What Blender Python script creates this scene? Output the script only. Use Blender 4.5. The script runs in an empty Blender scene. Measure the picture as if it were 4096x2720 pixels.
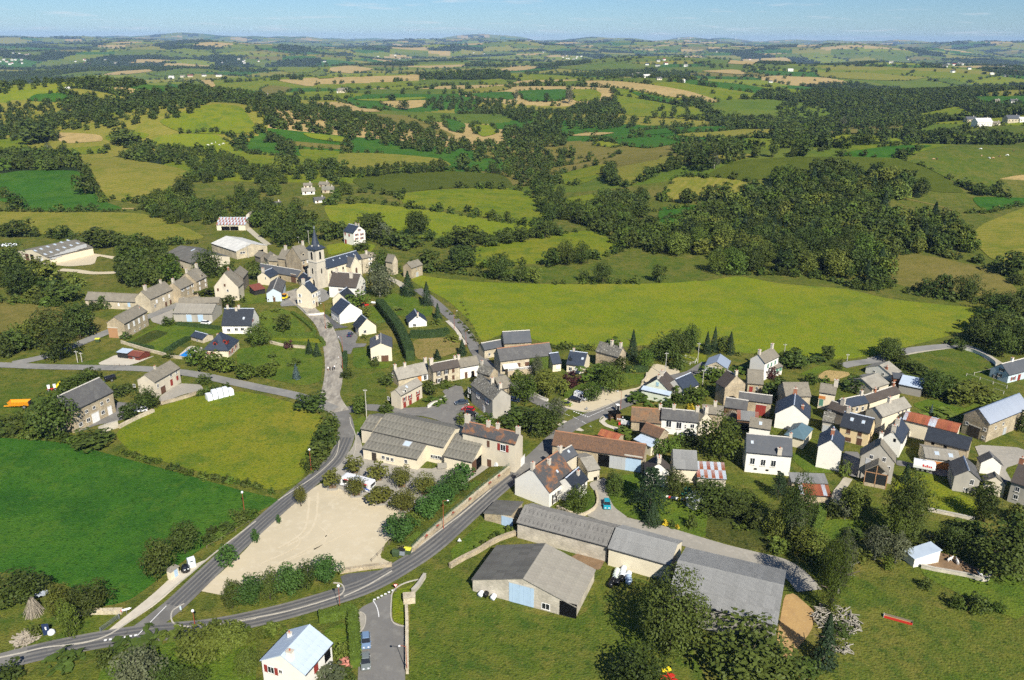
import bpy,bmesh,math,random
import numpy as np
from mathutils import Vector,Matrix
from mathutils.geometry import delaunay_2d_cdt
random.seed(7);np.random.seed(7)
SC=bpy.context.scene
COL=SC.collection
PI=math.pi
# ------------------------------------------------------------------ camera
PW,PH=4096.0,2720.0
FPX=3250.0
HORIZON,EYE,ROLL=160.0,108.0,math.radians(0.32)
PITCH=math.atan((PH/2-HORIZON)/FPX)
FWD=Vector((0,math.cos(PITCH),-math.sin(PITCH)))
R0=Vector((1,0,0));U0=R0.cross(FWD)
RGT=R0*math.cos(ROLL)+U0*math.sin(ROLL)
UPV=U0*math.cos(ROLL)-R0*math.sin(ROLL)
CAM=Vector((0,0,EYE))
cd=bpy.data.cameras.new('camera');cam=bpy.data.objects.new('camera',cd);COL.objects.link(cam)
cd.sensor_fit='HORIZONTAL';cd.sensor_width=36.0;cd.lens=FPX/PW*36.0
cd.clip_start=1.0;cd.clip_end=90000.0
cam.matrix_world=Matrix((
    (RGT.x,UPV.x,-FWD.x,CAM.x),(RGT.y,UPV.y,-FWD.y,CAM.y),(RGT.z,UPV.z,-FWD.z,CAM.z),(0,0,0,1)))
SC.camera=cam
# ------------------------------------------------------------------ sky, sun, exposure
SUN_EL,SHADOW_AZ=math.radians(39.3),math.radians(-22.0)
w=bpy.data.worlds.new('World');SC.world=w;w.use_nodes=True
nt=w.node_tree;nt.nodes.clear()
out=nt.nodes.new('ShaderNodeOutputWorld');bg=nt.nodes.new('ShaderNodeBackground')
sky=nt.nodes.new('ShaderNodeTexSky');sky.sky_type='NISHITA';sky.sun_disc=False
sky.sun_elevation=SUN_EL;sky.sun_rotation=PI+SHADOW_AZ
sky.altitude=700;sky.air_density=1.0;sky.dust_density=0.1;sky.ozone_density=5.0
bg.inputs['Strength'].default_value=0.055
tc=nt.nodes.new('ShaderNodeTexCoord');sp=nt.nodes.new('ShaderNodeSeparateXYZ')
nt.links.new(tc.outputs['Generated'],sp.inputs[0])
def wm(op,a,b=None,c=None):
    n=nt.nodes.new('ShaderNodeMath');n.operation=op
    for i,v in enumerate((a,b,c)):
        if v is None:continue
        if isinstance(v,(int,float)):n.inputs[i].default_value=v
        else:nt.links.new(v,n.inputs[i])
    return n.outputs[0]
zz=wm('ADD',wm('MAXIMUM',sp.outputs['Z'],0.0),0.055)
cx=wm('DIVIDE',sp.outputs['X'],zz);cy=wm('DIVIDE',sp.outputs['Y'],zz)
cb=nt.nodes.new('ShaderNodeCombineXYZ');nt.links.new(cx,cb.inputs[0]);nt.links.new(cy,cb.inputs[1])
cn=nt.nodes.new('ShaderNodeTexNoise');cn.inputs['Scale'].default_value=0.9;cn.inputs['Detail'].default_value=7;cn.inputs['Roughness'].default_value=0.62
nt.links.new(cb.outputs[0],cn.inputs['Vector'])
cr=nt.nodes.new('ShaderNodeMapRange');cr.inputs[1].default_value=0.56;cr.inputs[2].default_value=0.78;nt.links.new(cn.outputs['Fac'],cr.inputs[0])
cf=wm('MULTIPLY',cr.outputs[0],0.75)
mx=nt.nodes.new('ShaderNodeMix');mx.data_type='RGBA'
tn=nt.nodes.new('ShaderNodeMix');tn.data_type='RGBA';tn.blend_type='MULTIPLY';tn.inputs['Factor'].default_value=1;tn.inputs['B'].default_value=(.76,.98,1.22,1);nt.links.new(sky.outputs[0],tn.inputs['A'])
nt.links.new(cf,mx.inputs['Factor']);nt.links.new(tn.outputs['Result'],mx.inputs['A']);mx.inputs['B'].default_value=(11,11.2,11.6,1)
nt.links.new(mx.outputs['Result'],bg.inputs['Color']);nt.links.new(bg.outputs[0],out.inputs['Surface'])
sd=bpy.data.lights.new('sun','SUN');so=bpy.data.objects.new('sun',sd);COL.objects.link(so)
sd.energy=5.0;sd.angle=math.radians(0.53);sd.color=(1.0,0.955,0.86)
sdir=Vector((math.sin(SHADOW_AZ)*math.cos(SUN_EL),math.cos(SHADOW_AZ)*math.cos(SUN_EL),-math.sin(SUN_EL)))
so.rotation_euler=sdir.to_track_quat('-Z','Y').to_euler();so.location=(60,-120,160)
SC.view_settings.view_transform='Standard';SC.view_settings.look='None'
SC.view_settings.exposure=0.5;SC.view_settings.gamma=1.0;SC.view_settings.use_curve_mapping=False
SC.cycles.use_light_tree=False;SC.cycles.max_bounces=4;SC.cycles.diffuse_bounces=2;SC.cycles.glossy_bounces=2;SC.cycles.transparent_max_bounces=4
SC.cycles.volume_bounces=0;SC.cycles.use_denoising=False
# ------------------------------------------------------------------ reading positions: pixel -> place on the terrain
TILE={'A':(0,850,2.3057),'B':(900,850,2.3057),'C':(0,1400,2.3057),'D':(1400,1200,2.3057),'E':(2200,1250,2.3057),
        'F':(3072,1350,2.3057),'G':(1200,1600,2.3057),'H':(0,2070,2.3057),'I':(900,2070,2.3057),'J':(1800,1950,2.3057),
        'K':(2500,2070,2.3057),'L':(3072,1950,2.3057),'M':(2000,1650,1.3184),'W':(0,0,0.57642),
        'P':(0,0,.96429),'Q':(1350,0,.96429),'R':(2696,0,.96429),'S':(1350,600,.96429),'U':(2696,600,.96429)}
def px(t,x,y):
    o=TILE[t];return o[0]+x/o[2],o[1]+y/o[2]
def ray(x,y):
    d=FWD+RGT*((x-PW/2)/FPX)-UPV*((y-PH/2)/FPX);return d
def proj(p):
    q=Vector(p)-CAM;c=q.dot(FWD);return PW/2+q.dot(RGT)/c*FPX,PH/2-q.dot(UPV)/c*FPX
def on_z(x,y,z=0.0):
    d=ray(x,y);t=(z-EYE)/d.z;return CAM+d*t
HILLS=[(-370,1010,170,110,0,34),(-640,1280,330,130,-.15,42),(330,735,290,105,.25,21),(25,760,90,260,.15,-14),
         (330,1900,330,300,.2,34),(-950,1000,260,200,0,16),(-420,640,200,90,.2,8),(900,1150,260,160,.2,24),
         (-1500,2600,900,350,0,25),(-250,2500,500,260,.1,28),(1300,2500,500,420,0,-30),(-1400,1900,420,330,0,-28),
         (500,1300,320,120,.3,-14),(-60,1450,260,120,0,-16)]
rs=np.random.RandomState(11)
WAVES=[]
for lam,n,wgt in((7000.,9,1.0),(3000.,12,.75),(1300.,12,.38),(600.,10,.12)):
    for i in range(n):
        a=rs.uniform(0,2*PI);l=lam*rs.uniform(.7,1.4)
        WAVES.append((math.cos(a)*2*PI/l,math.sin(a)*2*PI/l,rs.uniform(0,2*PI),wgt/math.sqrt(n)*1.4))
def sstep(a,b,v):
    t=np.clip((v-a)/(b-a),0,1);return t*t*(3-2*t)
def HT(x,y):
    x=np.asarray(x,float);y=np.asarray(y,float)
    h=np.zeros(np.broadcast(x,y).shape)
    for(cx_,cy_,sx,sy,r,a)in HILLS:
        dx,dy=x-cx_,y-cy_;c,s=math.cos(r),math.sin(r)
        h=h+a*np.exp(-(((dx*c+dy*s)/sx)**2+((-dx*s+dy*c)/sy)**2))
    n=0
    for kx,ky,ph,wg in WAVES:n=n+wg*np.sin(kx*x+ky*y+ph)
    r=np.hypot(x,y)
    amp=np.interp(r,[0,900,2000,5000,10000,18000,60000],[0,0,12,28,36,40,40])
    base=np.interp(r,[0,1500,3500,6500,10000,16000,22000,60000],[0,0,-6,-34,-6,46,68,68])
    return h*sstep(430,640,y)+(n*amp+base)*sstep(800,1600,r)
TS=np.concatenate([np.linspace(100,420,60),420*1.013**np.arange(1,330)])
def ground(x,y):
    """the place on the terrain seen at pixel (x, y)"""
    p=on_z(x,y)if ray(x,y).z<-1e-6 else None
    if p is not None and p.y<430:return p
    d=ray(x,y);X,Y,Z=d.x*TS,d.y*TS,EYE+d.z*TS
    g=Z-HT(X,Y);k=np.nonzero(g<0)[0]
    if len(k)==0:t=24000.
    else:
        k=max(k[0],1);lo,hi=TS[k-1],TS[k]
        for _ in range(18):
            m=(lo+hi)/2
            if EYE+d.z*m-float(HT(d.x*m,d.y*m))<0:hi=m
            else:lo=m
        t=(lo+hi)/2
    q=CAM+d*t;q.z=float(HT(q.x,q.y));return q
def G(t,x,y):return ground(*px(t,x,y))
def GL(t,pts):return[G(t,*p)for p in pts]
# ------------------------------------------------------------------ materials
MATS={}
def mat(name,col,layers=(),rough=0.85,bump=None,wave=None,metal=0.0,spec=0.3,rnd=0.0,coat=0.0,stretch=(1,1,1),emit=None):
    """procedural material: base colour, noise layers (scale, colour, from, to), a stripe layer, bump and a per-object tone change"""
    if name in MATS:return MATS[name]
    m=bpy.data.materials.new(name);m.use_nodes=True;t=m.node_tree;N=t.nodes;L=t.links
    b=N['Principled BSDF'];b.inputs['Roughness'].default_value=rough;b.inputs['Metallic'].default_value=metal
    b.inputs['Specular IOR Level'].default_value=spec;b.inputs['Coat Weight'].default_value=coat
    c=N.new('ShaderNodeTexCoord');mp=N.new('ShaderNodeMapping');L.new(c.outputs['Object'],mp.inputs[0]);mp.inputs['Scale'].default_value=stretch
    rgb=N.new('ShaderNodeRGB');rgb.outputs[0].default_value=(*col,1);cur=rgb.outputs[0]
    if wave:
        wr=N.new('ShaderNodeMapping');wr.inputs['Rotation'].default_value=(0,0,wave[1]);L.new(c.outputs['Object'],wr.inputs[0])
        wv=N.new('ShaderNodeTexWave');wv.inputs['Scale'].default_value=wave[0];wv.inputs['Distortion'].default_value=wave[4]
        wv.inputs['Detail'].default_value=3;wv.inputs['Detail Scale'].default_value=.6;L.new(wr.outputs[0],wv.inputs['Vector'])
        f=N.new('ShaderNodeMath');f.operation='MULTIPLY';f.inputs[1].default_value=wave[3];L.new(wv.outputs['Fac'],f.inputs[0])
        x=N.new('ShaderNodeMix');x.data_type='RGBA';L.new(f.outputs[0],x.inputs['Factor']);L.new(cur,x.inputs['A']);x.inputs['B'].default_value=(*wave[2],1);cur=x.outputs['Result']
    for i,ly in enumerate(layers):
        n=N.new('ShaderNodeTexNoise');n.inputs['Scale'].default_value=ly[0];n.inputs['Detail'].default_value=5;n.inputs['Roughness'].default_value=.6
        n.noise_dimensions='4D';n.inputs['W'].default_value=i*3.7+len(name)
        L.new(mp.outputs[0],n.inputs['Vector'])
        r=N.new('ShaderNodeMapRange');r.inputs[1].default_value=ly[2];r.inputs[2].default_value=ly[3];L.new(n.outputs['Fac'],r.inputs[0])
        x=N.new('ShaderNodeMix');x.data_type='RGBA';L.new(r.outputs[0],x.inputs['Factor']);L.new(cur,x.inputs['A']);x.inputs['B'].default_value=(*ly[1],1);cur=x.outputs['Result']
    if rnd:
        oi=N.new('ShaderNodeObjectInfo');r=N.new('ShaderNodeMapRange');r.inputs[3].default_value=1-rnd;r.inputs[4].default_value=1+rnd;L.new(oi.outputs['Random'],r.inputs[0])
        hs=N.new('ShaderNodeHueSaturation');L.new(r.outputs[0],hs.inputs['Value']);L.new(cur,hs.inputs['Color'])
        r2=N.new('ShaderNodeMapRange');r2.inputs[3].default_value=.5-rnd*.06;r2.inputs[4].default_value=.5+rnd*.06
        fr=N.new('ShaderNodeMath');fr.operation='FRACT';ml=N.new('ShaderNodeMath');ml.operation='MULTIPLY';ml.inputs[1].default_value=17.3
        L.new(oi.outputs['Random'],ml.inputs[0]);L.new(ml.outputs[0],fr.inputs[0]);L.new(fr.outputs[0],r2.inputs[0]);L.new(r2.outputs[0],hs.inputs['Hue']);cur=hs.outputs[0]
    L.new(cur,b.inputs['Base Color'])
    if bump:
        n=N.new('ShaderNodeTexNoise');n.inputs['Scale'].default_value=bump[0];n.inputs['Detail'].default_value=4;L.new(mp.outputs[0],n.inputs['Vector'])
        bp=N.new('ShaderNodeBump');bp.inputs['Strength'].default_value=1;bp.inputs['Distance'].default_value=bump[1];L.new(n.outputs['Fac'],bp.inputs['Height']);L.new(bp.outputs[0],b.inputs['Normal'])
    MATS[name]=m;return m
def grassy(name,a,dry,dark,wave=None,big=.02,k=.5):
    return mat(name,a,[(big,dry,.5-.12*k,.5+.2),(big*4.3,dark,.47,.68),(.22,dry,.52,.74),(.55,dark,.52,.72),(1.3,tuple(v*.5 for v in dark),.52,.72),(1.9,tuple(min(1,v*1.45)for v in dry),.58,.75)],
               rough=.95,bump=(2.2,.35),wave=wave,spec=.05)
grassy('meadow',(.155,.195,.012),(.225,.210,.024),(.085,.140,.016))
grassy('meadow_bright',(.180,.222,.013),(.240,.230,.026),(.125,.180,.020))
grassy('pasture',(.095,.130,.017),(.165,.150,.032),(.055,.098,.015),big=.05)
grassy('lawn',(.098,.150,.016),(.155,.175,.026),(.062,.112,.015))
grassy('lush',(.044,.125,.014),(.080,.150,.018),(.026,.088,.012),k=.4)
grassy('corn',(.085,.105,.014),(.105,.125,.016),(.062,.085,.012),wave=(.35,.3,(.060,.080,.012),.5,.6),k=.3)
grassy('mown',(.195,.190,.024),(.265,.225,.045),(.145,.170,.020),wave=(.055,.5,(.300,.245,.060),.7,2.5),k=.5)
grassy('mown_b',(.180,.185,.022),(.255,.220,.040),(.135,.165,.020),wave=(.060,1.35,(.285,.240,.055),.65,2.0),k=.5)
grassy('olive',(.175,.155,.034),(.225,.180,.055),(.120,.120,.026))
grassy('stubble',(.400,.285,.110),(.470,.345,.150),(.300,.230,.085),wave=(.08,.8,(.46,.34,.15),.4,1.2))
grassy('rough_grass',(.115,.135,.020),(.190,.160,.040),(.060,.090,.016),big=.06)
grassy('scrub',(.055,.075,.015),(.110,.105,.025),(.030,.048,.011),big=.05)
grassy('far_green',(.105,.155,.018),(.165,.170,.030),(.070,.120,.016),big=.006)
grassy('far_wood',(.022,.036,.012),(.034,.046,.015),(.014,.024,.009),big=.02)
grassy('dry_grass',(.240,.190,.060),(.300,.220,.085),(.150,.150,.030),big=.06)
mat('asphalt',(.185,.175,.158),[(.12,(.13,.124,.114),.45,.7),(.6,(.24,.228,.20),.52,.75),(2.2,(.13,.125,.115),.56,.8)],.9,(6,.02))
mat('asphalt_dark',(.105,.104,.103),[(.3,(.075,.075,.076),.45,.75),(1.5,(.15,.148,.14),.55,.8)],.9,(6,.02))
mat('old_asphalt',(.25,.24,.215),[(.15,(.18,.176,.165),.42,.7),(.8,(.33,.31,.27),.52,.8)],.95,(5,.03))
mat('dirt_road',(.36,.32,.255),[(.35,(.22,.195,.16),.42,.62),(1.2,(.48,.44,.36),.5,.72),(3.0,(.18,.16,.13),.58,.8)],.95,(4,.06),stretch=(1,.35,1))
mat('gravel',(.345,.315,.26),[(.12,(.28,.26,.215),.42,.7),(1.2,(.42,.385,.32),.5,.75),(3,(.24,.22,.185),.56,.8)],.95,(9,.02))
mat('sand',(.56,.475,.325),[(.05,(.48,.41,.28),.42,.7),(.6,(.62,.54,.39),.5,.8),(2.5,(.45,.38,.25),.6,.85)],.95,(5,.03))
mat('track_sand',(.61,.525,.375),[(.8,(.56,.475,.325),.35,.6)],.95)
mat('pale_track',(.46,.41,.31),[(.4,(.36,.33,.23),.45,.7)],.95,(4,.04))
mat('pavement_pale',(.56,.50,.40),[(.4,(.46,.41,.32),.45,.75),(2,(.62,.57,.47),.55,.8)],.9,(6,.01))
mat('soil',(.24,.155,.085),[(.6,(.17,.11,.06),.42,.7),(2,(.30,.20,.12),.55,.8)],.95,(3,.1))
mat('straw_soil',(.42,.27,.11),[(.4,(.34,.21,.09),.42,.7),(2,(.50,.35,.16),.55,.8)],.95,(3,.05))
mat('kerb_stone',(.47,.43,.355),[(1.0,(.36,.335,.28),.42,.7)],.85)
mat('paint_white',(.80,.79,.76),[(2,(.62,.61,.58),.55,.85)],.7)
mat('pool_blue',(.015,.21,.62),[(.3,(.02,.26,.70),.4,.7)],.08,(1.5,.03),spec=.5)
# ------------------------------------------------------------------ mesh helpers
def obj(name,me,m=None,parent=None,loc=None,rz=None,scale=None):
    if m is not None and len(me.materials)==0:me.materials.append(MATS[m]if isinstance(m,str)else m)
    o=bpy.data.objects.new(name,me);COL.objects.link(o)
    if parent is not None:o.parent=parent
    if loc is not None:o.location=loc
    if rz is not None:o.rotation_euler=(0,0,rz)
    if scale is not None:o.scale=scale
    return o
def mesh(name,v,f,smooth=False):
    me=bpy.data.meshes.new(name);me.from_pydata([tuple(p)for p in v],[],f);me.update()
    if smooth:me.polygons.foreach_set('use_smooth',[True]*len(me.polygons))
    return me
def tag(o,label=None,cat=None,group=None,kind=None):
    if label:o['label']=label
    if cat:o['category']=cat
    if group:o['group']=group
    if kind:o['kind']=kind
    return o
def empty(name,loc=(0,0,0),rz=0.0):
    e=bpy.data.objects.new(name,None);COL.objects.link(e);e.location=loc;e.rotation_euler=(0,0,rz);e.empty_display_size=.5;return e
class MB:
    """collects simple solids into one mesh"""
    def __init__(s):s.v=[];s.f=[]
    def add(s,v,f):
        n=len(s.v);s.v+=[tuple(p)for p in v];s.f+=[tuple(i+n for i in q)for q in f];return s
    def box(s,x0,y0,z0,x1,y1,z1):
        return s.add([(x0,y0,z0),(x1,y0,z0),(x1,y1,z0),(x0,y1,z0),(x0,y0,z1),(x1,y0,z1),(x1,y1,z1),(x0,y1,z1)],
                     [(0,3,2,1),(4,5,6,7),(0,1,5,4),(1,2,6,5),(2,3,7,6),(3,0,4,7)])
    def prism(s,prof,axis,a,b):
        """closed outline in the other two axes, swept along axis from a to b"""
        n=len(prof)
        def P(p,t):return(t,p[0],p[1])if axis=='x' else(p[0],t,p[1])if axis=='y' else(p[0],p[1],t)
        return s.add([P(p,a)for p in prof]+[P(p,b)for p in prof],
                     [tuple(range(n))[::-1],tuple(range(n,2*n))]+[(i,(i+1)%n,n+(i+1)%n,n+i)for i in range(n)])
    def tube(s,pts,r,n=6,r2=None):
        pts=[Vector(p)for p in pts];k=len(pts);base=len(s.v);vs=[]
        for i,p in enumerate(pts):
            d=(pts[min(i+1,k-1)]-pts[max(i-1,0)]).normalized();a=d.orthogonal().normalized();b=d.cross(a)
            rr=r if r2 is None else r+(r2-r)*i/(k-1)
            vs+=[p+(a*math.cos(2*PI*j/n)+b*math.sin(2*PI*j/n))*rr for j in range(n)]
        fs=[(i*n+j,i*n+(j+1)%n,(i+1)*n+(j+1)%n,(i+1)*n+j)for i in range(k-1)for j in range(n)]
        fs+=[tuple(range(n))[::-1],tuple(range((k-1)*n,k*n))]
        return s.add(vs,fs)
    def lathe(s,prof,n=12,c=(0,0,0)):
        vs=[(c[0]+r*math.cos(2*PI*j/n),c[1]+r*math.sin(2*PI*j/n),c[2]+z)for r,z in prof for j in range(n)]
        k=len(prof);fs=[(i*n+j,i*n+(j+1)%n,(i+1)*n+(j+1)%n,(i+1)*n+j)for i in range(k-1)for j in range(n)]
        return s.add(vs,fs+[tuple(range(n))[::-1],tuple(range((k-1)*n,k*n))])
    def mesh(s,name,smooth=False):
        me=mesh(name,s.v,s.f);bm=bmesh.new();bm.from_mesh(me);bmesh.ops.recalc_face_normals(bm,faces=bm.faces);bm.to_mesh(me);bm.free()
        if smooth:me.polygons.foreach_set('use_smooth',[True]*len(me.polygons))
        return me
    def build(s,name,m,parent=None,loc=None,rz=None,smooth=False):return obj(name,s.mesh(name,smooth),m,parent,loc,rz)
def inside(poly,x,y):
    x=np.asarray(x);y=np.asarray(y);r=np.zeros(x.shape,bool);n=len(poly)
    for i in range(n):
        x0,y0=poly[i][0],poly[i][1];x1,y1=poly[i-1][0],poly[i-1][1]
        if y0==y1:continue
        c=((y0>y)!=(y1>y))&(x<(x1-x0)*(y-y0)/(y1-y0)+x0);r^=c
    return r
def edge_dist(poly,x,y):
    d=np.full(np.shape(x),1e9)
    for i in range(len(poly)):
        ax,ay=poly[i-1][0],poly[i-1][1];bx,by=poly[i][0]-ax,poly[i][1]-ay;l=bx*bx+by*by+1e-9
        t=np.clip(((x-ax)*bx+(y-ay)*by)/l,0,1);d=np.minimum(d,np.hypot(x-ax-t*bx,y-ay-t*by))
    return d
def dens(pts,step):
    o=[]
    for i in range(len(pts)):
        a,b=pts[i-1],pts[i];n=max(1,int(math.hypot(b[0]-a[0],b[1]-a[1])/step))
        o+=[(a[0]+(b[0]-a[0])*k/n,a[1]+(b[1]-a[1])*k/n)for k in range(n)]
    return o
def smoothed(pts,it=2):
    pts=[(p[0],p[1])for p in pts]
    for _ in range(it):
        q=[]
        for i in range(len(pts)):
            a,b=pts[i],pts[(i+1)%len(pts)]
            c=.14 if _==0 else .25
            q+=[(a[0]*(1-c)+b[0]*c,a[1]*(1-c)+b[1]*c),(a[0]*c+b[0]*(1-c),a[1]*c+b[1]*(1-c))]
        pts=q
    return pts
def patch(name,pts,m,off,cell=None,zf=None,wob=0.0):
    """a sheet laid over the terrain inside the outline pts"""
    pts=[(p[0],p[1])for p in pts]
    cy_=sum(p[1]for p in pts)/len(pts)
    if cell is None:cell=1e9 if cy_<400 and max(p[1]for p in pts)<440 else max(6.,cy_/75)
    out_=dens(pts,cell if cell<1e8 else 1e9)
    vs=[Vector(p)for p in out_];xs,ys=zip(*out_)
    if cell<1e8:
        gx,gy=np.meshgrid(np.arange(min(xs),max(xs),cell),np.arange(min(ys),max(ys),cell));gx,gy=gx.ravel(),gy.ravel()
        k=inside(out_,gx,gy);gx,gy=gx[k],gy[k]
        k=edge_dist(out_,gx,gy)>cell*.4;vs+=[Vector(p)for p in zip(gx[k],gy[k])]
    r=delaunay_2d_cdt(vs,[],[list(range(len(out_)))],1,1e-4)
    X=np.array([v.x for v in r[0]]);Y=np.array([v.y for v in r[0]])
    Z=HT(X,Y)+off if zf is None else zf(X,Y)+off
    me=mesh(name,list(zip(X,Y,Z)),[tuple(f)for f in r[2]])
    if len(me.polygons)and me.polygons[0].normal.z<0:me.flip_normals()
    return obj(name,me,m)
def ribbon(pts,wd,closed=False):
    """outline of a strip of width wd along a polyline"""
    p=[Vector((a[0],a[1]))for a in pts];L_,R_=[],[]
    for i in range(len(p)):
        d=(p[min(i+1,len(p)-1)]-p[max(i-1,0)]).normalized();n=Vector((-d.y,d.x))*(wd[i]if isinstance(wd,(list,tuple))else wd)/2
        L_.append(p[i]+n);R_.append(p[i]-n)
    return L_,R_
def spline(pts,n=6):
    p=[Vector((a[0],a[1]))for a in pts];o=[]
    for i in range(len(p)-1):
        a,b,c,d=p[max(i-1,0)],p[i],p[i+1],p[min(i+2,len(p)-1)]
        for k in range(n):
            t=k/n;o.append(.5*((2*b)+(c-a)*t+(2*a-5*b+4*c-d)*t*t+(3*b-a-3*c+d)*t**3))
    return o+[p[-1]]
def strip(name,pts,wd,m,off,sm=6,box=0.0,kind='structure'):
    """a strip along a line; box > 0 makes it a raised solid of that height"""
    c=spline(pts,sm)if sm else[Vector((a[0],a[1]))for a in pts]
    L_,R_=ribbon(c,wd);v,f=[],[]
    for a,b in zip(L_,R_):
        za,zb=float(HT(a.x,a.y))+off,float(HT(b.x,b.y))+off
        v+=[(a.x,a.y,za+box),(b.x,b.y,zb+box)]+([(a.x,a.y,za-.05),(b.x,b.y,zb-.05)]if box else[])
    k=4 if box else 2
    for i in range(len(c)-1):
        a,b=i*k,(i+1)*k
        f.append((a,a+1,b+1,b))
        if box:f+=[(a+2,a,b,b+2),(a+1,a+3,b+3,b+1)]
    if box:f+=[(0,2,3,1),((len(c)-1)*k,(len(c)-1)*k+1,(len(c)-1)*k+3,(len(c)-1)*k+2)]
    me=mesh(name,v,f)
    if me.polygons[0].normal.z<0:me.flip_normals()
    o=obj(name,me,m)
    if kind:o['kind']=kind
    return o
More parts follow.
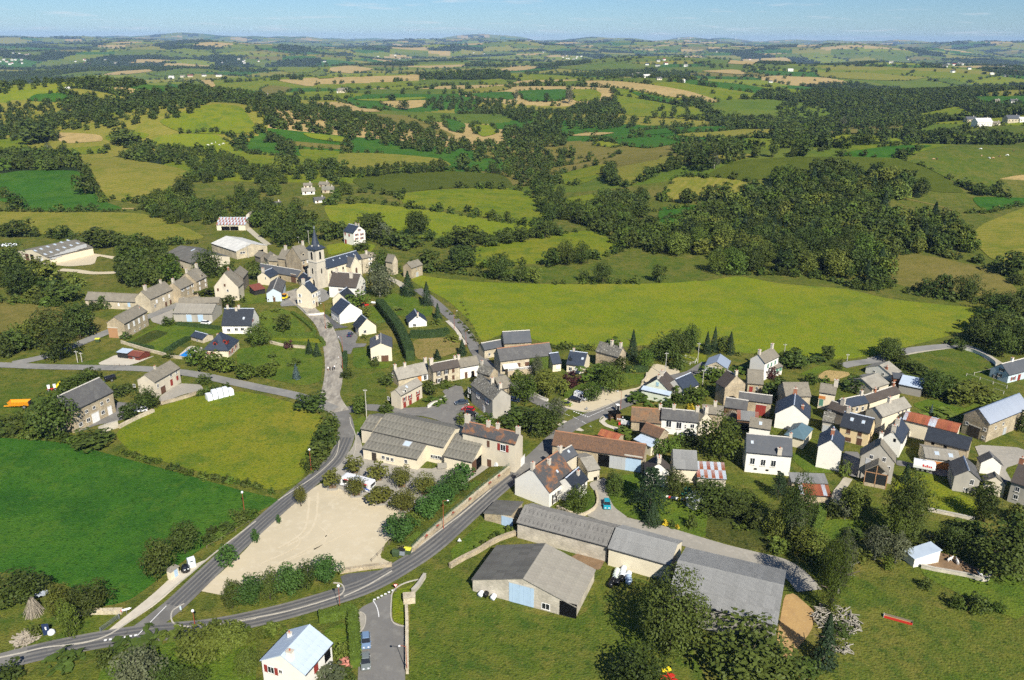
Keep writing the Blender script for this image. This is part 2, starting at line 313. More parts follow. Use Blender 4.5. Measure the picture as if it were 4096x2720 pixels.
# ================================================================== THE LAND
FIELDS=[
 ('W','lush',0,[(-260,1010),(0,1008),(150,1020),(262,1050),(420,1092),(560,1132),(652,1152),(565,1195),(480,1255),(400,1310),(300,1385),(235,1400),(170,1355),(100,1335),(-60,1310),(-260,1330)]),
 ('W','meadow',0,[(262,1000),(330,950),(430,918),(560,900),(690,932),(745,960),(738,1000),(718,1060),(692,1112),(640,1132),(560,1117),(420,1077),(300,1042)]),
 ('W','pasture',0,[(-260,852),(0,852),(290,868),(270,885),(130,942),(80,985),(0,992),(-260,1000)]),
 ('W','olive',0,[(-260,695),(0,697),(100,702),(180,717),(240,737),(280,747),(240,775),(190,788),(60,798),(-260,790)]),
 ('W','pasture',0,[(1870,1640),(1905,1400),(1935,1312),(2060,1365),(2361,1472),(2560,1540),(2560,1740),(1900,1740)]),
 ('W','pasture',0,[(945,1740),(945,1335),(1030,1308),(1090,1325),(1130,1400),(1330,1432),(1390,1370),(1450,1330),(1500,1340),(1600,1500),(1700,1740)]),
 ('W','meadow_bright',0,[(930,628),(1000,640),(1100,650),(1250,655),(1420,655),(1560,640),(1620,650),(1700,635),(1800,655),(1950,665),(2050,690),(2250,710),(2300,715),(2240,760),(2090,800),(1960,830),(1800,822),(1700,812),(1550,790),(1450,800),(1290,800),(1170,765),(1110,790),(1085,740),(1030,690),(960,655)]),
 ('W','pasture',0,[(2085,815),(2200,800),(2240,805),(2330,850),(2270,890),(2150,905),(2100,870)]),
 ('U','olive',.0,[(775,430),(830,405),(950,400),(1230,460),(1330,540),(1300,572),(1150,560),(1000,548),(830,512)]),
 ('U','mown_b',.0,[(1140,330),(1190,285),(1350,222),(1500,190),(1500,380),(1350,410),(1280,440),(1220,420),(1170,370)]),
 ('U','lush',.0,[(1140,180),(1340,185),(1440,190),(1340,215),(1200,240)]),
 ('R','pasture',.05,[(870,615),(1010,570),(1350,545),(1500,540),(1500,690),(1350,672),(1250,690),(1240,740),(1160,740),(1060,690),(960,640)]),
 ('R','corn',.0,[(110,680),(240,620),(440,607),(860,612),(960,642),(1060,692),(1130,745),(1000,742),(720,655),(350,690),(290,700)]),
 ('R','lush',.1,[(590,602),(880,560),(1012,560),(870,612)]),
 ('R','mown',.2,[(0,682),(110,682),(290,700),(260,740),(30,785),(-60,770)]),
 ('R','lush',.0,[(-60,798),(120,790),(350,780),(300,815),(200,850),(90,868),(-60,872)]),
 ('R','mown',.1,[(-60,605),(60,598),(190,590),(330,600),(240,620),(180,630),(60,635),(-60,642)]),
 ('Q','mown_b',.2,[(1060,650),(1290,608),(1290,640),(1170,700),(1120,720),(1070,690)]),
 ('Q','meadow',.3,[(850,670),(1050,625),(1000,690),(900,720),(850,700)]),
 ('Q','corn',.1,[(40,690),(440,660),(640,670),(690,728),(480,724),(240,744),(100,730)]),
 ('Q','meadow',.15,[(232,748),(480,727),(700,732),(790,780),(815,860),(760,868),(700,866),(480,815),(260,797)]),
 ('S','meadow_bright',.1,[(-60,212),(100,205),(380,235),(560,265),(770,295),(770,330),(660,335),(560,340),(350,345),(240,332),(120,320),(-20,290)]),
 ('S','meadow',.1,[(530,460),(480,402),(540,370),(760,345),(990,302),(1110,390),(1000,420),(680,445)]),
 ('S','pasture',.0,[(540,482),(680,455),(1130,432),(1200,407),(1400,422),(1400,508),(1140,518),(760,512),(660,500)]),
 ('S','meadow',.0,[(860,190),(1000,165),(1010,230),(900,250),(845,200)]),
 ('P','meadow',.0,[(600,470),(780,410),(850,402),(930,412),(980,480),(1010,510),(880,520),(700,515)]),
 ('P','meadow_bright',.1,[(530,565),(620,520),(840,517),(900,560),(940,600),(800,590),(590,555)]),
 ('P','mown',.1,[(280,605),(400,595),(600,630),(730,660),(740,690),(680,740),(600,745),(540,790),(380,760),(350,690)]),
 ('P','lush',.1,[(-200,690),(0,672),(80,658),(300,658),(340,690),(380,770),(500,810),(100,815),(40,780),(-200,760)]),
 ('W','mown_b',.0,[(-200,490),(0,488),(80,490),(240,490),(330,492),(420,520),(480,550),(380,562),(250,545),(0,537),(-200,540)]),
 ('P','meadow',.3,[(-100,545),(100,525),(110,580),(430,560),(400,593),(240,600),(20,610),(-100,615)]),
 ('P','stubble',.2,[(200,510),(390,520),(400,545),(240,555)]),
 ('P','meadow',.2,[(400,520),(520,507),(580,517),(560,535),(420,550)]),
 ('P','meadow_bright',.2,[(1160,512),(1340,530),(1350,553),(1200,535)]),
 ('P','olive',.1,[(1080,540),(1350,562),(1350,580),(1130,562)]),
 ('P','meadow',.2,[(1140,572),(1350,585),(1350,640),(1190,625)]),
 ('Q','mown_b',.1,[(0,590),(120,590),(400,612),(450,640),(280,640),(50,670),(0,660)]),
 ('Q','lush',.3,[(500,640),(570,606),(660,630),(640,660),(560,662)]),
 ('Q','olive',.4,[(120,440),(260,445),(380,490),(470,530),(330,515),(180,470)]),
 ('Q','lush',.4,[(400,450),(500,480),(480,515),(430,505)]),
 ('Q','meadow_bright',.4,[(520,480),(600,485),(620,515),(560,530),(520,505)]),
 ('Q','lush',.4,[(455,402),(540,415),(540,435),(480,445),(450,430)]),
 ('Q','stubble',.2,[(160,392),(340,385),(350,408),(250,422),(180,405)]),
 ('Q','stubble',.1,[(-40,398),(60,402),(180,432),(60,432),(-40,418)]),
 ('Q','meadow_bright',.3,[(50,385),(330,374),(350,380),(180,392)]),
 ('Q','lush',.4,[(460,362),(670,352),(690,386),(560,378)]),
 ('Q','lush',.4,[(690,350),(890,343),(880,390),(720,392)]),
 ('Q','meadow',.4,[(900,345),(990,345),(1020,362),(1010,388),(910,392)]),
 ('Q','mown',.3,[(440,350),(640,330),(670,345),(560,360)]),
 ('Q','meadow',.3,[(540,310),(640,303),(680,325),(560,328)]),
 ('Q','stubble',.2,[(950,312),(1040,312),(1350,350),(1390,372),(1300,378),(1130,345),(950,332)]),
 ('Q','lush',.4,[(1120,350),(1300,385),(1350,395),(1330,405),(1180,380)]),
 ('Q','meadow',.3,[(1060,365),(1190,385),(1350,415),(1350,455),(1120,450),(1075,400)]),
 ('Q','lush',.4,[(1030,542),(1250,528),(1340,550),(1200,575),(1110,562)]),
 ('Q','lush',.4,[(1120,512),(1350,490),(1350,508),(1180,525)]),
 ('Q','meadow_bright',.3,[(980,560),(1010,542),(1110,562),(1060,570)]),
 ('Q','stubble',.2,[(890,525),(960,512),(1080,512),(1000,525)]),
 ('Q','olive',.3,[(870,640),(930,610),(1090,590),(1060,608),(960,625)]),
 ('Q','stubble',.0,[(-30,262),(40,254),(150,266),(60,285),(-30,275)]),
 ('Q','stubble',.2,[(560,278),(700,256),(800,256),(720,272)]),
 ('Q','meadow',.3,[(330,265),(430,277),(440,284),(340,278)]),
 ('Q','far_green',.3,[(800,262),(1150,246),(1250,252),(1230,268),(960,275)]),
 ('Q','meadow_bright',.2,[(170,340),(360,325),(390,335),(220,350)]),
 ('R','mown',.3,[(-20,522),(240,498),(430,500),(400,530),(180,535)]),
 ('R','lush',.4,[(-20,495),(160,487),(320,495),(160,510),(0,515)]),
 ('R','stubble',.1,[(-20,342),(60,352),(180,390),(150,398),(60,375),(-20,362)]),
 ('R','meadow',.3,[(0,412),(90,412),(130,448),(60,460),(0,458)]),
 ('R','olive',.3,[(550,520),(680,492),(890,485),(970,492),(870,515),(700,515)]),
 ('R','meadow_bright',.3,[(560,545),(640,520),(760,520),(900,540),(740,560),(620,560)]),
 ('R','far_green',.3,[(890,522),(1000,478),(1140,482),(1080,515),(960,522)]),
 ('R','meadow',.2,[(890,450),(1000,430),(1090,410),(1130,428),(1240,440),(1200,455),(980,462)]),
 ('R','pasture',.2,[(1050,535),(1130,500),(1250,485),(1400,485),(1400,530),(1200,520)]),
 ('R','mown_b',.2,[(540,280),(700,278),(900,295),(990,298),(900,312),(680,305),(560,298)]),
 ('R','stubble',.1,[(190,245),(320,226),(440,222),(460,245),(320,252)]),
 ('R','far_green',.3,[(640,330),(700,330),(750,365),(690,362)]),
 ('R','meadow',.3,[(420,355),(500,355),(590,388),(520,390)]),
 ('R','stubble',.1,[(90,275),(240,268),(300,290),(420,305),(220,285)]),
 ('R','far_green',.2,[(980,305),(1060,303),(1170,330),(1130,336)]),
 ('P','lush',.3,[(100,390),(130,365),(230,358),(320,382),(220,395)]),
 ('P','mown',.2,[(240,348),(300,342),(420,362),(500,380),(440,390),(300,365)]),
 ('P','lush',.3,[(480,345),(560,328),(650,322),(720,340),(720,352),(560,358)]),
 ('P','stubble',.1,[(400,340),(480,338),(580,355),(480,362)]),
 ('P','stubble',.1,[(390,290),(460,275),(580,268),(590,276),(460,290)]),
 ('P','far_green',.3,[(560,285),(660,275),(740,280),(620,298)]),
 ('P','meadow',.2,[(840,305),(960,292),(1030,300),(980,312),(880,316)]),
 ('P','stubble',.1,[(690,312),(740,308),(840,335),(800,342)]),
 ('P','stubble',.1,[(1060,310),(1110,306),(1240,318),(1200,335)]),
 ('P','olive',.2,[(1000,345),(1040,328),(1130,338),(1080,362),(1020,362)]),
 ('P','stubble',.0,[(1210,398),(1300,393),(1370,410),(1350,418),(1280,410)]),
 ('P','meadow',.2,[(1060,268),(1140,258),(1240,265),(1200,282),(1100,280)]),
 ('P','meadow',.2,[(1100,292),(1220,284),(1300,300),(1220,305)]),
]
CELL=190.
def cell_of(x,y):
    """nearest field centre of the jittered patchwork and how near the next one is"""
    u,v=x/(CELL*1.5),y/CELL;iu,iv=np.floor(u).astype(int),np.floor(v).astype(int)
    b1=np.full(u.shape,1e9);b2=b1.copy();idx=np.zeros(u.shape,np.int64)
    for du in(-1,0,1):
        for dv in(-1,0,1):
            cu,cv=iu+du,iv+dv
            h=(cu*73856093)^(cv*19349663);h=(h^(h>>13))*1274126177&0x7fffffff
            jx,jy=(h%1000)/1000.,(h//1000%1000)/1000.
            d=np.hypot((cu+.15+.7*jx-u)*1.5,cv+.15+.7*jy-v)
            c=d<b1;b2=np.where(c,b1,np.minimum(b2,d));idx=np.where(c,h,idx);b1=np.where(c,d,b1)
    return idx,(b2-b1)*CELL
PAL=['far_wood']*5+['far_green']*5+['meadow']*3+['meadow_bright']*2+['lush']*2+['mown']*2+['stubble']*2+['olive']*1
PAL_M=['rough_grass','far_wood','far_green','meadow','meadow_bright','lush','mown','stubble','olive']
def cell_kind(idx):
    k=(idx//977)%len(PAL);return np.array([PAL_M.index(p)for p in PAL])[k]
ry=np.concatenate([np.linspace(-260,420,24),420*1.0085**np.arange(1,486)])
rsx=np.linspace(-1.25,1.25,330)
GX=rsx[None,:]*(np.maximum(ry,0)[:,None]*.8+330);GY=np.repeat(ry[:,None],len(rsx),1)
GZ=HT(GX,GY);nr,nc=GX.shape
vv=np.stack([GX.ravel(),GY.ravel(),GZ.ravel()],1)
ii=np.arange(nr*nc).reshape(nr,nc);ff=np.stack([ii[:-1,:-1].ravel(),ii[:-1,1:].ravel(),ii[1:,1:].ravel(),ii[1:,:-1].ravel()],1)
me=bpy.data.meshes.new('ground');me.from_pydata(vv.tolist(),[],ff.tolist())
cxy=vv[ff].mean(1);idx,_=cell_of(cxy[:,0],cxy[:,1]);mi=cell_kind(idx);mi[cxy[:,1]<640]=0
for p in PAL_M:me.materials.append(MATS[p])
me.polygons.foreach_set('material_index',mi.astype(np.int32));me.polygons.foreach_set('use_smooth',[True]*len(me.polygons));me.update()
tag(obj('ground',me),kind='structure')
FIELD_XY=[];HEDGE_LINES=[]
FOFF=[0]
for(t,m,hg,pts)in FIELDS:
    wp=GL(t,pts);near=sum(p.y for p in wp)/len(wp)
    poly=smoothed(wp,2 if near<1200 else 1)
    FIELD_XY.append(poly)
    if hg:HEDGE_LINES.append((poly,hg))
    FOFF[0]+=1
    off=(.03 if near<440 else .16 if near<900 else .5 if near<2500 else 1.2)+(FOFF[0]%7)*(.004 if near<440 else .02)
    tag(patch('field',poly,m,off),kind='structure')
# ------------------------------------------------------------------ lawns, yards, garden plots (small sheets on the flat ground)
SMALL=[
 ('lawn','W','lawn',[(548,805),(620,795),(700,800),(735,795),(745,830),(740,880),(700,890),(640,878),(560,862),(545,835)]),
 ('lawn','A','lawn',[(1180,1190),(1500,1020),(2030,1060),(2030,1110),(1750,1150),(1500,1300),(1300,1260)]),
 ('vegetable_plot','A','scrub',[(1190,1200),(1420,1080),(1570,1110),(1330,1225)]),
 ('lawn','B','lawn',[(310,920),(560,880),(780,1110),(420,1125),(330,1050)]),
 ('lawn','B','meadow',[(420,1150),(870,1160),(900,1240),(430,1190)]),
 ('lawn','B','meadow_bright',[(770,880),(920,905),(915,935),(780,940),(690,860)]),
 ('lawn','B','lawn',[(1290,860),(1390,870),(1500,1010),(1400,1030),(1290,960)]),
 ('lawn','B','lawn',[(1400,860),(1520,740),(1740,780),(1920,880),(1900,960),(1640,960),(1500,930)]),
 ('garden_soil','B','olive',[(1400,1090),(1560,1080),(1600,1190),(1540,1220),(1440,1130)]),
 ('rough_patch','B','dry_grass',[(1730,1170),(2060,1150),(2170,1180),(2160,1280),(1900,1370),(1760,1350)]),
 ('lawn','B','lawn',[(170,740),(370,745),(380,830),(180,850),(120,820)]),
 ('lawn','B','meadow_bright',[(930,300),(1180,270),(1400,300),(1330,380),(1180,345),(960,400)]),
 ('lawn','B','lawn',[(1180,1250),(1300,1260),(1330,1370),(1540,1390),(1500,1440),(1180,1440)]),
 ('lawn','D','pasture',[(20,730),(330,640),(330,900),(20,860)]),
 ('lawn','D','lawn',[(10,1120),(140,1070),(160,1120),(100,1250),(30,1260)]),
 ('lawn','E','lawn',[(640,560),(890,570),(870,650),(640,700)]),
 ('lawn','E','lawn',[(1350,560),(1430,560),(1420,650),(1300,620)]),
 ('lawn','E','meadow',[(1200,380),(1450,375),(1430,470),(1370,470),(1230,420)]),
 ('lawn','E','lawn',[(500,1000),(600,990),(740,1070),(700,1085),(520,1030)]),
 ('lawn','M','lawn',[(560,400),(640,330),(740,320),(900,430),(1100,530),(1110,640),(1000,680),(820,600),(650,540),(600,500)]),
 ('lawn','M','lawn',[(330,500),(420,430),(500,400),(510,480),(440,540)]),
 ('vegetable_plot','M','scrub',[(1100,530),(1350,560),(1350,740),(1080,650)]),
 ('lawn','F','lawn',[(230,1060),(380,1100),(620,1230),(610,1250),(360,1250),(230,1130)]),
 ('lawn','F','lawn',[(1320,620),(1500,560),(1800,660),(1900,620),(1990,600),(1900,650),(1680,740),(1500,720)]),
 ('lawn','F','meadow',[(1240,1230),(1500,1240),(1700,1400),(1700,1499),(1150,1499),(1180,1300)]),
 ('garden_soil','F','stubble',[(440,370),(540,300),(740,320),(760,350),(560,415)]),
 ('vegetable_plot','F','lawn',[(280,340),(470,260),(620,270),(540,300),(400,360)]),
 ('lawn','L','lawn',[(470,440),(540,290),(880,300),(900,360),(700,420),(590,540)]),
 ('lawn','L','lawn',[(1380,700),(2000,860),(2361,760),(2361,1250),(1900,1050),(1450,830)]),
 ('lawn','L','meadow',[(1460,60),(1700,30),(1950,140),(1930,280),(1500,190)]),
 ('poultry_yard','L','soil',[(1370,590),(1470,570),(1740,640),(1830,700),(2040,800),(2000,850),(1660,780),(1410,720)]),
 ('vegetable_plot','K','scrub',[(760,60),(820,0),(1450,140),(1500,300),(1380,330),(1050,260),(740,190)]),
 ('earth_yard','K','straw_soil',[(1470,720),(1560,700),(1760,880),(1720,1050),(1480,1350),(1380,1300),(1420,1000)]),
 ('manure_pit','J','soil',[(1100,650),(1240,580),(1440,650),(1380,770),(1250,720)]),
 ('lawn','J','lawn',[(310,310),(600,350),(660,420),(500,450),(30,690),(0,580),(180,420)]),
 ('lawn','I','meadow',[(1550,690),(1820,580),(1740,700),(1660,730),(1670,1000),(1545,955)]),
 ('lawn','I','lawn',[(900,1050),(1120,960),(1140,1380),(1060,1390),(1000,1200)]),
 ('lawn','H','pasture',[(-200,800),(300,780),(700,900),(1150,880),(950,1080),(500,1130),(0,1230),(-200,1260)]),
 ('lawn','H','lawn',[(950,1360),(1500,1160),(2361,1050),(2361,1800),(800,1800)]),
 ('lawn','C','pasture',[(640,130),(1060,60),(1190,140),(900,150)]),
]
k_=0
for(nm,t,m,pts)in SMALL:
    k_+=1;tag(patch(nm,smoothed(GL(t,pts),1),m,.070+.0045*(k_%9),1e9),kind='structure')
# ------------------------------------------------------------------ yards, squares, parking
YARDS=[
 ('sand_lot','W','sand',[(455,1362),(500,1330),(560,1275),(600,1230),(650,1180),(700,1140),(745,1112),(830,1140),(920,1168),(945,1200),(925,1225),(890,1250),(875,1285),(905,1300),(850,1312),(780,1318),(640,1345),(520,1375)]),
 ('gravel_square','W','gravel',[(742,1112),(772,1075),(812,1035),(826,990),(840,1050),(985,1085),(1060,1060),(1180,1066),(1140,1100),(1085,1135),(1000,1150),(935,1182),(830,1146)]),
 ('square','D','asphalt',[(380,1030),(640,1045),(770,965),(880,880),(850,840),(960,790),(1040,800),(1060,960),(1170,1040),(1300,1110),(1330,1200),(1040,1190),(700,1075),(420,1060)]),
 ('square','E','sand',[(60,830),(200,780),(420,660),(640,730),(830,690),(850,640),(900,560),(960,470),(1180,520),(1200,560),(960,620),(860,700),(820,740),(640,810),(420,905),(290,915),(130,880)]),
 ('traffic_island','E','pavement_pale',[(60,1045),(125,990),(320,1090),(280,1100)]),
 ('pavement','E','pavement_pale',[(455,1010),(510,955),(560,965),(500,1005),(540,1040),(720,1085),(730,1098),(600,1085),(500,1050)]),
 ('yard','A','pavement_pale',[(880,1405),(1080,1310),(1180,1350),(1280,1365),(1440,1320),(1270,1390),(1180,1415)]),
 ('terrace','A','pavement_pale',[(1640,1325),(1750,1230),(1870,1245),(1860,1300),(1740,1345)]),
 ('yard','A','gravel',[(1370,930),(1600,870),(1590,1000),(1500,1040),(1400,1010)]),
 ('yard','A','sand',[(450,480),(800,350),(860,380),(1150,420),(1080,440),(900,400),(870,480),(640,500)]),
 ('yard','B','asphalt_dark',[(790,965),(920,930),(1060,1040),(1150,1060),(950,1080)]),
 ('yard','B','asphalt',[(970,1100),(1150,1080),(1230,1140),(1200,1210),(1310,1210),(1290,1240),(1180,1250),(1160,1310),(1100,1300),(1060,1180)]),
 ('square','B','old_asphalt',[(500,870),(560,740),(660,700),(890,700),(970,740),(960,800),(900,830),(660,860)]),
 ('yard','C','gravel',[(1460,440),(1650,310),(1850,320),(1880,370),(1700,410),(1480,490)]),
 ('yard','C','asphalt',[(1070,480),(1280,500),(1270,590),(1120,650),(870,700),(700,780),(720,720),(1060,570)]),
 ('yard','G','pavement_pale',[(1590,660),(1730,560),(1930,560),(1900,620),(1760,715)]),
 ('yard','F','asphalt',[(690,1050),(850,1060),(830,1300),(690,1260)]),
 ('yard','F','asphalt',[(1190,1130),(1460,1190),(1660,1200),(1650,1290),(1500,1260),(1320,1200),(1180,1180)]),
 ('yard','F','gravel',[(1900,990),(2361,1020),(2361,1150),(2180,1210),(2250,1330),(2150,1330),(1960,1130)]),
 ('yard','M','gravel',[(465,375),(560,342),(565,430),(600,500),(680,560),(560,580),(450,545),(505,500),(515,440)]),
 ('forecourt','I','asphalt',[(1210,875),(1280,820),(1380,775),(1540,690),(1538,960),(1662,1012),(1662,1800),(1215,1800),(1240,1070),(1298,925)]),
 ('lay_by','I','asphalt_dark',[(1060,530),(1540,480),(1545,500),(1300,640),(1090,735),(1100,660)]),
 ('pavement','I','gravel',[(1212,875),(1270,885),(1297,930),(1285,1010),(1235,1075)]),
 ('pavement','H','pavement_pale',[(1400,720),(1640,500),(1900,390),(1870,420),(1450,800),(1180,980),(920,1110),(1100,960)]),
]
k_=0
for(nm,t,m,pts)in YARDS:
    k_+=1;tag(patch(nm,smoothed(GL(t,pts),1),m,.118+.0045*(k_%8),1e9),kind='structure')
# ------------------------------------------------------------------ roads and tracks: (name, tile, width in metres, material, centre line)
ROADS=[
 ('road','W',5.2,'asphalt',[(-120,1562),(60,1512),(200,1482),(330,1462),(480,1448),(620,1420),(740,1387),(850,1350),(940,1300),(1000,1258),(1060,1205),(1130,1142),(1190,1092),(1240,1052),(1290,1003),(1330,975),(1390,950),(1450,925),(1480,905)]),
 ('road','W',4.9,'asphalt',[(318,1462),(400,1398),(480,1322),(560,1247),(640,1175),(720,1108),(772,1060),(797,1010),(793,968),(775,942)]),
 ('road','W',6.2,'dirt_road',[(782,950),(762,915),(768,880),(770,838),(762,790),(745,748),(715,717),(684,690),(664,672)]),
 ('road','W',4.6,'old_asphalt',[(770,945),(690,915),(600,895),(520,878),(440,862),(330,851),(200,848),(100,846),(0,842),(-160,838)]),
 ('road','A',5.0,'old_asphalt',[(120,1395),(420,1330),(660,1240),(830,1170),(980,1110),(1180,1030),(1400,950),(1620,860),(1800,775),(1900,700)]),
 ('road','W',4.6,'asphalt',[(790,948),(850,940),(930,948),(1000,945)]),
 ('road','D',4.4,'asphalt',[(620,-100),(780,20),(900,130),(1010,230),(1075,310),(1130,400),(1165,480),(1250,580),(1340,680),(1460,760)]),
 ('road','D',4.0,'asphalt',[(1330,670),(1420,730),(1520,780),(1700,920),(1880,1000),(1990,1030)]),
 ('lane','E',4.0,'asphalt',[(960,640),(1180,590),(1300,560),(1400,500),(1450,470)]),
 ('lane','R',4.0,'pale_track',[(760,1390),(880,1364),(1000,1345),(1110,1336),(1180,1360),(1260,1410),(1330,1450)]),
 ('lane','F',4.5,'old_asphalt',[(680,265),(800,240),(1000,210),(1260,130),(1500,95),(1750,75)]),
 ('track','K',5.5,'gravel',[(-220,-10),(0,60),(300,130),(600,220),(900,310),(1200,385),(1450,450),(1600,560),(1700,680)]),
 ('track','P',3.5,'stubble',[(230,595),(290,630),(345,670),(340,700),(345,760),(400,800),(520,805)]),
 ('track','B',3.6,'pale_track',[(180,120),(260,190),(320,240),(400,300)]),
 ('track','U',3.0,'olive',[(820,175),(950,200),(1060,230),(1095,280),(1040,340),(990,380)]),
 ('path','F',2.2,'pale_track',[(740,1300),(700,1360),(640,1440),(620,1540)]),
 ('road','B',3.5,'pale_track',[(1500,600),(1600,650),(1650,690)]),
 ('track','A',4.5,'sand',[(550,530),(700,540),(860,560),(1080,555)]),
 ('path','B',1.8,'pavement_pale',[(2050,1000),(2150,1100),(2170,1160),(2230,1220)]),
]
k_=0
for(nm,t,wd,m,pts)in ROADS:
    k_+=1;strip(nm,GL(t,pts),wd,m,.152+.0042*(k_%6))
for(t,pts,offs)in(('W',[(60,1512),(200,1482),(330,1462),(480,1448),(620,1420),(740,1387),(850,1350),(940,1300),(1000,1258),(1060,1205),(1130,1142),(1190,1092)],(-1.7,-.65,.65,1.7)),('W',[(400,1398),(480,1322),(560,1247),(640,1175),(720,1108),(772,1060),(797,1010)],(-1.45,-.5,.5,1.45))):
    c_=spline(GL(t,pts),5)
    for of in offs:strip('road_wear',[p+Vector((-(c_[min(i+1,len(c_)-1)]-c_[max(i-1,0)]).normalized().y,(c_[min(i+1,len(c_)-1)]-c_[max(i-1,0)]).normalized().x))*of for i,p in enumerate(c_)],.62,'asphalt_dark',.182,sm=0)
KERBS=[
 ('I',.28,[(-60,985),(100,960),(300,925),(560,875),(800,810),(960,760),(1060,722),(1097,680),(1090,640),(1060,615),(1000,607)]),
 ('I',.28,[(1095,735),(1300,640),(1540,498)]),
 ('H',.28,[(-60,1310),(200,1255),(420,1205),(640,1180),(820,1150),(1000,1090),(1200,960),(1400,820),(1600,650),(1750,530),(1900,400),(2060,270),(2361,40)]),
 ('H',.28,[(1700,800),(1600,860),(1580,930),(1610,985),(1720,1012),(1880,1005),(2100,975),(2361,935)]),
 ('I',.25,[(1840,565),(1690,600),(1600,640),(1550,690),(1535,760),(1540,960),(1662,1012)]),
 ('I',.22,[(1212,875),(1270,885),(1297,930),(1285,1010),(1235,1075)]),
 ('G',.25,[(360,340),(358,420),(330,520),(240,620),(120,720),(0,800),(-200,930)]),
 ('G',.25,[(460,165),(470,230),(500,290),(515,360),(510,460),(480,560)]),
 ('G',.30,[(1760,830),(1500,1050),(1250,1240),(1000,1430)]),
 ('E',.25,[(130,880),(300,918),(420,905),(640,812),(830,730)]),
 ('E',.25,[(455,1010),(470,975),(510,955)]),
]
k_=0
for(t,wd,pts)in KERBS:
    k_+=1;strip('kerb',GL(t,pts),wd,'kerb_stone',.13,box=.12+.002*(k_%3))
def mark(t,a,b,wd=.14):
    A,B_=G(t,*a),G(t,*b);strip('road_marking',[A,B_],wd,'paint_white',.192,sm=0)
mark('H',(1268,1095),(1535,822),.16)
for i in range(7):x=960+i*46.5;y=1140-i*7.6;mark('H',(x,y),(x+26,y-4),.5)
for i in range(6):x=1368+i*33.5;y=765-i*17;mark('I',(x,y),(x+22,y-4),.5)
c_=spline(GL('I',[(1365,772),(1395,820),(1412,870),(1420,925)]));strip('road_marking',c_,.16,'paint_white',.194,sm=0)
for i in range(7):x=215+i*21;y=917+i*8.2;mark('E',(x,y),(x+14,y+2),.45)
mark('E',(352,968),(500,902));mark('E',(515,895),(570,872))
for a,b in(((140,940),(180,957)),((210,967),(265,993)),((290,1005),(335,1032)),((365,1050),(385,1062))):mark('E',a,b)
for pts in([(85,900),(75,1050),(40,1200),(-60,1290),(-200,1370)],[(165,860),(160,980),(140,1120),(60,1250),(-120,1350)]):strip('wheel_track',GL('G',pts),.55,'track_sand',.165)
for pts in([(430,450),(700,330),(900,200),(1000,120)],[(330,430),(620,300),(690,220),(640,160)],[(480,440),(640,380),(860,280),(1180,120)],[(820,300),(910,240),(930,150),(860,80)]):strip('wheel_track',GL('I',pts),.35,'track_sand',.163)
tag(patch('swimming_pool',GL('A',[(1648,1328),(1755,1262),(1800,1268),(1745,1336)]),'pool_blue',.20,1e9),'small bright blue swimming pool beside the slate-roofed villa','pool')
# ================================================================== BUILDINGS: materials
def stone(name,c1,c2,joint,scale=2.6,rough=.9):
    m=bpy.data.materials.new(name);m.use_nodes=True;t=m.node_tree;N,L=t.nodes,t.links;b=N['Principled BSDF']
    b.inputs['Roughness'].default_value=rough;b.inputs['Specular IOR Level'].default_value=.15
    c=N.new('ShaderNodeTexCoord');mp=N.new('ShaderNodeMapping');mp.inputs['Scale'].default_value=(1,1,1.7);L.new(c.outputs['Object'],mp.inputs[0])
    v=N.new('ShaderNodeTexVoronoi');v.inputs['Scale'].default_value=scale;L.new(mp.outputs[0],v.inputs['Vector'])
    e=N.new('ShaderNodeTexVoronoi');e.feature='DISTANCE_TO_EDGE';e.inputs['Scale'].default_value=scale;L.new(mp.outputs[0],e.inputs['Vector'])
    sx=N.new('ShaderNodeSeparateColor');L.new(v.outputs['Color'],sx.inputs[0])
    x=N.new('ShaderNodeMix');x.data_type='RGBA';x.inputs['A'].default_value=(*c1,1);x.inputs['B'].default_value=(*c2,1);L.new(sx.outputs[0],x.inputs['Factor'])
    r=N.new('ShaderNodeMapRange');r.inputs[1].default_value=.02;r.inputs[2].default_value=.09;r.inputs[3].default_value=1;r.inputs[4].default_value=0;L.new(e.outputs['Distance'],r.inputs[0])
    y=N.new('ShaderNodeMix');y.data_type='RGBA';L.new(r.outputs[0],y.inputs['Factor']);L.new(x.outputs['Result'],y.inputs['A']);y.inputs['B'].default_value=(*joint,1)
    n=N.new('ShaderNodeTexNoise');n.inputs['Scale'].default_value=.35;n.inputs['Detail'].default_value=4;L.new(c.outputs['Object'],n.inputs['Vector'])
    nr_=N.new('ShaderNodeMapRange');nr_.inputs[1].default_value=.3;nr_.inputs[2].default_value=.7;nr_.inputs[3].default_value=.78;nr_.inputs[4].default_value=1.18;L.new(n.outputs['Fac'],nr_.inputs[0])
    hs=N.new('ShaderNodeHueSaturation');L.new(nr_.outputs[0],hs.inputs['Value']);L.new(y.outputs['Result'],hs.inputs['Color']);L.new(hs.outputs[0],b.inputs['Base Color'])
    bp=N.new('ShaderNodeBump');bp.inputs['Distance'].default_value=.05;L.new(e.outputs['Distance'],bp.inputs['Height']);L.new(bp.outputs[0],b.inputs['Normal'])
    MATS[name]=m
stone('stone',(.46,.36,.22),(.27,.215,.145),(.50,.44,.32))
stone('stone_pale',(.55,.46,.31),(.36,.30,.205),(.58,.52,.40))
stone('stone_dark',(.22,.19,.15),(.13,.115,.09),(.24,.21,.17))
stone('block',(.54,.48,.385),(.47,.42,.335),(.42,.38,.30),.9)
mat('white_wall',(.78,.745,.66),[(.5,(.70,.66,.57),.5,.85),(3,(.66,.62,.53),.62,.85)],.9,(5,.01))
mat('cream',(.70,.62,.455),[(.4,(.60,.525,.38),.48,.8),(2.5,(.54,.47,.34),.62,.85)],.9,(5,.01))
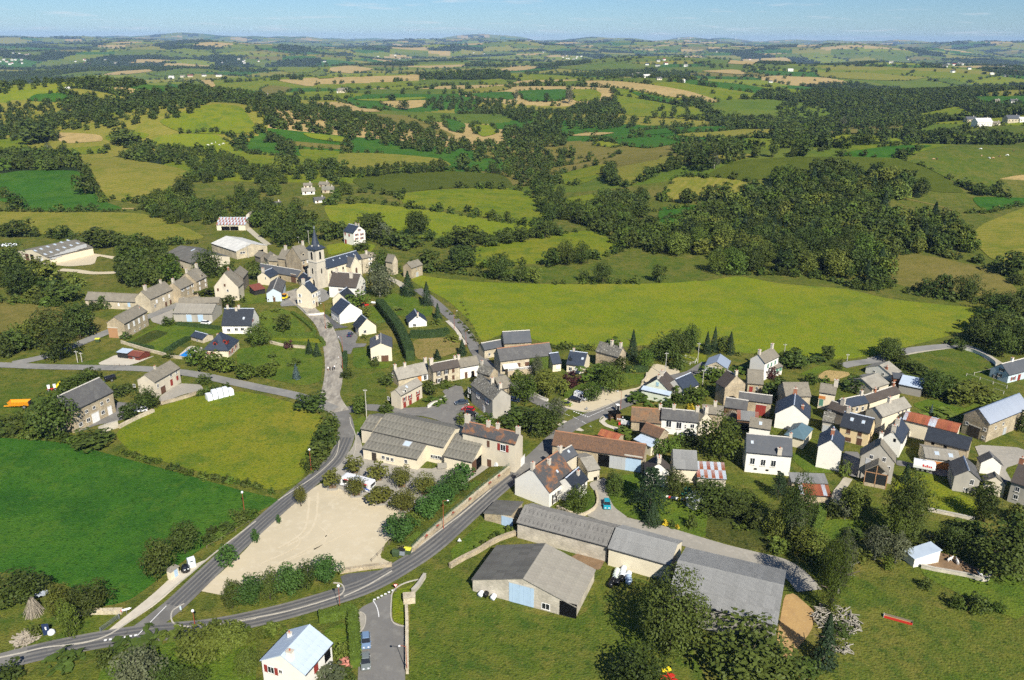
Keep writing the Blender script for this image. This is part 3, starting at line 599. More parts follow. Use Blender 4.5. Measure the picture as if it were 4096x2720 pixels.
mat('old_cream',(.60,.53,.40),[(.35,(.44,.39,.30),.45,.75),(1.5,(.35,.31,.24),.6,.85)],.92,(4,.02),stretch=(1,1,.4))
mat('grey_render',(.40,.37,.31),[(.4,(.30,.28,.235),.45,.75),(1.5,(.24,.225,.19),.6,.85)],.92,(4,.02),stretch=(1,1,.4))
mat('peach',(.70,.545,.31),[(.5,(.62,.47,.26),.5,.85)],.9)
mat('pale_green_wall',(.64,.67,.53),[(.5,(.55,.58,.46),.5,.85)],.9)
mat('pale_blue_wall',(.50,.58,.62),[(.5,(.44,.51,.55),.5,.85)],.9)
mat('slate_wall',(.205,.20,.185),[(.9,(.14,.138,.13),.45,.7),(4,(.27,.26,.24),.55,.8)],.8,(6,.02))
mat('black_wood',(.02,.02,.02),[(3,(.035,.033,.03),.45,.75)],.8)
mat('red_wood',(.15,.035,.022),[(3,(.10,.025,.018),.45,.75)],.8)
mat('brown_wood',(.15,.085,.045),[(3,(.10,.055,.03),.45,.75)],.85)
mat('grey_wood',(.30,.28,.24),[(3,(.20,.185,.16),.45,.75)],.9,stretch=(4,4,.5))
mat('slate',(.024,.029,.038),[(.8,(.034,.040,.050),.45,.75),(5,(.015,.019,.027),.5,.8)],.55,(7,.015),spec=.4)
mat('slate_blue',(.033,.043,.062),[(.8,(.046,.057,.078),.45,.75),(5,(.022,.030,.046),.5,.8)],.5,(7,.015),spec=.45)
mat('slate_mid',(.080,.086,.095),[(.6,(.11,.112,.115),.45,.75),(5,(.052,.056,.064),.5,.8)],.65,(6,.03))
mat('slate_old',(.098,.095,.092),[(.5,(.15,.145,.13),.48,.75),(4,(.055,.054,.053),.48,.75),(2.2,(.26,.25,.21),.62,.76)],.8,(4,.05))
mat('slate_brown',(.072,.058,.048),[(.6,(.095,.078,.062),.45,.75),(5,(.045,.037,.032),.5,.8)],.7,(6,.03))
mat('lauze',(.205,.182,.140),[(.4,(.26,.23,.175),.45,.75),(3.2,(.10,.09,.07),.50,.72),(2.0,(.32,.30,.24),.6,.78)],.92,(3,.09))
mat('lauze_speckled',(.16,.15,.125),[(2.2,(.075,.070,.060),.46,.60),(1.7,(.46,.44,.38),.56,.66),(.4,(.22,.20,.15),.5,.8)],.92,(3,.09))
mat('rust_slate',(.070,.068,.068),[(.45,(.30,.125,.045),.50,.66),(3,(.42,.20,.07),.60,.72),(4,(.04,.04,.042),.52,.8)],.85,(5,.04))
mat('rust_roof',(.17,.115,.070),[(.5,(.25,.125,.055),.46,.7),(2.5,(.085,.065,.048),.48,.68),(3.5,(.36,.20,.09),.62,.78)],.9,(4,.06))
mat('brown_tile',(.145,.085,.052),[(.9,(.20,.105,.055),.46,.72),(3.2,(.070,.047,.036),.48,.66),(2.4,(.27,.15,.085),.62,.78)],.9,(4,.06))
mat('fibro',(.205,.190,.150),[(.45,(.15,.14,.115),.43,.62),(1.6,(.28,.26,.21),.52,.7),(3.5,(.095,.088,.07),.52,.66)],.9,(5,.02),rnd=.07)
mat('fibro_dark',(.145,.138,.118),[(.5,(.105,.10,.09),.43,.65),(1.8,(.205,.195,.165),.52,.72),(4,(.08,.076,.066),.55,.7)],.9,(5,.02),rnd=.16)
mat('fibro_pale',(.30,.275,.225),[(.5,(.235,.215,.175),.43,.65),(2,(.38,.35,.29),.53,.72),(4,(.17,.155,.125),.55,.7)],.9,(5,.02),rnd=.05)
mat('corrugated',(.250,.248,.235),[(.4,(.20,.20,.19),.45,.75),(2.5,(.31,.30,.275),.58,.8)],.85,(5,.01),rnd=.09)
mat('corrugated_stained',(.205,.195,.175),[(.6,(.10,.095,.088),.48,.66),(2.0,(.055,.052,.050),.56,.70)],.9,(5,.02),rnd=.09)
mat('white_roof',(.60,.585,.535),[(.5,(.50,.49,.45),.45,.75)],.8,(5,.02),rnd=.1)
mat('rusty_sheet',(.29,.090,.042),[(.8,(.36,.13,.06),.45,.75),(3,(.20,.065,.035),.5,.8)],.85,(4,.03),rnd=.15)
mat('zinc_sheet',(.46,.50,.54),[(.8,(.38,.42,.46),.45,.75),(3,(.36,.20,.12),.63,.8)],.5,(4,.01),rnd=.1)
mat('blue_metal',(.185,.225,.295),[(.5,(.155,.19,.25),.45,.75)],.45,spec=.5,rnd=.04)
mat('pale_blue_roof',(.47,.545,.625),[(.5,(.40,.47,.55),.45,.75),(4,(.53,.60,.67),.58,.8)],.6,(5,.01),rnd=.03)
mat('teal_roof',(.085,.145,.175),[(.6,(.115,.18,.205),.45,.75)],.55,(5,.02))
mat('red_tile',(.175,.050,.034),[(2,(.22,.07,.045),.45,.75),(5,(.11,.035,.026),.5,.8)],.85,(6,.02))
mat('glass',(.018,.021,.026),rough=.08,spec=.6)
mat('dark_open',(.008,.008,.008),rough=1,spec=0)
mat('frame_white',(.80,.79,.76),rough=.6);mat('sill_stone',(.52,.48,.40),rough=.9)
mat('ridge_pale',(.50,.47,.41),[(2,(.40,.37,.31),.45,.75)],.9);mat('ridge_zinc',(.42,.46,.52),rough=.5);mat('ridge_tile',(.33,.16,.085),[(2,(.24,.12,.07),.45,.75)],.9)
mat('gutter_dark',(.035,.035,.038),rough=.5)
mat('brick',(.34,.14,.075),[(4,(.26,.11,.06),.45,.75)],.9);mat('chimney_render',(.56,.50,.40),[(1.5,(.42,.37,.29),.45,.75)],.9)
mat('pot_red',(.42,.12,.06),rough=.9)
for nm,c in(('red',(.26,.035,.025)),('white',(.78,.77,.74)),('blue',(.40,.53,.66)),('brown',(.12,.060,.035)),('green',(.10,.24,.17)),('dark',(.045,.035,.028)),('orange',(.52,.20,.05)),('grey',(.42,.43,.43)),('teal',(.30,.47,.52)),('tan',(.40,.22,.11))):
    mat('sh_'+nm,c,[(3,tuple(v*.8 for v in c),.5,.8)],.75)
def unit_frame():
    b=MB();t=.07
    b.box(-.5,-.05,-.5,.5,.03,-.5+t);b.box(-.5,-.05,.5-t,.5,.03,.5);b.box(-.5,-.05,-.5+t,-.5+t,.03,.5-t);b.box(.5-t,-.05,-.5+t,.5,.03,.5-t);b.box(-.025,-.045,-.5+t,.025,.03,.5-t)
    return b.mesh('window')
ME_FRAME=unit_frame();ME_FRAME.materials.append(MATS['frame_white'])
ME_PANE=MB().box(-.46,-.025,-.46,.46,.02,.46).mesh('pane');ME_PANE.materials.append(MATS['glass'])
ME_SILL=MB().box(-.58,-.14,-.56,.58,.03,-.50).mesh('sill');ME_SILL.materials.append(MATS['sill_stone'])
ME_BOARD={}
def board(m):
    if m not in ME_BOARD:
        b=MB()
        for i in range(4):b.box(-.5+i*.25+.006,-.06-.012*(i%2),-.5,-.5+(i+1)*.25-.006,.03,.5)
        b.box(-.49,-.04,-.49,.49,.02,.49)
        me_=b.mesh('board');me_.materials.append(MATS[m]);ME_BOARD[m]=me_
    return ME_BOARD[m]
ME_DARK=MB().box(-.5,-.02,-.5,.5,.03,.5).mesh('opening');ME_DARK.materials.append(MATS['dark_open'])
ME_LINTEL=MB().box(-.58,-.08,.5,.58,.03,.58).mesh('lintel');ME_LINTEL.materials.append(MATS['sill_stone'])
ME_PANEL={}
def panel_mesh(m,corr):
    k=(m,corr)
    if k not in ME_PANEL:
        if corr:
            n=10;v,f=[],[]
            for i in range(n+1):z=.035*math.cos(i*PI);v+=[(i/n,0,z+.03),(i/n,1,z)]
            f=[(2*i,2*i+2,2*i+3,2*i+1)for i in range(n)]
            me_=mesh('sheet',v,f)
        else:
            v=[(.012,0,.055),(.988,0,.055),(.988,1,.02),(.012,1,.02),(.012,0,.02),(.988,0,.02),(.988,1,-.01),(.012,1,-.01)]
            me_=mesh('sheet',v,[(0,1,2,3),(4,5,1,0),(5,6,2,1),(7,4,0,3),(6,7,3,2)])
        me_.materials.append(MATS[m]);ME_PANEL[k]=me_
    return ME_PANEL[k]
LAND=[]
SHEETS={'fibro':(1.15,2.6,False),'fibro_dark':(1.15,2.6,False),'fibro_pale':(1.15,2.6,False),'corrugated':(1.05,3.2,True),'corrugated_stained':(1.05,3.2,True),
          'white_roof':(1.15,2.6,False),'rusty_sheet':(.95,3.0,True),'zinc_sheet':(.95,3.0,True),'blue_metal':(1.05,6,True),'pale_blue_roof':(1.3,1.3,False)}
class House:pass
def solve(f,lo,hi,target):
    """f falls with its argument (pixel rows go up as things get higher or deeper)"""
    for _ in range(40):
        m=(lo+hi)/2
        if f(m)>target:lo=m
        else:hi=m
    return(lo+hi)/2
def bld(nick,name,cat,label,t,a,b,mode,ridge,pitch=40,end='a',h=None,base=None,far=None,dep=None,wall='stone',roof='slate',roof2=None,
        wins=(),chim=(),sky_=(),dorm=(),ridge_m=None,gut=True,shed=False,hip=None,cm='chimney_render',sag=0.0,group=None,half=0.0,panels=True,land=True,mix=None):
    ax,ay=px(t,*a);bx,by=px(t,*b)
    if base is not None:
        e=base[0];ex,ey=(ax,ay)if e=='a' else(bx,by);f0=ground(ex,px(t,0,base[1])[1])
        h=solve(lambda z:proj((f0.x,f0.y,f0.z+z))[1],.5,25,ey)
    z0=0.0
    for _ in range(3):
        A,B_=on_z(ax,ay,z0+h),on_z(bx,by,z0+h);mid=(A+B_)/2;z0=float(HT(mid.x,mid.y))
    X=Vector((B_.x-A.x,B_.y-A.y,0));Ln=X.length;X/=Ln;Y=Vector((-X.y,X.x,0));UP=Vector((0,0,1));tp=math.tan(math.radians(pitch))
    if mode=='E':
        if dep is None:
            E_=A if end=='a' else B_;ry_=px(t,*ridge)[1]
            d=solve(lambda d:proj(E_+Y*d+UP*(d*tp))[1],.6,40,ry_);D=d if shed else 2*d
        else:D=dep;d=D if shed else D/2
        r=d*tp;LX,LY=Ln,D
    else:
        mid=(A+B_)/2;r=solve(lambda z:proj(mid+UP*z)[1],.3,20,px(t,*ridge)[1])
        F_=on_z(*px(t,*far),z0+h+r);D=max(3.0,(F_-mid).dot(Y));LX,LY=Ln,D;d=Ln/2;tp=r/d
    rz=math.atan2(X.y,X.x)
    e=empty(name,(A.x,A.y,z0),rz);tag(e,label,cat,group)
    if land:LAND.append((Vector((A.x,A.y,z0))+X*LX/2+Y*LY/2,nick))
    H_=House();H_.e,H_.LX,H_.LY,H_.h,H_.r,H_.tp,H_.X,H_.Y,H_.A,H_.z0,H_.mode,H_.d=e,LX,LY,h,r,tp,X,Y,Vector((A.x,A.y,z0)),z0,mode,d
    i,j,th=.25,.18,.13
    wb=MB()
    if hip is not None:wb.box(i,i,-1.2,LX-i,LY-i,h+.05)
    elif mode=='E':
        pr=[(i,-1.2),(LY-i,-1.2),(LY-i,h+(r if shed else i*tp)-.03-(i*tp if shed else 0)),(i,h+i*tp-.03)]
        if not shed:pr.insert(3,(LY/2,h+r-.03))
        wb.prism(pr,'x',j,LX-j)
    else:wb.prism([(i,-1.2),(LX-i,-1.2),(LX-i,h+i*tp-.03),(LX/2,h+r-.03),(i,h+i*tp-.03)],'y',j,LY-j)
    wb.build('wall',wall,e)
    rb=MB()
    if hip is not None:
        ins=min(LX,LY)/2*hip;ym=LY/2;zr=h+r
        if LX>=LY:R1,R2=(ins,ym,zr),(LX-ins,ym,zr)
        else:R1,R2=(LX/2,ins,zr),(LX/2,LY-ins,zr)
        v=[(0,0,h),(LX,0,h),(LX,LY,h),(0,LY,h),R1,R2]
        f=[(0,1,5,4),(1,2,5),(2,3,4,5),(3,0,4)]if LX>=LY else[(0,1,4),(1,2,5,4),(2,3,5),(3,0,4,5)]
        rb.add(v,f+[(3,2,1,0)])
    else:
        n=1 if sag==0 else max(4,int((LX if mode=='E' else LY)/2.2));run=LX if mode=='E' else LY;wid=LY if mode=='E' else LX
        rr=random.Random(hash(label)%1000 if False else len(label)*7+int(LX*10))
        pts_=[]
        for q in range(n+1):
            s_=run*q/n;jz=[rr.uniform(-sag,sag)for _ in range(3)];bow=-sag*1.6*math.sin(PI*q/n)
            hf=half*r if(half and mode=='G' and q==0)else 0
            if shed:pr=[(0,h+jz[0]),(wid,h+r+jz[1]),(wid,h+r+th+jz[1]),(0,h+th+jz[0])]
            else:pr=[(0,h+jz[0]),(wid/2,h+r+jz[1]+bow-hf),(wid,h+jz[2]),(wid,h+th+jz[2]),(wid/2,h+r+th+jz[1]+bow-hf),(0,h+th+jz[0])]
            pts_.append([(s_,p[0],p[1])if mode=='E' else(p[0],s_,p[1])for p in pr])
        k=len(pts_[0]);v=[p for row in pts_ for p in row];f=[tuple(range(k)),tuple(range(n*k,n*k+k))[::-1]]
        f+=[(q*k+m_,q*k+(m_+1)%k,(q+1)*k+(m_+1)%k,(q+1)*k+m_)for q in range(n)for m_ in range(k)]
        rb.add(v,f)
    ro=rb.build('roof',roof,e)
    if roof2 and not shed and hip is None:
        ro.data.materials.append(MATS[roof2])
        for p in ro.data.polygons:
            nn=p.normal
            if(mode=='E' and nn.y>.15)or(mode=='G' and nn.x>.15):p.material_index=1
    if panels and hip is None and roof in SHEETS:
        slopes=[]
        wid,run=(LY,LX)if mode=='E' else(LX,LY);sl=math.hypot(d,r)
        slopes=[0]if shed else[0,1]
        for s_ in slopes:
            rm=roof2 if(s_==1 and roof2)else roof
            if rm not in SHEETS:continue
            if mode=='E' and s_==1 and not far:continue
            pw,pl,corr=SHEETS[rm];nx,ny=max(1,round(run/pw)),max(1,round(sl/pl))
            while nx*ny>280:pl*=1.25;pw*=1.1;nx,ny=max(1,round(run/pw)),max(1,round(sl/pl))
            ang=math.atan2(r,d)
            for u in range(nx):
                for v_ in range(ny):
                    mm=rm
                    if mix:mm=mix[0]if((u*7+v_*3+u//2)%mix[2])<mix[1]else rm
                    o=bpy.data.objects.new('sheet',panel_mesh(mm,corr));COL.objects.link(o);o.parent=ro
                    c_,q_=v_*sl/ny,u*run/nx;cy_,cz_=c_*math.cos(ang),h+th+.012+c_*math.sin(ang)
                    o.scale=(run/nx,sl/ny,1)
                    if mode=='E':
                        if s_==0:o.location=(q_,cy_,cz_);o.rotation_euler=(ang,0,0)
                        else:o.location=(q_+run/nx,LY-cy_,cz_);o.rotation_euler=(ang,0,PI)
                    else:
                        if s_==0:o.location=(cy_,q_+run/nx,cz_);o.rotation_euler=(ang,0,-PI/2)
                        else:o.location=(LX-cy_,q_,cz_);o.rotation_euler=(ang,0,PI/2)
    if hip is None and not shed:
        rm=ridge_m or('ridge_zinc' if roof in('slate','slate_blue')else roof if roof in SHEETS or 'lauze' in roof else 'ridge_pale' if roof in('slate_mid','slate_old','slate_brown')else 'ridge_tile')
        q=MB();z=h+r+th
        if mode=='E':q.prism([(LY/2-.2,z-.12),(LY/2+.2,z-.12),(LY/2,z+.10)],'x',-.02,LX+.02)
        else:q.prism([(LX/2-.2,z-.12),(LX/2+.2,z-.12),(LX/2,z+.10)],'y',-.02,LY+.02)
        q.build('ridge',rm,e)
    if gut:
        q=MB()
        if mode=='E' or hip is not None:q.box(0,-.13,h-.08,LX,-.01,h+.06)
        else:q.box(-.13,0,h-.08,-.01,LY,h+.06);q.box(LX+.01,0,h-.08,LX+.13,LY,h+.06)
        q.build('gutter','gutter_dark',e)
    O=H_.A;C=Vector(((CAM-O).dot(X),(CAM-O).dot(Y),CAM.z-O.z))
    def loc_ray(x,y):
        q=ray(*px(t,x,y));return Vector((q.dot(X),q.dot(Y),q.z))
    def hit(x,y,n,k):
        q=loc_ray(x,y);return C+q*((k-n.dot(C))/n.dot(q))
    H_.hit=hit
    PL={'f':(Vector((0,1,0)),(i if(mode=='E' or hip is not None)else j),0.0),'l':(Vector((1,0,0)),(j if mode=='E' and hip is None else i),-PI/2),'r':(Vector((1,0,0)),LX-(j if mode=='E' and hip is None else i),PI/2)}
    for wspec in wins:
        face,sty,pts_,ww,hh=wspec[:5];n,k,rot=PL[face];kind,_,colr=sty.partition('_')
        for(x,y)in pts_:
            p=hit(x,y,n,k);p.z=min(max(p.z,hh/2+.02 if kind in 'dgo' else hh/2+.2),h+r)
            if kind in 'dgo':p.z=hh/2+.05 if len(wspec)<6 else p.z
            off=Vector((0,-.012,0));off.rotate(Matrix.Rotation(rot,3,'Z'));p=p+off
            if kind=='o':obj('opening',ME_DARK,None,e,p,rot,(ww,1,hh));continue
            if kind in 'dg':
                o=obj('door' if kind=='d' else 'garage_door',board('sh_'+colr),None,e,p,rot,(ww,1,hh));o2=obj('lintel',ME_LINTEL,None,o);continue
            if kind=='c':o=obj('shutter',board('sh_'+colr),None,e,p,rot,(ww,1,hh));obj('sill',ME_SILL,None,o);continue
            o=obj('window',ME_FRAME,None,e,p,rot,(ww,1,hh));obj('pane',ME_PANE,None,o);obj('sill',ME_SILL,None,o)
            if kind=='s':
                for s_ in(-1,1):obj('shutter',board('sh_'+colr),None,o,(s_*.78,0,0),None,(.5,1,1.02))
    def roof_z(x,y):
        if hip is not None:return h+r*.6
        if mode=='E':return h+(y if(shed or y<LY/2)else LY-y)*tp
        return h+(x if x<LX/2 else LX-x)*tp
    for cs in chim:
        if cs[0]=='r':
            best=None
            for q_ in range(41):
                s_=q_/40;pt=(O+X*LX*s_+Y*LY/2)if mode=='E' else(O+X*LX/2+Y*LY*s_)
                e_=abs(proj(pt+UP*(h+r+.6))[0]-px(t,cs[1],0)[0])
                if best is None or e_<best[0]:best=(e_,s_)
            s_=best[1];c_=Vector((min(max(LX*s_,.45),LX-.45),LY/2,h+r))if mode=='E' else Vector((LX/2,min(max(LY*s_,.45),LY-.45),h+r));big=cs[2]if len(cs)>2 else 1.0
        else:
            if mode=='E':n,k=Vector((0,-tp,1)),h
            elif cs[0]=='q':n,k=Vector((tp,0,1)),h+LX*tp
            else:n,k=Vector((-tp,0,1)),h
            c_=hit(cs[1],cs[2],n,k);big=cs[3]if len(cs)>3 else 1.0
        wx,wy,hc=.42*big,.30*big,1.25*big;zb=roof_z(c_.x,c_.y)-.5
        o=MB().box(c_.x-wx,c_.y-wy,zb,c_.x+wx,c_.y+wy,zb+.5+hc).build('chimney',cm,e)
        MB().box(c_.x-wx-.09,c_.y-wy-.09,zb+.5+hc,c_.x+wx+.09,c_.y+wy+.09,zb+.62+hc).build('cap','chimney_render',o)
        MB().lathe([(.14,zb+.62+hc),(.12,zb+.98+hc)],8,(c_.x,c_.y,0)).build('pot','pot_red' if cm!='grey_render' else 'sh_grey',o)
    for(x,y,ww,hh)in sky_:
        if mode=='E':n,k,eu=Vector((0,-tp,1)),h+th+.03,(math.atan(tp),0,0)
        else:
            n,k,eu=Vector((tp,0,1)),h+th+.03+LX*tp,(0,math.atan(tp),0)
        p=hit(x,y,n,k);o=bpy.data.objects.new('roof_window',ME_SKYL[0]);COL.objects.link(o);o.parent=e;o.location=p;o.rotation_euler=eu;o.scale=(ww,hh,1)if mode=='E' else(hh,ww,1)
        obj('pane',ME_SKYL[1],None,o)
    for(x,y,ww,m_)in dorm:
        p=hit(x,y,Vector((0,-tp,1)),h+.1);dl=1.5/tp+.2
        q=MB().prism([(p.x-ww/2,p.z-.4),(p.x+ww/2,p.z-.4),(p.x+ww/2,p.z+1.0),(p.x,p.z+1.0+ww*.42),(p.x-ww/2,p.z+1.0)],'y',p.y,p.y+dl);o=q.build('dormer',m_,e)
        q=MB();g=ww/2+.15;z_=p.z+1.0-.12
        q.prism([(p.x-g,z_),(p.x,z_+g*.84),(p.x+g,z_),(p.x+g,z_+.12),(p.x,z_+g*.84+.12),(p.x-g,z_+.12)],'y',p.y-.2,p.y+dl+ww*.3);q.build('dormer_roof',roof,o)
        obj('pane',ME_PANE,None,o,(p.x,p.y-.03,p.z+.45),None,(ww*.6,1,.8))
    return H_
ME_SKYL=[MB().box(-.5,-.5,-.02,.5,.5,.07).mesh('roof_window'),MB().box(-.40,-.40,.05,.40,.40,.085).mesh('pane')]
ME_SKYL[0].materials.append(MATS['sh_grey']);ME_SKYL[1].materials.append(MATS['pale_blue_roof'])
# ================================================================== BUILDINGS: the village, one call per house
# ---- left part of the village
bld('the long cattle barn','cattle_barn','barn','long cattle barn with pale grey sheet roof and rows of roof lights','A',(160,358),(437,418),'G',(292,340),far=(600,228),base=('b',485),wall='cream',roof='fibro',
    wins=[('f','d_brown',[(258,438)],3.2,3.4),('f','o',[(300,432)],3,3.6),('f','d_white',[(380,455)],4,3.2),('r','c_grey',[(485,415),(535,395),(585,375),(632,355),(680,340),(728,322),(770,310)],3.4,1.8)],
    sky_=[(325,352,1.2,2.2),(380,335,1.2,2.2),(440,315,1.2,2.2),(505,295,1.2,2.2),(567,275,1.2,2.2),(628,257,1.2,2.2),(418,385,1.2,2.2),(470,365,1.2,2.2),(532,345,1.2,2.2),(592,323,1.2,2.2),(655,303,1.2,2.2),(715,284,1.2,2.2)])
bld('the low grey shed','farm_shed','shed','low wide shed with flat-looking dark grey sheet roof among trees','A',(1505,388),(1785,478),'E',(1630,305),pitch=16,h=4.2,wall='old_cream',roof='fibro_dark',wins=[('f','o',[(1600,470),(1680,488)],1.6,1)],sky_=[(1780,345,1,2.4)])
bld('the white-roofed barn','farm_barn','barn','stone barn with whitish sheet roof at the village edge','B',(100,362),(392,306),'G',(265,290),far=(-50,228),h=4.2,wall='stone_pale',roof='white_roof',wins=[('f','w',[(150,372),(175,368)],1.4,1.0),('f','o',[(330,360)],3,2.6)])
bld('the rust-striped shed','farm_shed','shed','open shed with rust-striped white sheet roof below the trees','A',(1992,114),(2262,114),'E',(1966,45),pitch=22,h=3.4,wall='cream',roof='zinc_sheet',mix=('rusty_sheet',2,5),wins=[('f','o',[(2080,135),(2160,135)],5,2.4)])
bld('the hidden stone house','stone_house','house','cream gabled stone house half hidden behind the rust-striped shed','A',(2262,30),(2326,34),'G',(2296,2),far=(2130,-25),h=5.5,wall='old_cream',roof='lauze',sag=.05)
bld('the long low stone house','stone_house','house','long low stone house with mottled stone-slab roof, leftmost of the row','A',(778,808),(1290,832),'E',(810,733),pitch=40,h=3.4,wall='stone_pale',roof='lauze',sag=.06,wins=[('f','c_white',[(1095,850)],.8,1.2),('f','c_blue',[(1190,850)],1.2,1.8)])
bld('the second house of the row','stone_house','house','two-storey stone house with slab roof, second from left of the row','A',(1385,805),(1600,708),'E',(1500,636),end='b',pitch=40,h=6,wall='stone_pale',roof='lauze',sag=.05,wins=[('f','c_white',[(1445,820),(1508,800),(1560,770)],1,1.5),('f','d_brown',[(1572,815),(1530,835)],1.1,2.1),('f','w',[(1430,860)],1,1.2)],chim=[('r',1340,1.5),('r',1480,1.1)])
bld('the third house of the row','stone_house','house','stone house with white shutters, third from left of the row','A',(1665,712),(1812,640),'E',(1716,577),end='b',pitch=40,h=6.2,wall='stone',roof='lauze',sag=.05,wins=[('f','s_white',[(1685,712),(1733,692),(1775,672)],.9,1.3),('f','d_white',[(1688,770)],1.2,2.2),('f','w',[(1735,740),(1780,722)],.9,1.2)],chim=[('r',1595,1.3)])
bld('the dormered row house','stone_house','house','stone house with a gabled dormer, rightmost of the row','A',(1812,640),(1912,592),'E',(1812,506),end='b',pitch=42,h=7,wall='stone',roof='lauze',sag=.05,wins=[('f','c_white',[(1840,652),(1892,625),(1845,700),(1897,668)],.8,1.3)],dorm=[(1865,592,1.6,'stone_pale')],chim=[('r',1715,1.2),('r',1825,1.4)])
bld('the brown-doored barn','stone_barn','barn','stone barn with brown garage door in its grey rendered gable','A',(1145,1030),(1362,910),'E',(1246,850),end='b',pitch=34,base=('a',1165),wall='stone',roof='lauze',sag=.04,wins=[('f','c_white',[(1187,1050),(1235,1022),(1281,998),(1326,972)],1.0,2.0),('f','w',[(1243,1092),(1290,1068),(1335,1040)],.8,.8),('l','g_tan',[(1050,1140)],3.8,4.0)],chim=[('p',1288,892,.4)])
bld('the low workshop','workshop','workshop','low long workshop with lichen-striped sheet roof and blue double doors','A',(1590,932),(1955,936),'E',(1996,846),end='b',pitch=22,base=('a',1008),wall='grey_render',roof='fibro_pale',wins=[('f','g_blue',[(1745,975),(1850,975)],2.1,3)])
bld('the roof behind the workshop','stone_barn','barn','long stone-roofed barn directly behind the low workshop','A',(1640,842),(2020,834),'E',(1655,790),pitch=35,h=5.0,wall='stone',roof='lauze',sag=.06)
bld('the half-hipped house','stone_house','house','old house with steep stone roof and cream gable facing the camera','A',(1968,690),(2200,692),'G',(2092,560),far=(2195,520),base=('b',812),wall='old_cream',roof='lauze',sag=.07,wins=[('f','c_brown',[(2072,670),(2010,712)],.8,1.2),('f','w',[(2100,720)],.9,1.2)],cm='brick',chim=[('r',2105,.9)])
bld('the stone house by the conifer','stone_house','house','narrow stone house behind the old cream-gabled one, beside a conifer','B',(168,606),(216,546),'E',(150,492),end='b',pitch=40,h=6,wall='stone_dark',roof='lauze',sag=.05)
bld('the white slate house','house','house','white two-storey house with big dark slate roof and three chimneys','A',(2040,1045),(2320,1046),'E',(2066,885),pitch=45,base=('a',1120),wall='white_wall',roof='slate',ridge_m='ridge_zinc',wins=[('f','w',[(2110,1085),(2180,1078),(2235,1075)],1.4,1.2),('r','s_red',[(2335,990)],.9,1.3)],chim=[('r',2098),('r',2205),('p',2180,905)],sky_=[(2248,975,.8,1.1)])
bld('the villa by the pool','villa','house','hipped slate villa with dormers and red shutters beside the pool','A',(1868,1270),(2105,1276),'E',(2040,1100),pitch=42,base=('b',1345),dep=11,hip=1.0,wall='cream',roof='slate_blue',wins=[('f','s_red',[(1900,1300),(1955,1305)],.9,1.3),('r','s_red',[(2125,1290),(2150,1265),(2178,1232)],.9,1.6)],dorm=[(1985,1225,1.5,'sh_red'),(2075,1205,1.5,'sh_red')],chim=[('r',2010)])
bld('the pool house','pool_house','hut','small stone pool house with slate roof behind the pool','A',(1752,1142),(1868,1173),'E',(1800,1094),pitch=26,base=('b',1208),wall='stone_pale',roof='slate_blue',wins=[('f','w',[(1820,1182)],.9,.9)])
bld('the black shed','garden_shed','shed','black board shed with flat pale roof on the pale yard','A',(1070,1290),(1172,1302),'E',(1115,1251),pitch=6,shed=True,base=('a',1342),wall='black_wood',roof='pale_blue_roof',panels=False)
bld('the red chalet','garden_shed','shed','dark red wooden chalet with red roof beside the black shed','A',(1172,1318),(1282,1336),'E',(1205,1272),pitch=18,base=('a',1352),wall='red_wood',roof='red_tile',wins=[('f','w',[(1235,1345)],.8,.8)])
bld('the stone barn with five windows','stone_barn','barn','large stone barn with speckled slate roof and white arched door','C',(655,576),(1048,386),'E',(905,253),end='b',pitch=40,base=('b',572),wall='stone',roof='slate_old',sag=.03,
    wins=[('f','w',[(728,600),(798,566),(866,531),(937,493),(994,464)],1.0,1.0),('f','w',[(745,687),(815,645),(950,575)],1.3,1.2),('f','d_white',[(885,632)],2.6,3.0),('f','d_white',[(1015,566)],1.5,2.8)],chim=[('p',690,560,.01)][:0])
bld('the cream farmhouse','farmhouse','house','cream farmhouse with outside steps and half metal, half slab roof','C',(1425,302),(1662,166),'E',(1330,232),pitch=33,base=('a',440),wall='old_cream',roof='lauze',roof2='pale_blue_roof',panels=False,sag=.03,
    wins=[('f','g_brown',[(1508,382)],2.2,2.4),('f','d_red',[(1582,298)],1.1,2.2,1),('f','c_red',[(1635,258)],1.0,1.5),('f','w',[(1575,230),(1625,200)],1.0,1.2),('l','w',[(1238,328)],.9,1.0),('f','w',[(1455,330)],.8,1.2)],chim=[('r',1428,.8)])
# ---- round the church
bld('the far white house','house','house','white three-storey house with red shutters alone above the church','B',(1088,172),(1184,193),'E',(1249,124),end='b',pitch=38,h=7.0,wall='white_wall',roof='slate_blue',wins=[('r','s_red',[(1215,205),(1262,200),(1215,241),(1263,235)],1.1,1.2),('r','s_red',[(1238,160)],1.0,1.1),('f','c_red',[(1108,195),(1145,208)],1,1.4),('f','d_red',[(1112,235)],1.6,2.4)],chim=[('r',1205),('r',1235)],cm='chimney_render')
bld('the manor','manor_house','house','large old stone manor with slab roof left of the church tower','B',(480,425),(700,456),'E',(540,336),pitch=42,h=6.5,wall='stone',roof='lauze',sag=.07,chim=[('r',560,1.5),('r',640,1.3)])
bld('the manor wing','manor_house','house','tall stone wing with dormer next to the church tower','B',(703,446),(808,420),'E',(748,293),end='b',pitch=44,h=9,wall='stone',roof='lauze',sag=.06,wins=[('f','s_white',[(775,445)],1.4,1.6),('f','w',[(725,462)],.9,1.4),('f','c_brown',[(727,505)],1.0,1.8)],dorm=[(722,395,1.8,'stone_pale')],chim=[('r',755,1.3)])
bld('the little stone outhouse','outhouse','shed','small stone outhouse with slab roof in front of the manor','B',(395,446),(540,458),'E',(430,396),pitch=35,h=3.2,wall='stone',roof='lauze',sag=.06,wins=[('f','o',[(465,440)],.8,.8)])
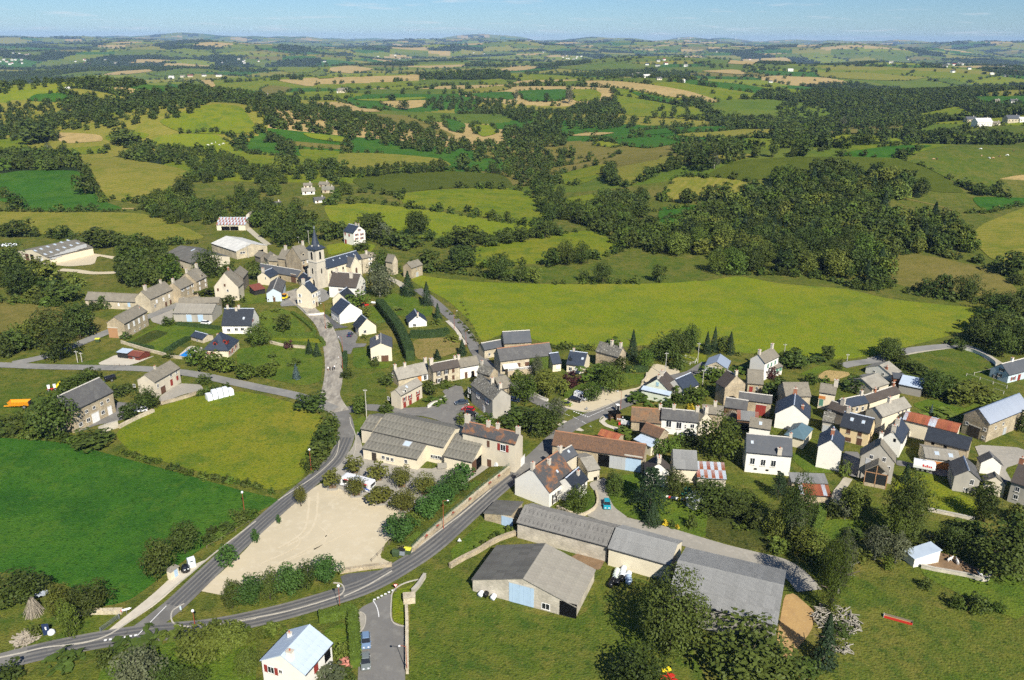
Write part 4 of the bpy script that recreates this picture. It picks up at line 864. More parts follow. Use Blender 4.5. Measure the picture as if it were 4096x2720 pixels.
bld('the tiny brown-roofed shed','outhouse','shed','tiny shed with brownish slab roof left of the manor','B',(268,398),(325,418),'E',(300,352),pitch=35,h=3,wall='stone_dark',roof='lauze',sag=.05)
bld('the second tiny shed','outhouse','shed','tiny pale-walled shed with slab roof between manor and barn','B',(360,412),(392,438),'E',(410,358),pitch=38,h=3,wall='old_cream',roof='lauze',sag=.05)
bld('the long slate barn by the church','stone_barn','barn','very long stone barn with grey slate roof left of the church','B',(290,528),(667,595),'E',(720,535),end='b',pitch=38,base=('b',656),wall='stone',roof='slate_mid',wins=[('f','g_brown',[(633,622)],3,4),('f','o',[(515,640)],.7,2)])
bld('the slate annex','annex','shed','dark slate-roofed annex at the foot of the church tower','B',(668,604),(742,652),'E',(785,600),end='b',pitch=35,h=3.2,wall='stone_pale',roof='slate')
bld('the cream gabled cottage','cottage','house','cream cottage with blue slate roof left of the church square','B',(292,592),(412,604),'G',(352,550),far=(425,511),base=('a',662),wall='cream',roof='slate_blue',wins=[('f','w',[(375,605)],.7,1.0)],chim=[('r',350,1.4)],cm='chimney_render')
bld('the red lean-to','lean_to','shed','open lean-to with faded red sheet roof beside the white cottage','B',(270,724),(374,702),'E',(275,672),pitch=16,shed=True,base=('a',768),wall='black_wood',roof='red_tile')
bld('the pale-gabled cottage','cottage','house','narrow cottage with steep grey roof and pale bluish gable','B',(376,750),(523,744),'G',(449,702),far=(440,597),base=('a',826),wall='pale_blue_wall',roof='slate_old',wins=[('f','w',[(445,775),(400,805)],.7,.9),('f','d_brown',[(455,812)],1.0,2.0)])
bld('the white house by the square','house','house','white gabled house with slate roof in front of the church tower','B',(652,722),(795,740),'G',(722,656),far=(802,630),base=('b',892),wall='cream',roof='slate_blue',wins=[('f','s_white',[(690,765),(690,818)],.9,1.4),('r','s_white',[(815,768),(842,756),(866,742),(818,825),(868,800)],.8,1.4),('r','d_brown',[(843,812)],1.0,2.1)],chim=[('r',722,1.5)])
bld('the presbytery','presbytery','house','white presbytery with large dark brown hipped roof beside the church','B',(952,676),(1212,697),'E',(1035,546),pitch=44,base=('a',782),wall='white_wall',roof='slate_brown',wins=[('f','s_brown',[(1065,713)],.9,1.1),('f','s_white',[(1090,712)],.7,1.0),('r','s_brown',[(1225,712),(1266,690)],.9,1.4),('r','w',[(1245,640),(1275,625)],.8,.9)],chim=[('p',1165,598,1.7),('r',1032,1.3)])
bld('the dark-roofed annex of the presbytery','annex','shed','small annex with dark slate roof tucked before the presbytery','B',(985,802),(1128,812),'G',(1066,740),far=(1142,690),h=3.2,wall='cream',roof='slate')
bld('the white bungalow','bungalow','house','white bungalow with corner porch and slate roof by the dusty road','B',(1052,946),(1270,906),'G',(1168,838),far=(1030,792),base=('a',1033),wall='white_wall',roof='slate_blue',wins=[('f','c_white',[(1150,968),(1175,962)],1.1,1.2),('l','w',[(1000,985),(1030,1000)],1.2,1.6)])
bld('the cream bungalow','bungalow','house','cream bungalow with dark slate roof between two other bungalows','B',(1228,1076),(1400,1046),'G',(1308,980),far=(1215,946),base=('a',1143),wall='cream',roof='slate',wins=[('f','w',[(1290,1098)],1.3,1.3),('l','o',[(1195,1090)],2.4,2.2)],chim=[('q',1303,985,.8)],ridge_m='ridge_zinc')
bld('the grey-roofed house above its garage','house','house','two-storey cream house with grey roof and brown garage door','B',(1335,1256),(1543,1246),'G',(1432,1205),far=(1420,1114),base=('b',1370),wall='cream',roof='slate_mid',wins=[('f','w',[(1378,1338)],1.4,1.0),('f','g_brown',[(1475,1350)],2.6,2.2)],chim=[('p',1405,1170,1.1)])
bld('the small white bungalow','bungalow','house','small white bungalow behind a clipped conifer hedge','B',(1690,1020),(1866,1006),'G',(1776,946),far=(1716,893),base=('a',1062),wall='white_wall',roof='slate_blue',wins=[('f','w',[(1748,1042)],1.3,1.2)],chim=[('q',1778,950,.8)])
bld('the houses right of the church','stone_house','house','stone house with white shutters just right of the church transept','B',(1265,428),(1396,405),'E',(1395,368),end='b',pitch=36,h=7.5,wall='stone_pale',roof='lauze',sag=.05,wins=[('f','s_white',[(1340,426),(1340,470)],.9,1.4),('f','d_white',[(1345,515)],1.2,1.8)],dorm=[(1345,398,1.5,'stone_pale')],chim=[('r',1300,1.2)])
bld('the tall stone house','stone_house','house','tall narrow stone house with cream gable above the lane','B',(1545,466),(1598,450),'G',(1570,396),far=(1480,388),base=('a',580),wall='stone_pale',roof='lauze',sag=.05)
bld('the stone barn above the meadow','stone_barn','barn','stone barn with slab roof at the edge of the big meadow','B',(1720,516),(1826,481),'E',(1682,466),pitch=38,base=('b',576),wall='stone',roof='lauze',sag=.05,wins=[('f','w',[(1766,520),(1800,516)],.7,.8),('f','d_grey',[(1773,572)],1.6,2.2)])
bld('the wooden lean-to of the barn','lean_to','shed','weathered wooden lean-to on the left of the meadow barn','B',(1652,508),(1716,518),'E',(1640,452),pitch=30,h=4.2,wall='grey_wood',roof='lauze',sag=.05)
# ---- the middle, along the square
bld('the house with red doors','stone_house','house','stone house with red doors, balcony and pale roof by the square','D',(470,886),(672,776),'E',(605,720),end='b',pitch=36,base=('a',1015),wall='old_cream',roof='fibro_pale',panels=False,wins=[('f','s_red',[(503,915),(553,897),(626,862)],.9,1.6),('f','d_red',[(505,985),(557,960),(626,935)],1.3,2.2),('l','w',[(355,907)],.8,1.2)],dorm=[(510,852,1.2,'white_wall')],sky_=[(522,800,.8,1.0)])
bld('the grey terraced house','terraced_house','house','terraced house with pale grey slate roof and pale blue gable','D',(445,741),(750,673),'E',(390,636),pitch=42,base=('a',802),wall='stone_pale',roof='fibro_pale',panels=False,wins=[('f','s_white',[(693,718)],1.2,1.9),('f','d_orange',[(640,725)],1.2,2.0),('l','w',[(392,690),(392,735)],.7,1.1)],chim=[('r',500),('r',382,1.1),('r',690,1.2)])
bld('the dark-roofed terraced house','terraced_house','house','pale stone terraced house with dark brown roof and dark shutters','D',(765,666),(1018,616),'E',(716,590),pitch=42,base=('a',786),wall='stone_pale',roof='slate_brown',wins=[('f','s_dark',[(820,680),(888,664)],.9,1.4),('f','c_brown',[(952,650),(953,714)],.9,1.6),('f','s_dark',[(822,742)],1.2,1.5),('f','d_dark',[(888,738)],1.1,2.4)],chim=[('r',735,1.5),('r',965,.9)])
bld('the low terraced house','terraced_house','house','low cream terraced house with slab roof and brown doors','D',(1012,629),(1196,596),'E',(967,547),pitch=40,h=4.2,wall='white_wall',roof='lauze',sag=.04,wins=[('f','d_brown',[(1070,645),(1134,630)],1.0,2.2)],chim=[('r',1002,1.1)])
bld('the auberge','large_house','house','large old house with white-flecked stone roof and bare cream gable','D',(1310,932),(1490,890),'G',(1386,826),far=(1150,690),base=('a',1106),wall='grey_render',roof='lauze_speckled',sag=.08,wins=[('l','s_white',[(1100,832),(1180,882),(1265,932)],.9,1.6),('l','w',[(1090,885)],.7,.8),('l','d_white',[(1235,1015)],1.4,2.4)],chim=[('r',1385,1.2),('r',1310,1.2)])
bld('the right wing of the auberge','house_wing','house','low wing with slab roof on the right side of the old house','D',(1382,828),(1492,803),'E',(1425,696),end='b',pitch=38,h=5,wall='stone',roof='lauze',sag=.06)
bld('the back house of the auberge','stone_house','house','stone house with flecked slab roof behind the old house','D',(1165,664),(1290,702),'E',(1192,592),pitch=40,h=6.2,wall='stone',roof='lauze_speckled',sag=.08,chim=[('r',1215)])
bld('the rear slate barn','stone_barn','barn','slate-roofed barn standing rearmost against the big meadow','D',(1420,406),(1676,391),'E',(1396,293),pitch=42,h=5.2,wall='stone',roof='slate_mid')
bld('the small slate barn','stone_barn','barn','low slate-roofed stone barn beside the lane to the church','D',(1240,466),(1420,431),'E',(1226,399),pitch=36,base=('a',546),wall='stone_pale',roof='slate_mid',wins=[('f','w',[(1285,502)],.9,1.1)])
h8=bld('the ivy house','stone_house','house','long stone house with slate roof, ivy wall and white balustrade','D',(1385,570),(1873,510),'E',(1346,449),pitch=42,base=('a',690),wall='stone_pale',roof='slate_old',wins=[('f','w',[(1440,630)],2.6,1.8),('f','d_brown',[(1552,607),(1632,597)],1.5,2.2,1),('f','c_brown',[(1696,587),(1766,580),(1819,574)],.9,1.9)],ridge_m='ridge_tile')
bld('the modern bungalow','bungalow','house','modern cream bungalow with dark blue slate roof and white garage','E',(148,478),(312,500),'E',(112,353),pitch=36,h=2.9,wall='cream',roof='slate_blue',wins=[('f','w',[(188,520)],1.2,1.4),('f','g_white',[(250,540)],2.5,2.2)],chim=[('r',222,.8)],sky_=[(300,425,.8,1)],dorm=[(188,447,1.2,'slate_blue')])
bld('the bungalow wing','house_wing','house','left wing of the modern bungalow with matching slate roof','E',(24,480),(110,469),'E',(36,378),pitch=38,h=2.9,wall='cream',roof='slate_blue',wins=[('f','c_white',[(75,500)],1.4,1.4)])
bld('the dark tall house','stone_house','house','tall dark stone house with flecked roof beside a conifer','E',(632,416),(707,376),'G',(668,325),far=(505,246),base=('a',556),wall='stone',roof='lauze_speckled',sag=.06,wins=[('f','c_tan',[(668,450)],.8,1.4)],chim=[('r',570,1.2),('r',655,1.2)])
bld('the pale green house','house','house','pale green gabled house with brown roof at the crossroads','E',(862,684),(1108,736),'G',(1008,615),far=(1147,556),base=('b',816),wall='pale_green_wall',roof='slate_brown',wins=[('f','c_teal',[(992,660)],.9,1.3),('f','c_blue',[(865,748)],1.0,1.8)],chim=[('r',1030,1.2),('r',1000,.8)])
bld('the front lean-to of the green house','lean_to','shed','grey lean-to roof along the front of the pale green house','E',(838,712),(1103,770),'E',(862,676),pitch=18,shed=True,h=3.0,wall='pale_green_wall',roof='pale_blue_roof',panels=False)
bld('the blue slate annex','annex','house','white annex with blue slate roof behind the pale green house','E',(1238,729),(1378,665),'E',(1277,554),end='b',pitch=40,h=3.2,wall='white_wall',roof='slate_blue')
bld('the blue-roofed barn','stone_barn','barn','stone barn with blue-grey metal roof and weathered wooden door','E',(1425,496),(1636,527),'G',(1540,457),far=(1615,390),base=('a',566),wall='stone_pale',roof='blue_metal',wins=[('f','d_grey',[(1480,541)],4,2.8)])
bld('the white house by the meadow','house','house','white gabled house with slab roof and green shutters below the meadow','E',(1985,473),(2118,406),'E',(1928,388),pitch=40,h=6.4,wall='white_wall',roof='lauze',sag=.04,wins=[('f','c_green',[(2010,492),(2042,478),(2076,460)],.9,1.4)],chim=[('r',1932,1.2),('r',2048,1.2)])
bld('the veranda of the meadow house','lean_to','shed','white veranda with slab roof on the meadow house','E',(2060,530),(2152,497),'E',(2105,452),end='b',pitch=22,shed=True,h=3.0,wall='white_wall',roof='lauze',wins=[('f','c_green',[(2095,535),(2125,520)],1.4,1.4)])
bld('the square stone house','stone_house','house','upright stone house with red shutter and slab roof','E',(1820,656),(1970,668),'E',(1850,523),pitch=40,base=('a',742),wall='stone',roof='lauze',sag=.04,wins=[('f','c_red',[(1853,708)],1.1,1.9),('f','w',[(1908,700)],.8,1.1)])
bld('the stone-gabled house','stone_house','house','house with big stone gable left of the upright stone house','E',(1612,700),(1812,662),'G',(1722,580),far=(1690,520),h=6,wall='stone',roof='slate_brown',chim=[('r',1718,1.1)])
bld('the small white-gabled house','cottage','house','small house with white gable in the crowded lane','E',(1576,748),(1748,750),'G',(1682,690),far=(1625,610),base=('a',822),wall='white_wall',roof='slate_brown',chim=[('r',1680,1.3)],cm='white_wall')
bld('the scalloped-roof barn','stone_barn','barn','stone barn with scalloped slab roof and red-brown door','E',(1735,802),(2046,842),'E',(1776,729),pitch=34,h=4.6,wall='stone',roof='slate_old',sag=.04,wins=[('f','d_red',[(1945,872)],3,3.6)])
bld('the wood-store barn','outhouse','shed','low barn with grey slate roof and firewood stacked below','E',(1606,872),(1816,904),'E',(1632,782),pitch=34,h=3.6,wall='brown_wood',roof='slate_old',sag=.04)
bld('the rust and grey shed','farm_shed','shed','small shed roofed half in rusty, half in grey sheets','E',(1724,990),(1926,1012),'E',(1778,900),pitch=14,shed=True,h=3.2,wall='brown_wood',roof='corrugated',mix=('rusty_sheet',2,4),wins=[('f','o',[(1790,1030)],6,2.4)])
bld('the brown-roofed little house','cottage','house','little white house with brown slab roof and roof window','E',(1834,1056),(2036,1086),'E',(1862,966),pitch=38,h=5,wall='white_wall',roof='lauze',sag=.04,sky_=[(1942,1022,.9,1.1)])
bld('the stone end of the row','stone_house','house','stone house with mossy brown roof at the left end of the row','E',(745,1006),(1026,1027),'E',(770,871),pitch=40,base=('a',1096),wall='stone',roof='rust_roof',wins=[('f','o',[(855,1060)],2.0,3.6)],ridge_m='ridge_tile',chim=[('r',1035,1.1)])
bld('the balcony house','house','house','white house with long balcony and dark slate roof in the row','E',(1023,986),(1368,1019),'E',(1040,881),pitch=40,base=('b',1150),wall='white_wall',roof='slate_old',wins=[('f','w',[(1095,1028),(1189,1040)],1.6,2.2),('f','w',[(1313,1047),(1311,1113)],1.2,1.3),('f','w',[(1250,1040),(1248,1060),(1246,1092),(1244,1115)],.5,.5),('f','d_white',[(1185,1100)],1.2,1.6)],chim=[('r',1147,1.1),('r',1385,1.2)])
bld('the gabled end of the row','stone_house','house','rendered house with slab roofs at the right end of the row','E',(1372,1014),(1502,990),'G',(1430,930),far=(1565,860),base=('a',1142),wall='old_cream',roof='lauze',sag=.05,chim=[('r',1470,1.4)])
bld('the house behind the row','stone_house','house','stone-slab house half hidden behind the right end of the row','E',(1400,930),(1600,948),'E',(1430,850),pitch=38,h=6,wall='stone',roof='lauze',sag=.06,chim=[('r',1525,1.1)])
bld('the small brown-tiled house','cottage','house','small stone house with brown tile roof in front of the row','E',(832,1099),(1004,1166),'E',(1062,1079),end='b',pitch=38,h=4.2,wall='stone',roof='brown_tile')
bld('the pale lean-to','lean_to','shed','lean-to with pale blue sheet roof before the brown-tiled house','E',(768,1172),(932,1246),'E',(1006,1186),end='b',pitch=10,shed=True,h=2.8,wall='cream',roof='pale_blue_roof')
bld('the orange-roofed shed','farm_shed','shed','shed with plain orange-brown metal roof behind the long barn','E',(438,1132),(622,1186),'E',(480,1076),pitch=25,h=4,wall='stone',roof='rusty_sheet')
bld('the long brown barn','stone_barn','barn','very long stone barn with mottled brown roof and blue doors','E',(15,1226),(862,1356),'E',(70,1091),pitch=36,base=('b',1484),wall='stone',roof='brown_tile',sag=.03,ridge_m='ridge_tile',wins=[('f','o',[(515,1430)],4.5,3.6),('f','d_grey',[(618,1440)],4.4,3.6),('f','d_blue',[(765,1410)],4.2,4.4),('f','o',[(345,1332),(514,1358),(622,1374)],.8,.8,1)])
bld('the large white slate house','house','house','large greyish-white house with slate roof and three tall windows','E',(1808,1291),(2236,1331),'E',(1826,1116),pitch=42,base=('a',1472),wall='white_wall',roof='slate_mid',ridge_m='ridge_pale',wins=[('f','w',[(1867,1370),(1965,1384),(2060,1393)],1.3,2.0),('f','o',[(1893,1443),(2001,1455),(2112,1467)],.8,.5,1)],chim=[('p',2115,1305,1.3),('r',2228,.9)],sky_=[(1865,1195,.7,.9)])
bld('the dark gabled cottage','cottage','house','cottage with dark grey roof left of the sheet-roofed shed','E',(880,1478),(1120,1488),'G',(1008,1392),far=(1035,1310),h=4.0,wall='white_wall',roof='slate_brown',chim=[('r',1005,1.3),('r',1030,1)],cm='chimney_render')
bld('the two-tone roofed shed','outhouse','shed','cream shed with brown and grey corrugated roof','E',(1138,1442),(1363,1456),'E',(1142,1266),pitch=28,h=4.0,wall='cream',roof='corrugated')
bld('the red-streaked shed','farm_shed','shed','low shed with white roof streaked by rusty sheets','M',(1040,345),(1196,354),'E',(1046,257),pitch=14,shed=True,h=2.8,wall='block',roof='zinc_sheet',mix=('rusty_sheet',2,5))
# ---- the right part of the village
bld('the big white gable','house','house','large house with blue slate roof and blank white gable','F',(62,706),(388,754),'G',(243,622),far=(268,512),base=('b',880),wall='white_wall',roof='slate_blue',chim=[('q',318,660,.9),('r',268,1.3)],cm='brick')
bld('the teal hip roof','house_wing','house','low wing with teal hipped roof below the big white gable','F',(145,897),(336,948),'E',(270,796),pitch=26,h=3.0,dep=9,hip=.9,wall='cream',roof='teal_roof')
bld('the yellow house','house','house','peach yellow house with dark slate roof and two roof windows','F',(660,819),(938,889),'E',(716,681),pitch=42,base=('b',1016),wall='peach',roof='slate',wins=[('f','c_brown',[(742,865),(847,890)],1.1,1.4),('f','d_brown',[(838,978)],1.4,2.1),('f','c_brown',[(738,942)],1.6,1.3)],sky_=[(775,755,.9,1.1),(880,780,.9,1.1)],chim=[('r',742,1.1)])
bld('the blank white house','house','house','narrow white house with blank gable and steep blue slate roof','F',(455,1009),(690,1053),'G',(588,946),far=(596,820),base=('a',1196),wall='white_wall',roof='slate_blue',chim=[('r',598,1.1)],cm='brick')
bld('the stone house behind','stone_house','house','wide stone house with slab roof behind the big white gable','F',(162,546),(402,546),'E',(216,416),pitch=36,h=5,wall='stone_pale',roof='lauze',sag=.06)
bld('the orange awning house','house','house','cream house with slab roof, tall chimney and orange awning','F',(470,506),(626,531),'E',(482,421),pitch=38,h=5.5,wall='cream',roof='lauze',sag=.04,wins=[('f','c_green',[(490,600)],1.2,2.2),('f','c_orange',[(500,552)],2,1.0)],chim=[('r',640,1.5)])
bld('the blue-roofed row house','terraced_house','house','row house with blue-grey slate roof in the back lane','F',(705,656),(932,606),'E',(872,526),end='b',pitch=36,h=4.8,wall='stone_pale',roof='slate_blue',ridge_m='ridge_pale',wins=[('f','w',[(820,660),(872,655)],1.0,1.5)],chim=[('r',860,1.1)])
bld('the brown row house','terraced_house','house','row house with brown slab roof at the top of the back lane','F',(932,609),(1228,511),'E',(1156,441),end='b',pitch=36,h=4.4,wall='cream',roof='slate_brown',chim=[('r',1155,1.0),('r',990,1.0)],cm='brick')
bld('the lower row house','terraced_house','house','cream row house with pale roof and small dark windows','F',(1060,739),(1326,641),'E',(1256,549),end='b',pitch=36,h=5.6,wall='cream',roof='fibro_pale',panels=False,wins=[('f','w',[(1205,692),(1242,682),(1275,668)],.8,1.4)],chim=[('r',1120,1.3)])
bld('the dark old house','stone_house','house','dark old house with sagging roof between the blue roofs','F',(545,652),(722,712),'E',(582,582),pitch=38,h=4.2,wall='stone_dark',roof='slate_brown',sag=.09,wins=[('f','c_white',[(570,665)],1.2,1.0)],chim=[('r',690,1.4)])
bld('the little lauze shed','outhouse','shed','little shed with scalloped slab roof beside the yellow house','F',(500,771),(612,791),'E',(516,682),pitch=36,h=3.5,wall='grey_render',roof='lauze_speckled',sag=.07,wins=[('f','g_grey',[(545,815)],2.4,2.2)])
bld('the rust-striped long roof','farm_barn','barn','long cream barn with rust-striped metal roof','F',(1240,759),(1746,882),'E',(1287,689),pitch=17,h=5,wall='cream',roof='rusty_sheet',mix=('zinc_sheet',1,4),far=(0,0))
bld('the blue gable house','house','house','bluish white gabled house with slate roof before the rusty barn','F',(1040,932),(1236,981),'G',(1158,866),far=(1240,741),base=('b',1112),wall='white_wall',roof='slate_blue',wins=[('f','o',[(1168,948)],.7,1.0,1),('r','c_white',[(1270,960),(1300,915)],.9,1.6)],chim=[('r',1160,1.3),('r',1195,1.3)])
h14=bld('the house with the glazed porch','house','house','grey-rendered stone house with timber-framed glazed porch','F',(848,1099),(1179,1162),'G',(1040,990),far=(1109,929),base=('a',1292),wall='grey_render',roof='lauze',sag=.03,wins=[('f','w',[(952,1103),(1070,1126),(1110,1208)],.9,1.3),('f','d_grey',[(922,1140)],1.2,1.6,1)],chim=[('r',1050,1.1)],cm='white_wall')
bld('the slate stable','stone_barn','barn','long dark slate-roofed stone stable before the rusty barn','F',(1440,941),(1850,1044),'E',(1491,829),pitch=36,h=4.8,wall='stone',roof='slate',ridge_m='slate',wins=[('f','o',[(1520,975),(1635,1005)],.8,1.0,1)])
bld('the orange-door garage','garage','garage','low garage with pale sheet roof and orange doors','F',(1450,1113),(1782,1152),'E',(1513,1013),pitch=15,h=3.0,wall='cream',roof='fibro_pale',wins=[('f','g_orange',[(1530,1160),(1622,1165)],2.8,2.3)],sky_=[(1557,1068,1.2,1.6),(1685,1088,1.2,1.6)])
bld('the grey gabled house','house','house','grey-rendered gabled house with dark roof at the lane corner','F',(1712,1284),(1966,1322),'G',(1856,1228),far=(1806,1093),base=('a',1412),wall='grey_render',roof='slate_old',ridge_m='ridge_zinc',wins=[('f','w',[(1880,1335)],.9,1.5),('f','w',[(1820,1398)],1.0,.6)])
bld('the bright white gable','cottage','house','small house with dazzling white gable at the right edge','F',(1960,1160),(2166,1182),'G',(2070,1105),far=(2042,1050),base=('a',1252),wall='white_wall',roof='slate_old')
bld('the low corner shed','outhouse','shed','low rendered shed with slab roof below the bright white gable','F',(1985,1332),(2202,1366),'G',(2092,1290),far=(2052,1236),h=3.6,wall='old_cream',roof='lauze_speckled',sag=.06)
bld('the edge house','house','house','house with brown slab roof cut by the right edge of the picture','F',(2236,1332),(2420,1392),'E',(2322,1152),pitch=40,h=5.5,wall='grey_render',roof='slate_brown',wins=[('f','w',[(2300,1400),(2285,1470)],1,1.3)],chim=[('r',2315,1.2)],cm='brick')
bld('the big stone barn','stone_barn','barn','big stone barn with blue-grey metal roof near the right edge','F',(1800,712),(2046,806),'G',(1946,662),far=(2290,506),base=('b',972),wall='stone',roof='blue_metal',wins=[('f','w',[(1835,790),(2000,848),(1985,922)],.9,.9),('f','g_dark',[(1890,890)],3.4,3.4),('r','w',[(2100,832),(2170,795)],.9,.9),('r','d_grey',[(2178,870)],1.6,2.2)])
bld('the white farm','farmhouse','house','white farmhouse with low pale roof at the top of the lane','F',(895,276),(1147,356),'G',(1030,258),far=(1140,226),base=('b',406),wall='white_wall',roof='fibro_pale',panels=False,wins=[('f','w',[(980,315),(1062,338)],.8,.9)],chim=[('q',1092,295,.9)],cm='brick')
bld('the low farm wing','farm_shed','shed','low wide shed with pale sheet roof before the white farm','F',(738,386),(968,476),'G',(852,380),far=(1012,329),h=3.6,wall='old_cream',roof='fibro_pale',panels=False)
bld('the flat blue sheds','farm_shed','shed','low shed with pale blue metal roof beside the white farm','F',(1205,432),(1422,476),'E',(1475,386),end='b',pitch=7,shed=True,h=3,wall='grey_wood',roof='pale_blue_roof',panels=False)
bld('the brick veranda','lean_to','shed','red-brown veranda with dark roof on the white farm','F',(1157,378),(1268,388),'E',(1330,332),end='b',pitch=12,shed=True,h=3,wall='brick',roof='slate_mid')
bld('the edge blue house','house','house','pale blue gabled house with slate roof at the right edge','F',(2225,351),(2440,295),'E',(2166,244),pitch=40,base=('a',426),wall='pale_blue_wall',roof='slate_mid',wins=[('f','s_red',[(2260,378)],1.2,1.3),('f','d_red',[(2312,380)],1.4,2.2),('l','s_dark',[(2157,297),(2133,347),(2085,390)],.9,1.1)],chim=[('r',2255,1.0)],cm='white_wall')
bld('the rusty low shed','farm_shed','shed','low stone shed with red rusty sheet roof','F',(300,1450),(586,1468),'E',(276,1346),pitch=14,shed=True,h=2.6,wall='stone',roof='rusty_sheet',mix=('zinc_sheet',1,9))
bld('the corrugated low shed','farm_shed','shed','low shed with grey corrugated roof behind the rusty one','F',(218,1340),(556,1352),'E',(215,1246),pitch=12,shed=True,h=3.6,wall='stone',roof='corrugated')
# ---- below the square
bld('the left hall','hall','hall','lower left end of the village hall with grey sheet roof','G',(555,268),(668,288),'E',(668,140),pitch=20,h=4.4,wall='old_cream',roof='fibro',far=(0,0))
bld('the village hall','village_hall','hall','large village hall with mossy grey sheet roof','G',(672,292),(1326,441),'E',(806,128),pitch=21,h=5.4,wall='cream',roof='fibro',far=(0,0),wins=[('f','w',[(1222,520),(1252,525),(1284,530)],1.2,1.0)])
bld('the front hall','hall','hall','cream lower hall with single-slope sheet roof facing the square','G',(570,446),(1082,551),'E',(662,302),pitch=17,shed=True,base=('b',652),wall='cream',roof='fibro',wins=[('f','w',[(768,527),(810,541),(850,550),(978,566)],1.0,1.1),('f','d_dark',[(683,508)],1.4,2.6)],sky_=[(990,403,2.2,2.0)])
bld('the garage of the hall','garage','garage','wide garage with mossy single-slope roof and dark doors','G',(1320,519),(1589,578),'E',(1476,305),pitch=22,shed=True,h=3.9,wall='cream',roof='fibro',wins=[('r','g_brown',[(1605,600),(1695,530)],2.4,3.8),('r','o',[(1650,565)],3.2,3.4)])
bld('the rust-roofed house','house','house','tall cream-grey house with orange-rusted slate roof','G',(1490,300),(1986,413),'E',(1562,196),pitch=40,base=('b',682),wall='old_cream',roof='rust_slate',ridge_m='ridge_tile',wins=[('f','s_red',[(1872,440)],1.6,2.0),('f','c_brown',[(1737,405)],.8,1.9),('f','d_brown',[(1745,528)],1.2,2.3),('r','g_white',[(2053,595)],2.4,2.6)],chim=[('r',1548,1.6),('r',1742,1.2),('r',1822,1.1),('r',2035,1.3)])
bld('the orange-lichen house','house','house','white house with slate roof blotched by orange lichen','M',(262,425),(396,324),'E',(173,297),pitch=42,base=('a',506),wall='white_wall',roof='rust_slate',ridge_m='ridge_tile',wins=[('f','s_dark',[(285,442),(313,420),(334,403),(363,378)],.9,1.4),('f','s_dark',[(286,487)],1.1,1.6)],chim=[('p',258,272,1.1),('r',160,1.2)],sky_=[(302,310,.6,.8)])
bld('the slate annex of the lichen house','annex','house','white annex with dark slate roof beside the lichen-roofed house','M',(398,411),(467,351),'E',(402,288),end='b',pitch=40,h=4,wall='white_wall',roof='slate',wins=[('f','s_dark',[(437,396)],1,1.6)],chim=[('p',412,330,.9)])
bld('the rear slate house','house','house','slate-roofed house with chimney behind the lichen-roofed house','M',(345,263),(412,222),'E',(347,172),end='b',pitch=42,h=5,wall='old_cream',roof='slate_mid',chim=[('r',290,1.3)],sky_=[(362,205,.7,.8)])
bld('the grey yard shed','outhouse','shed','grey shed with sheet roof in the yard by the long barn','M',(462,312),(531,299),'E',(405,243),pitch=16,h=3.2,wall='old_cream',roof='fibro_pale',panels=False,wins=[('f','o',[(505,305)],1,1)])
bld('the blue-door barn','stone_barn','barn','small stone barn with blue doors and cracked sheet roof by the road','J',(425,118),(306,240),'E',(602,200),dep=7.5,pitch=12,shed=True,base=('b',302),wall='stone',roof='fibro_dark',wins=[('r','d_blue',[(527,290)],3.0,2.6)],gut=False)
bld('the stained long shed','farm_shed','shed','long shed with stained corrugated roof and stone end wall','J',(612,326),(1452,548),'E',(702,166),pitch=24,h=4.1,wall='block',roof='corrugated_stained',far=(0,0))
bld('the clean long shed','farm_shed','shed','long cream shed with clean corrugated roof','J',(1454,562),(2032,724),'E',(2128,526),end='b',pitch=24,h=4.4,wall='cream',roof='corrugated',far=(0,0))
bld('the great corrugated barn','farm_barn','barn','great barn with striped corrugated roof behind the big trees','K',(388,742),(1406,1002),'E',(1500,632),end='b',pitch=16,h=5.2,wall='grey_wood',roof='corrugated',far=(0,0),wins=[('r','o',[(1470,790)],6,3.5)])
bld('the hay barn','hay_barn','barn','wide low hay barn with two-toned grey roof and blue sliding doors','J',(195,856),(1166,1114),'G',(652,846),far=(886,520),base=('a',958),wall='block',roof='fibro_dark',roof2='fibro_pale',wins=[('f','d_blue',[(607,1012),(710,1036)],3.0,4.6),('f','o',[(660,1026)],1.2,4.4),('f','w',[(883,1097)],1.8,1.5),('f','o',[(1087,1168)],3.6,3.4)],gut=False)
bld('the pale blue roofed house','house','house','white house with pale blue roof and two chimneys at the bottom','I',(320,1326),(740,1461),'G',(491,1278),far=(762,984),h=5.4,wall='white_wall',roof='pale_blue_roof',wins=[('f','s_red',[(425,1405)],1.4,1.5),('f','w',[(513,1420)],.7,.8),('r','d_red',[(838,1378)],1.2,2.2,1),('r','o',[(945,1272)],1.8,2.2,1)],chim=[('q',605,1300,1.3),('p',598,1105,.8)],cm='white_wall')
bld('the roadside hut','utility_hut','hut','small cream utility hut with flat concrete roof by the road','H',(1572,512),(1656,452),'E',(1522,490),pitch=4,shed=True,base=('a',586),wall='cream',roof='fibro_pale',panels=False,wins=[('f','d_blue',[(1624,520)],.9,1.9)],gut=False)
bld('the hen house','hen_house','hut','low hen house with pale metal roof in the earth yard','L',(1246,582),(1351,666),'E',(1302,500),end='a',pitch=8,shed=True,h=2.2,wall='white_wall',roof='pale_blue_roof',panels=False,gut=False)
bld('the garden hut','garden_shed','hut','small glazed garden hut with grey roof beside the washing line','M',(978,452),(1030,482),'E',(1000,412),pitch=20,h=2.2,wall='white_wall',roof='zinc_sheet',panels=False,gut=False,wins=[('f','w',[(992,463)],.7,1)])
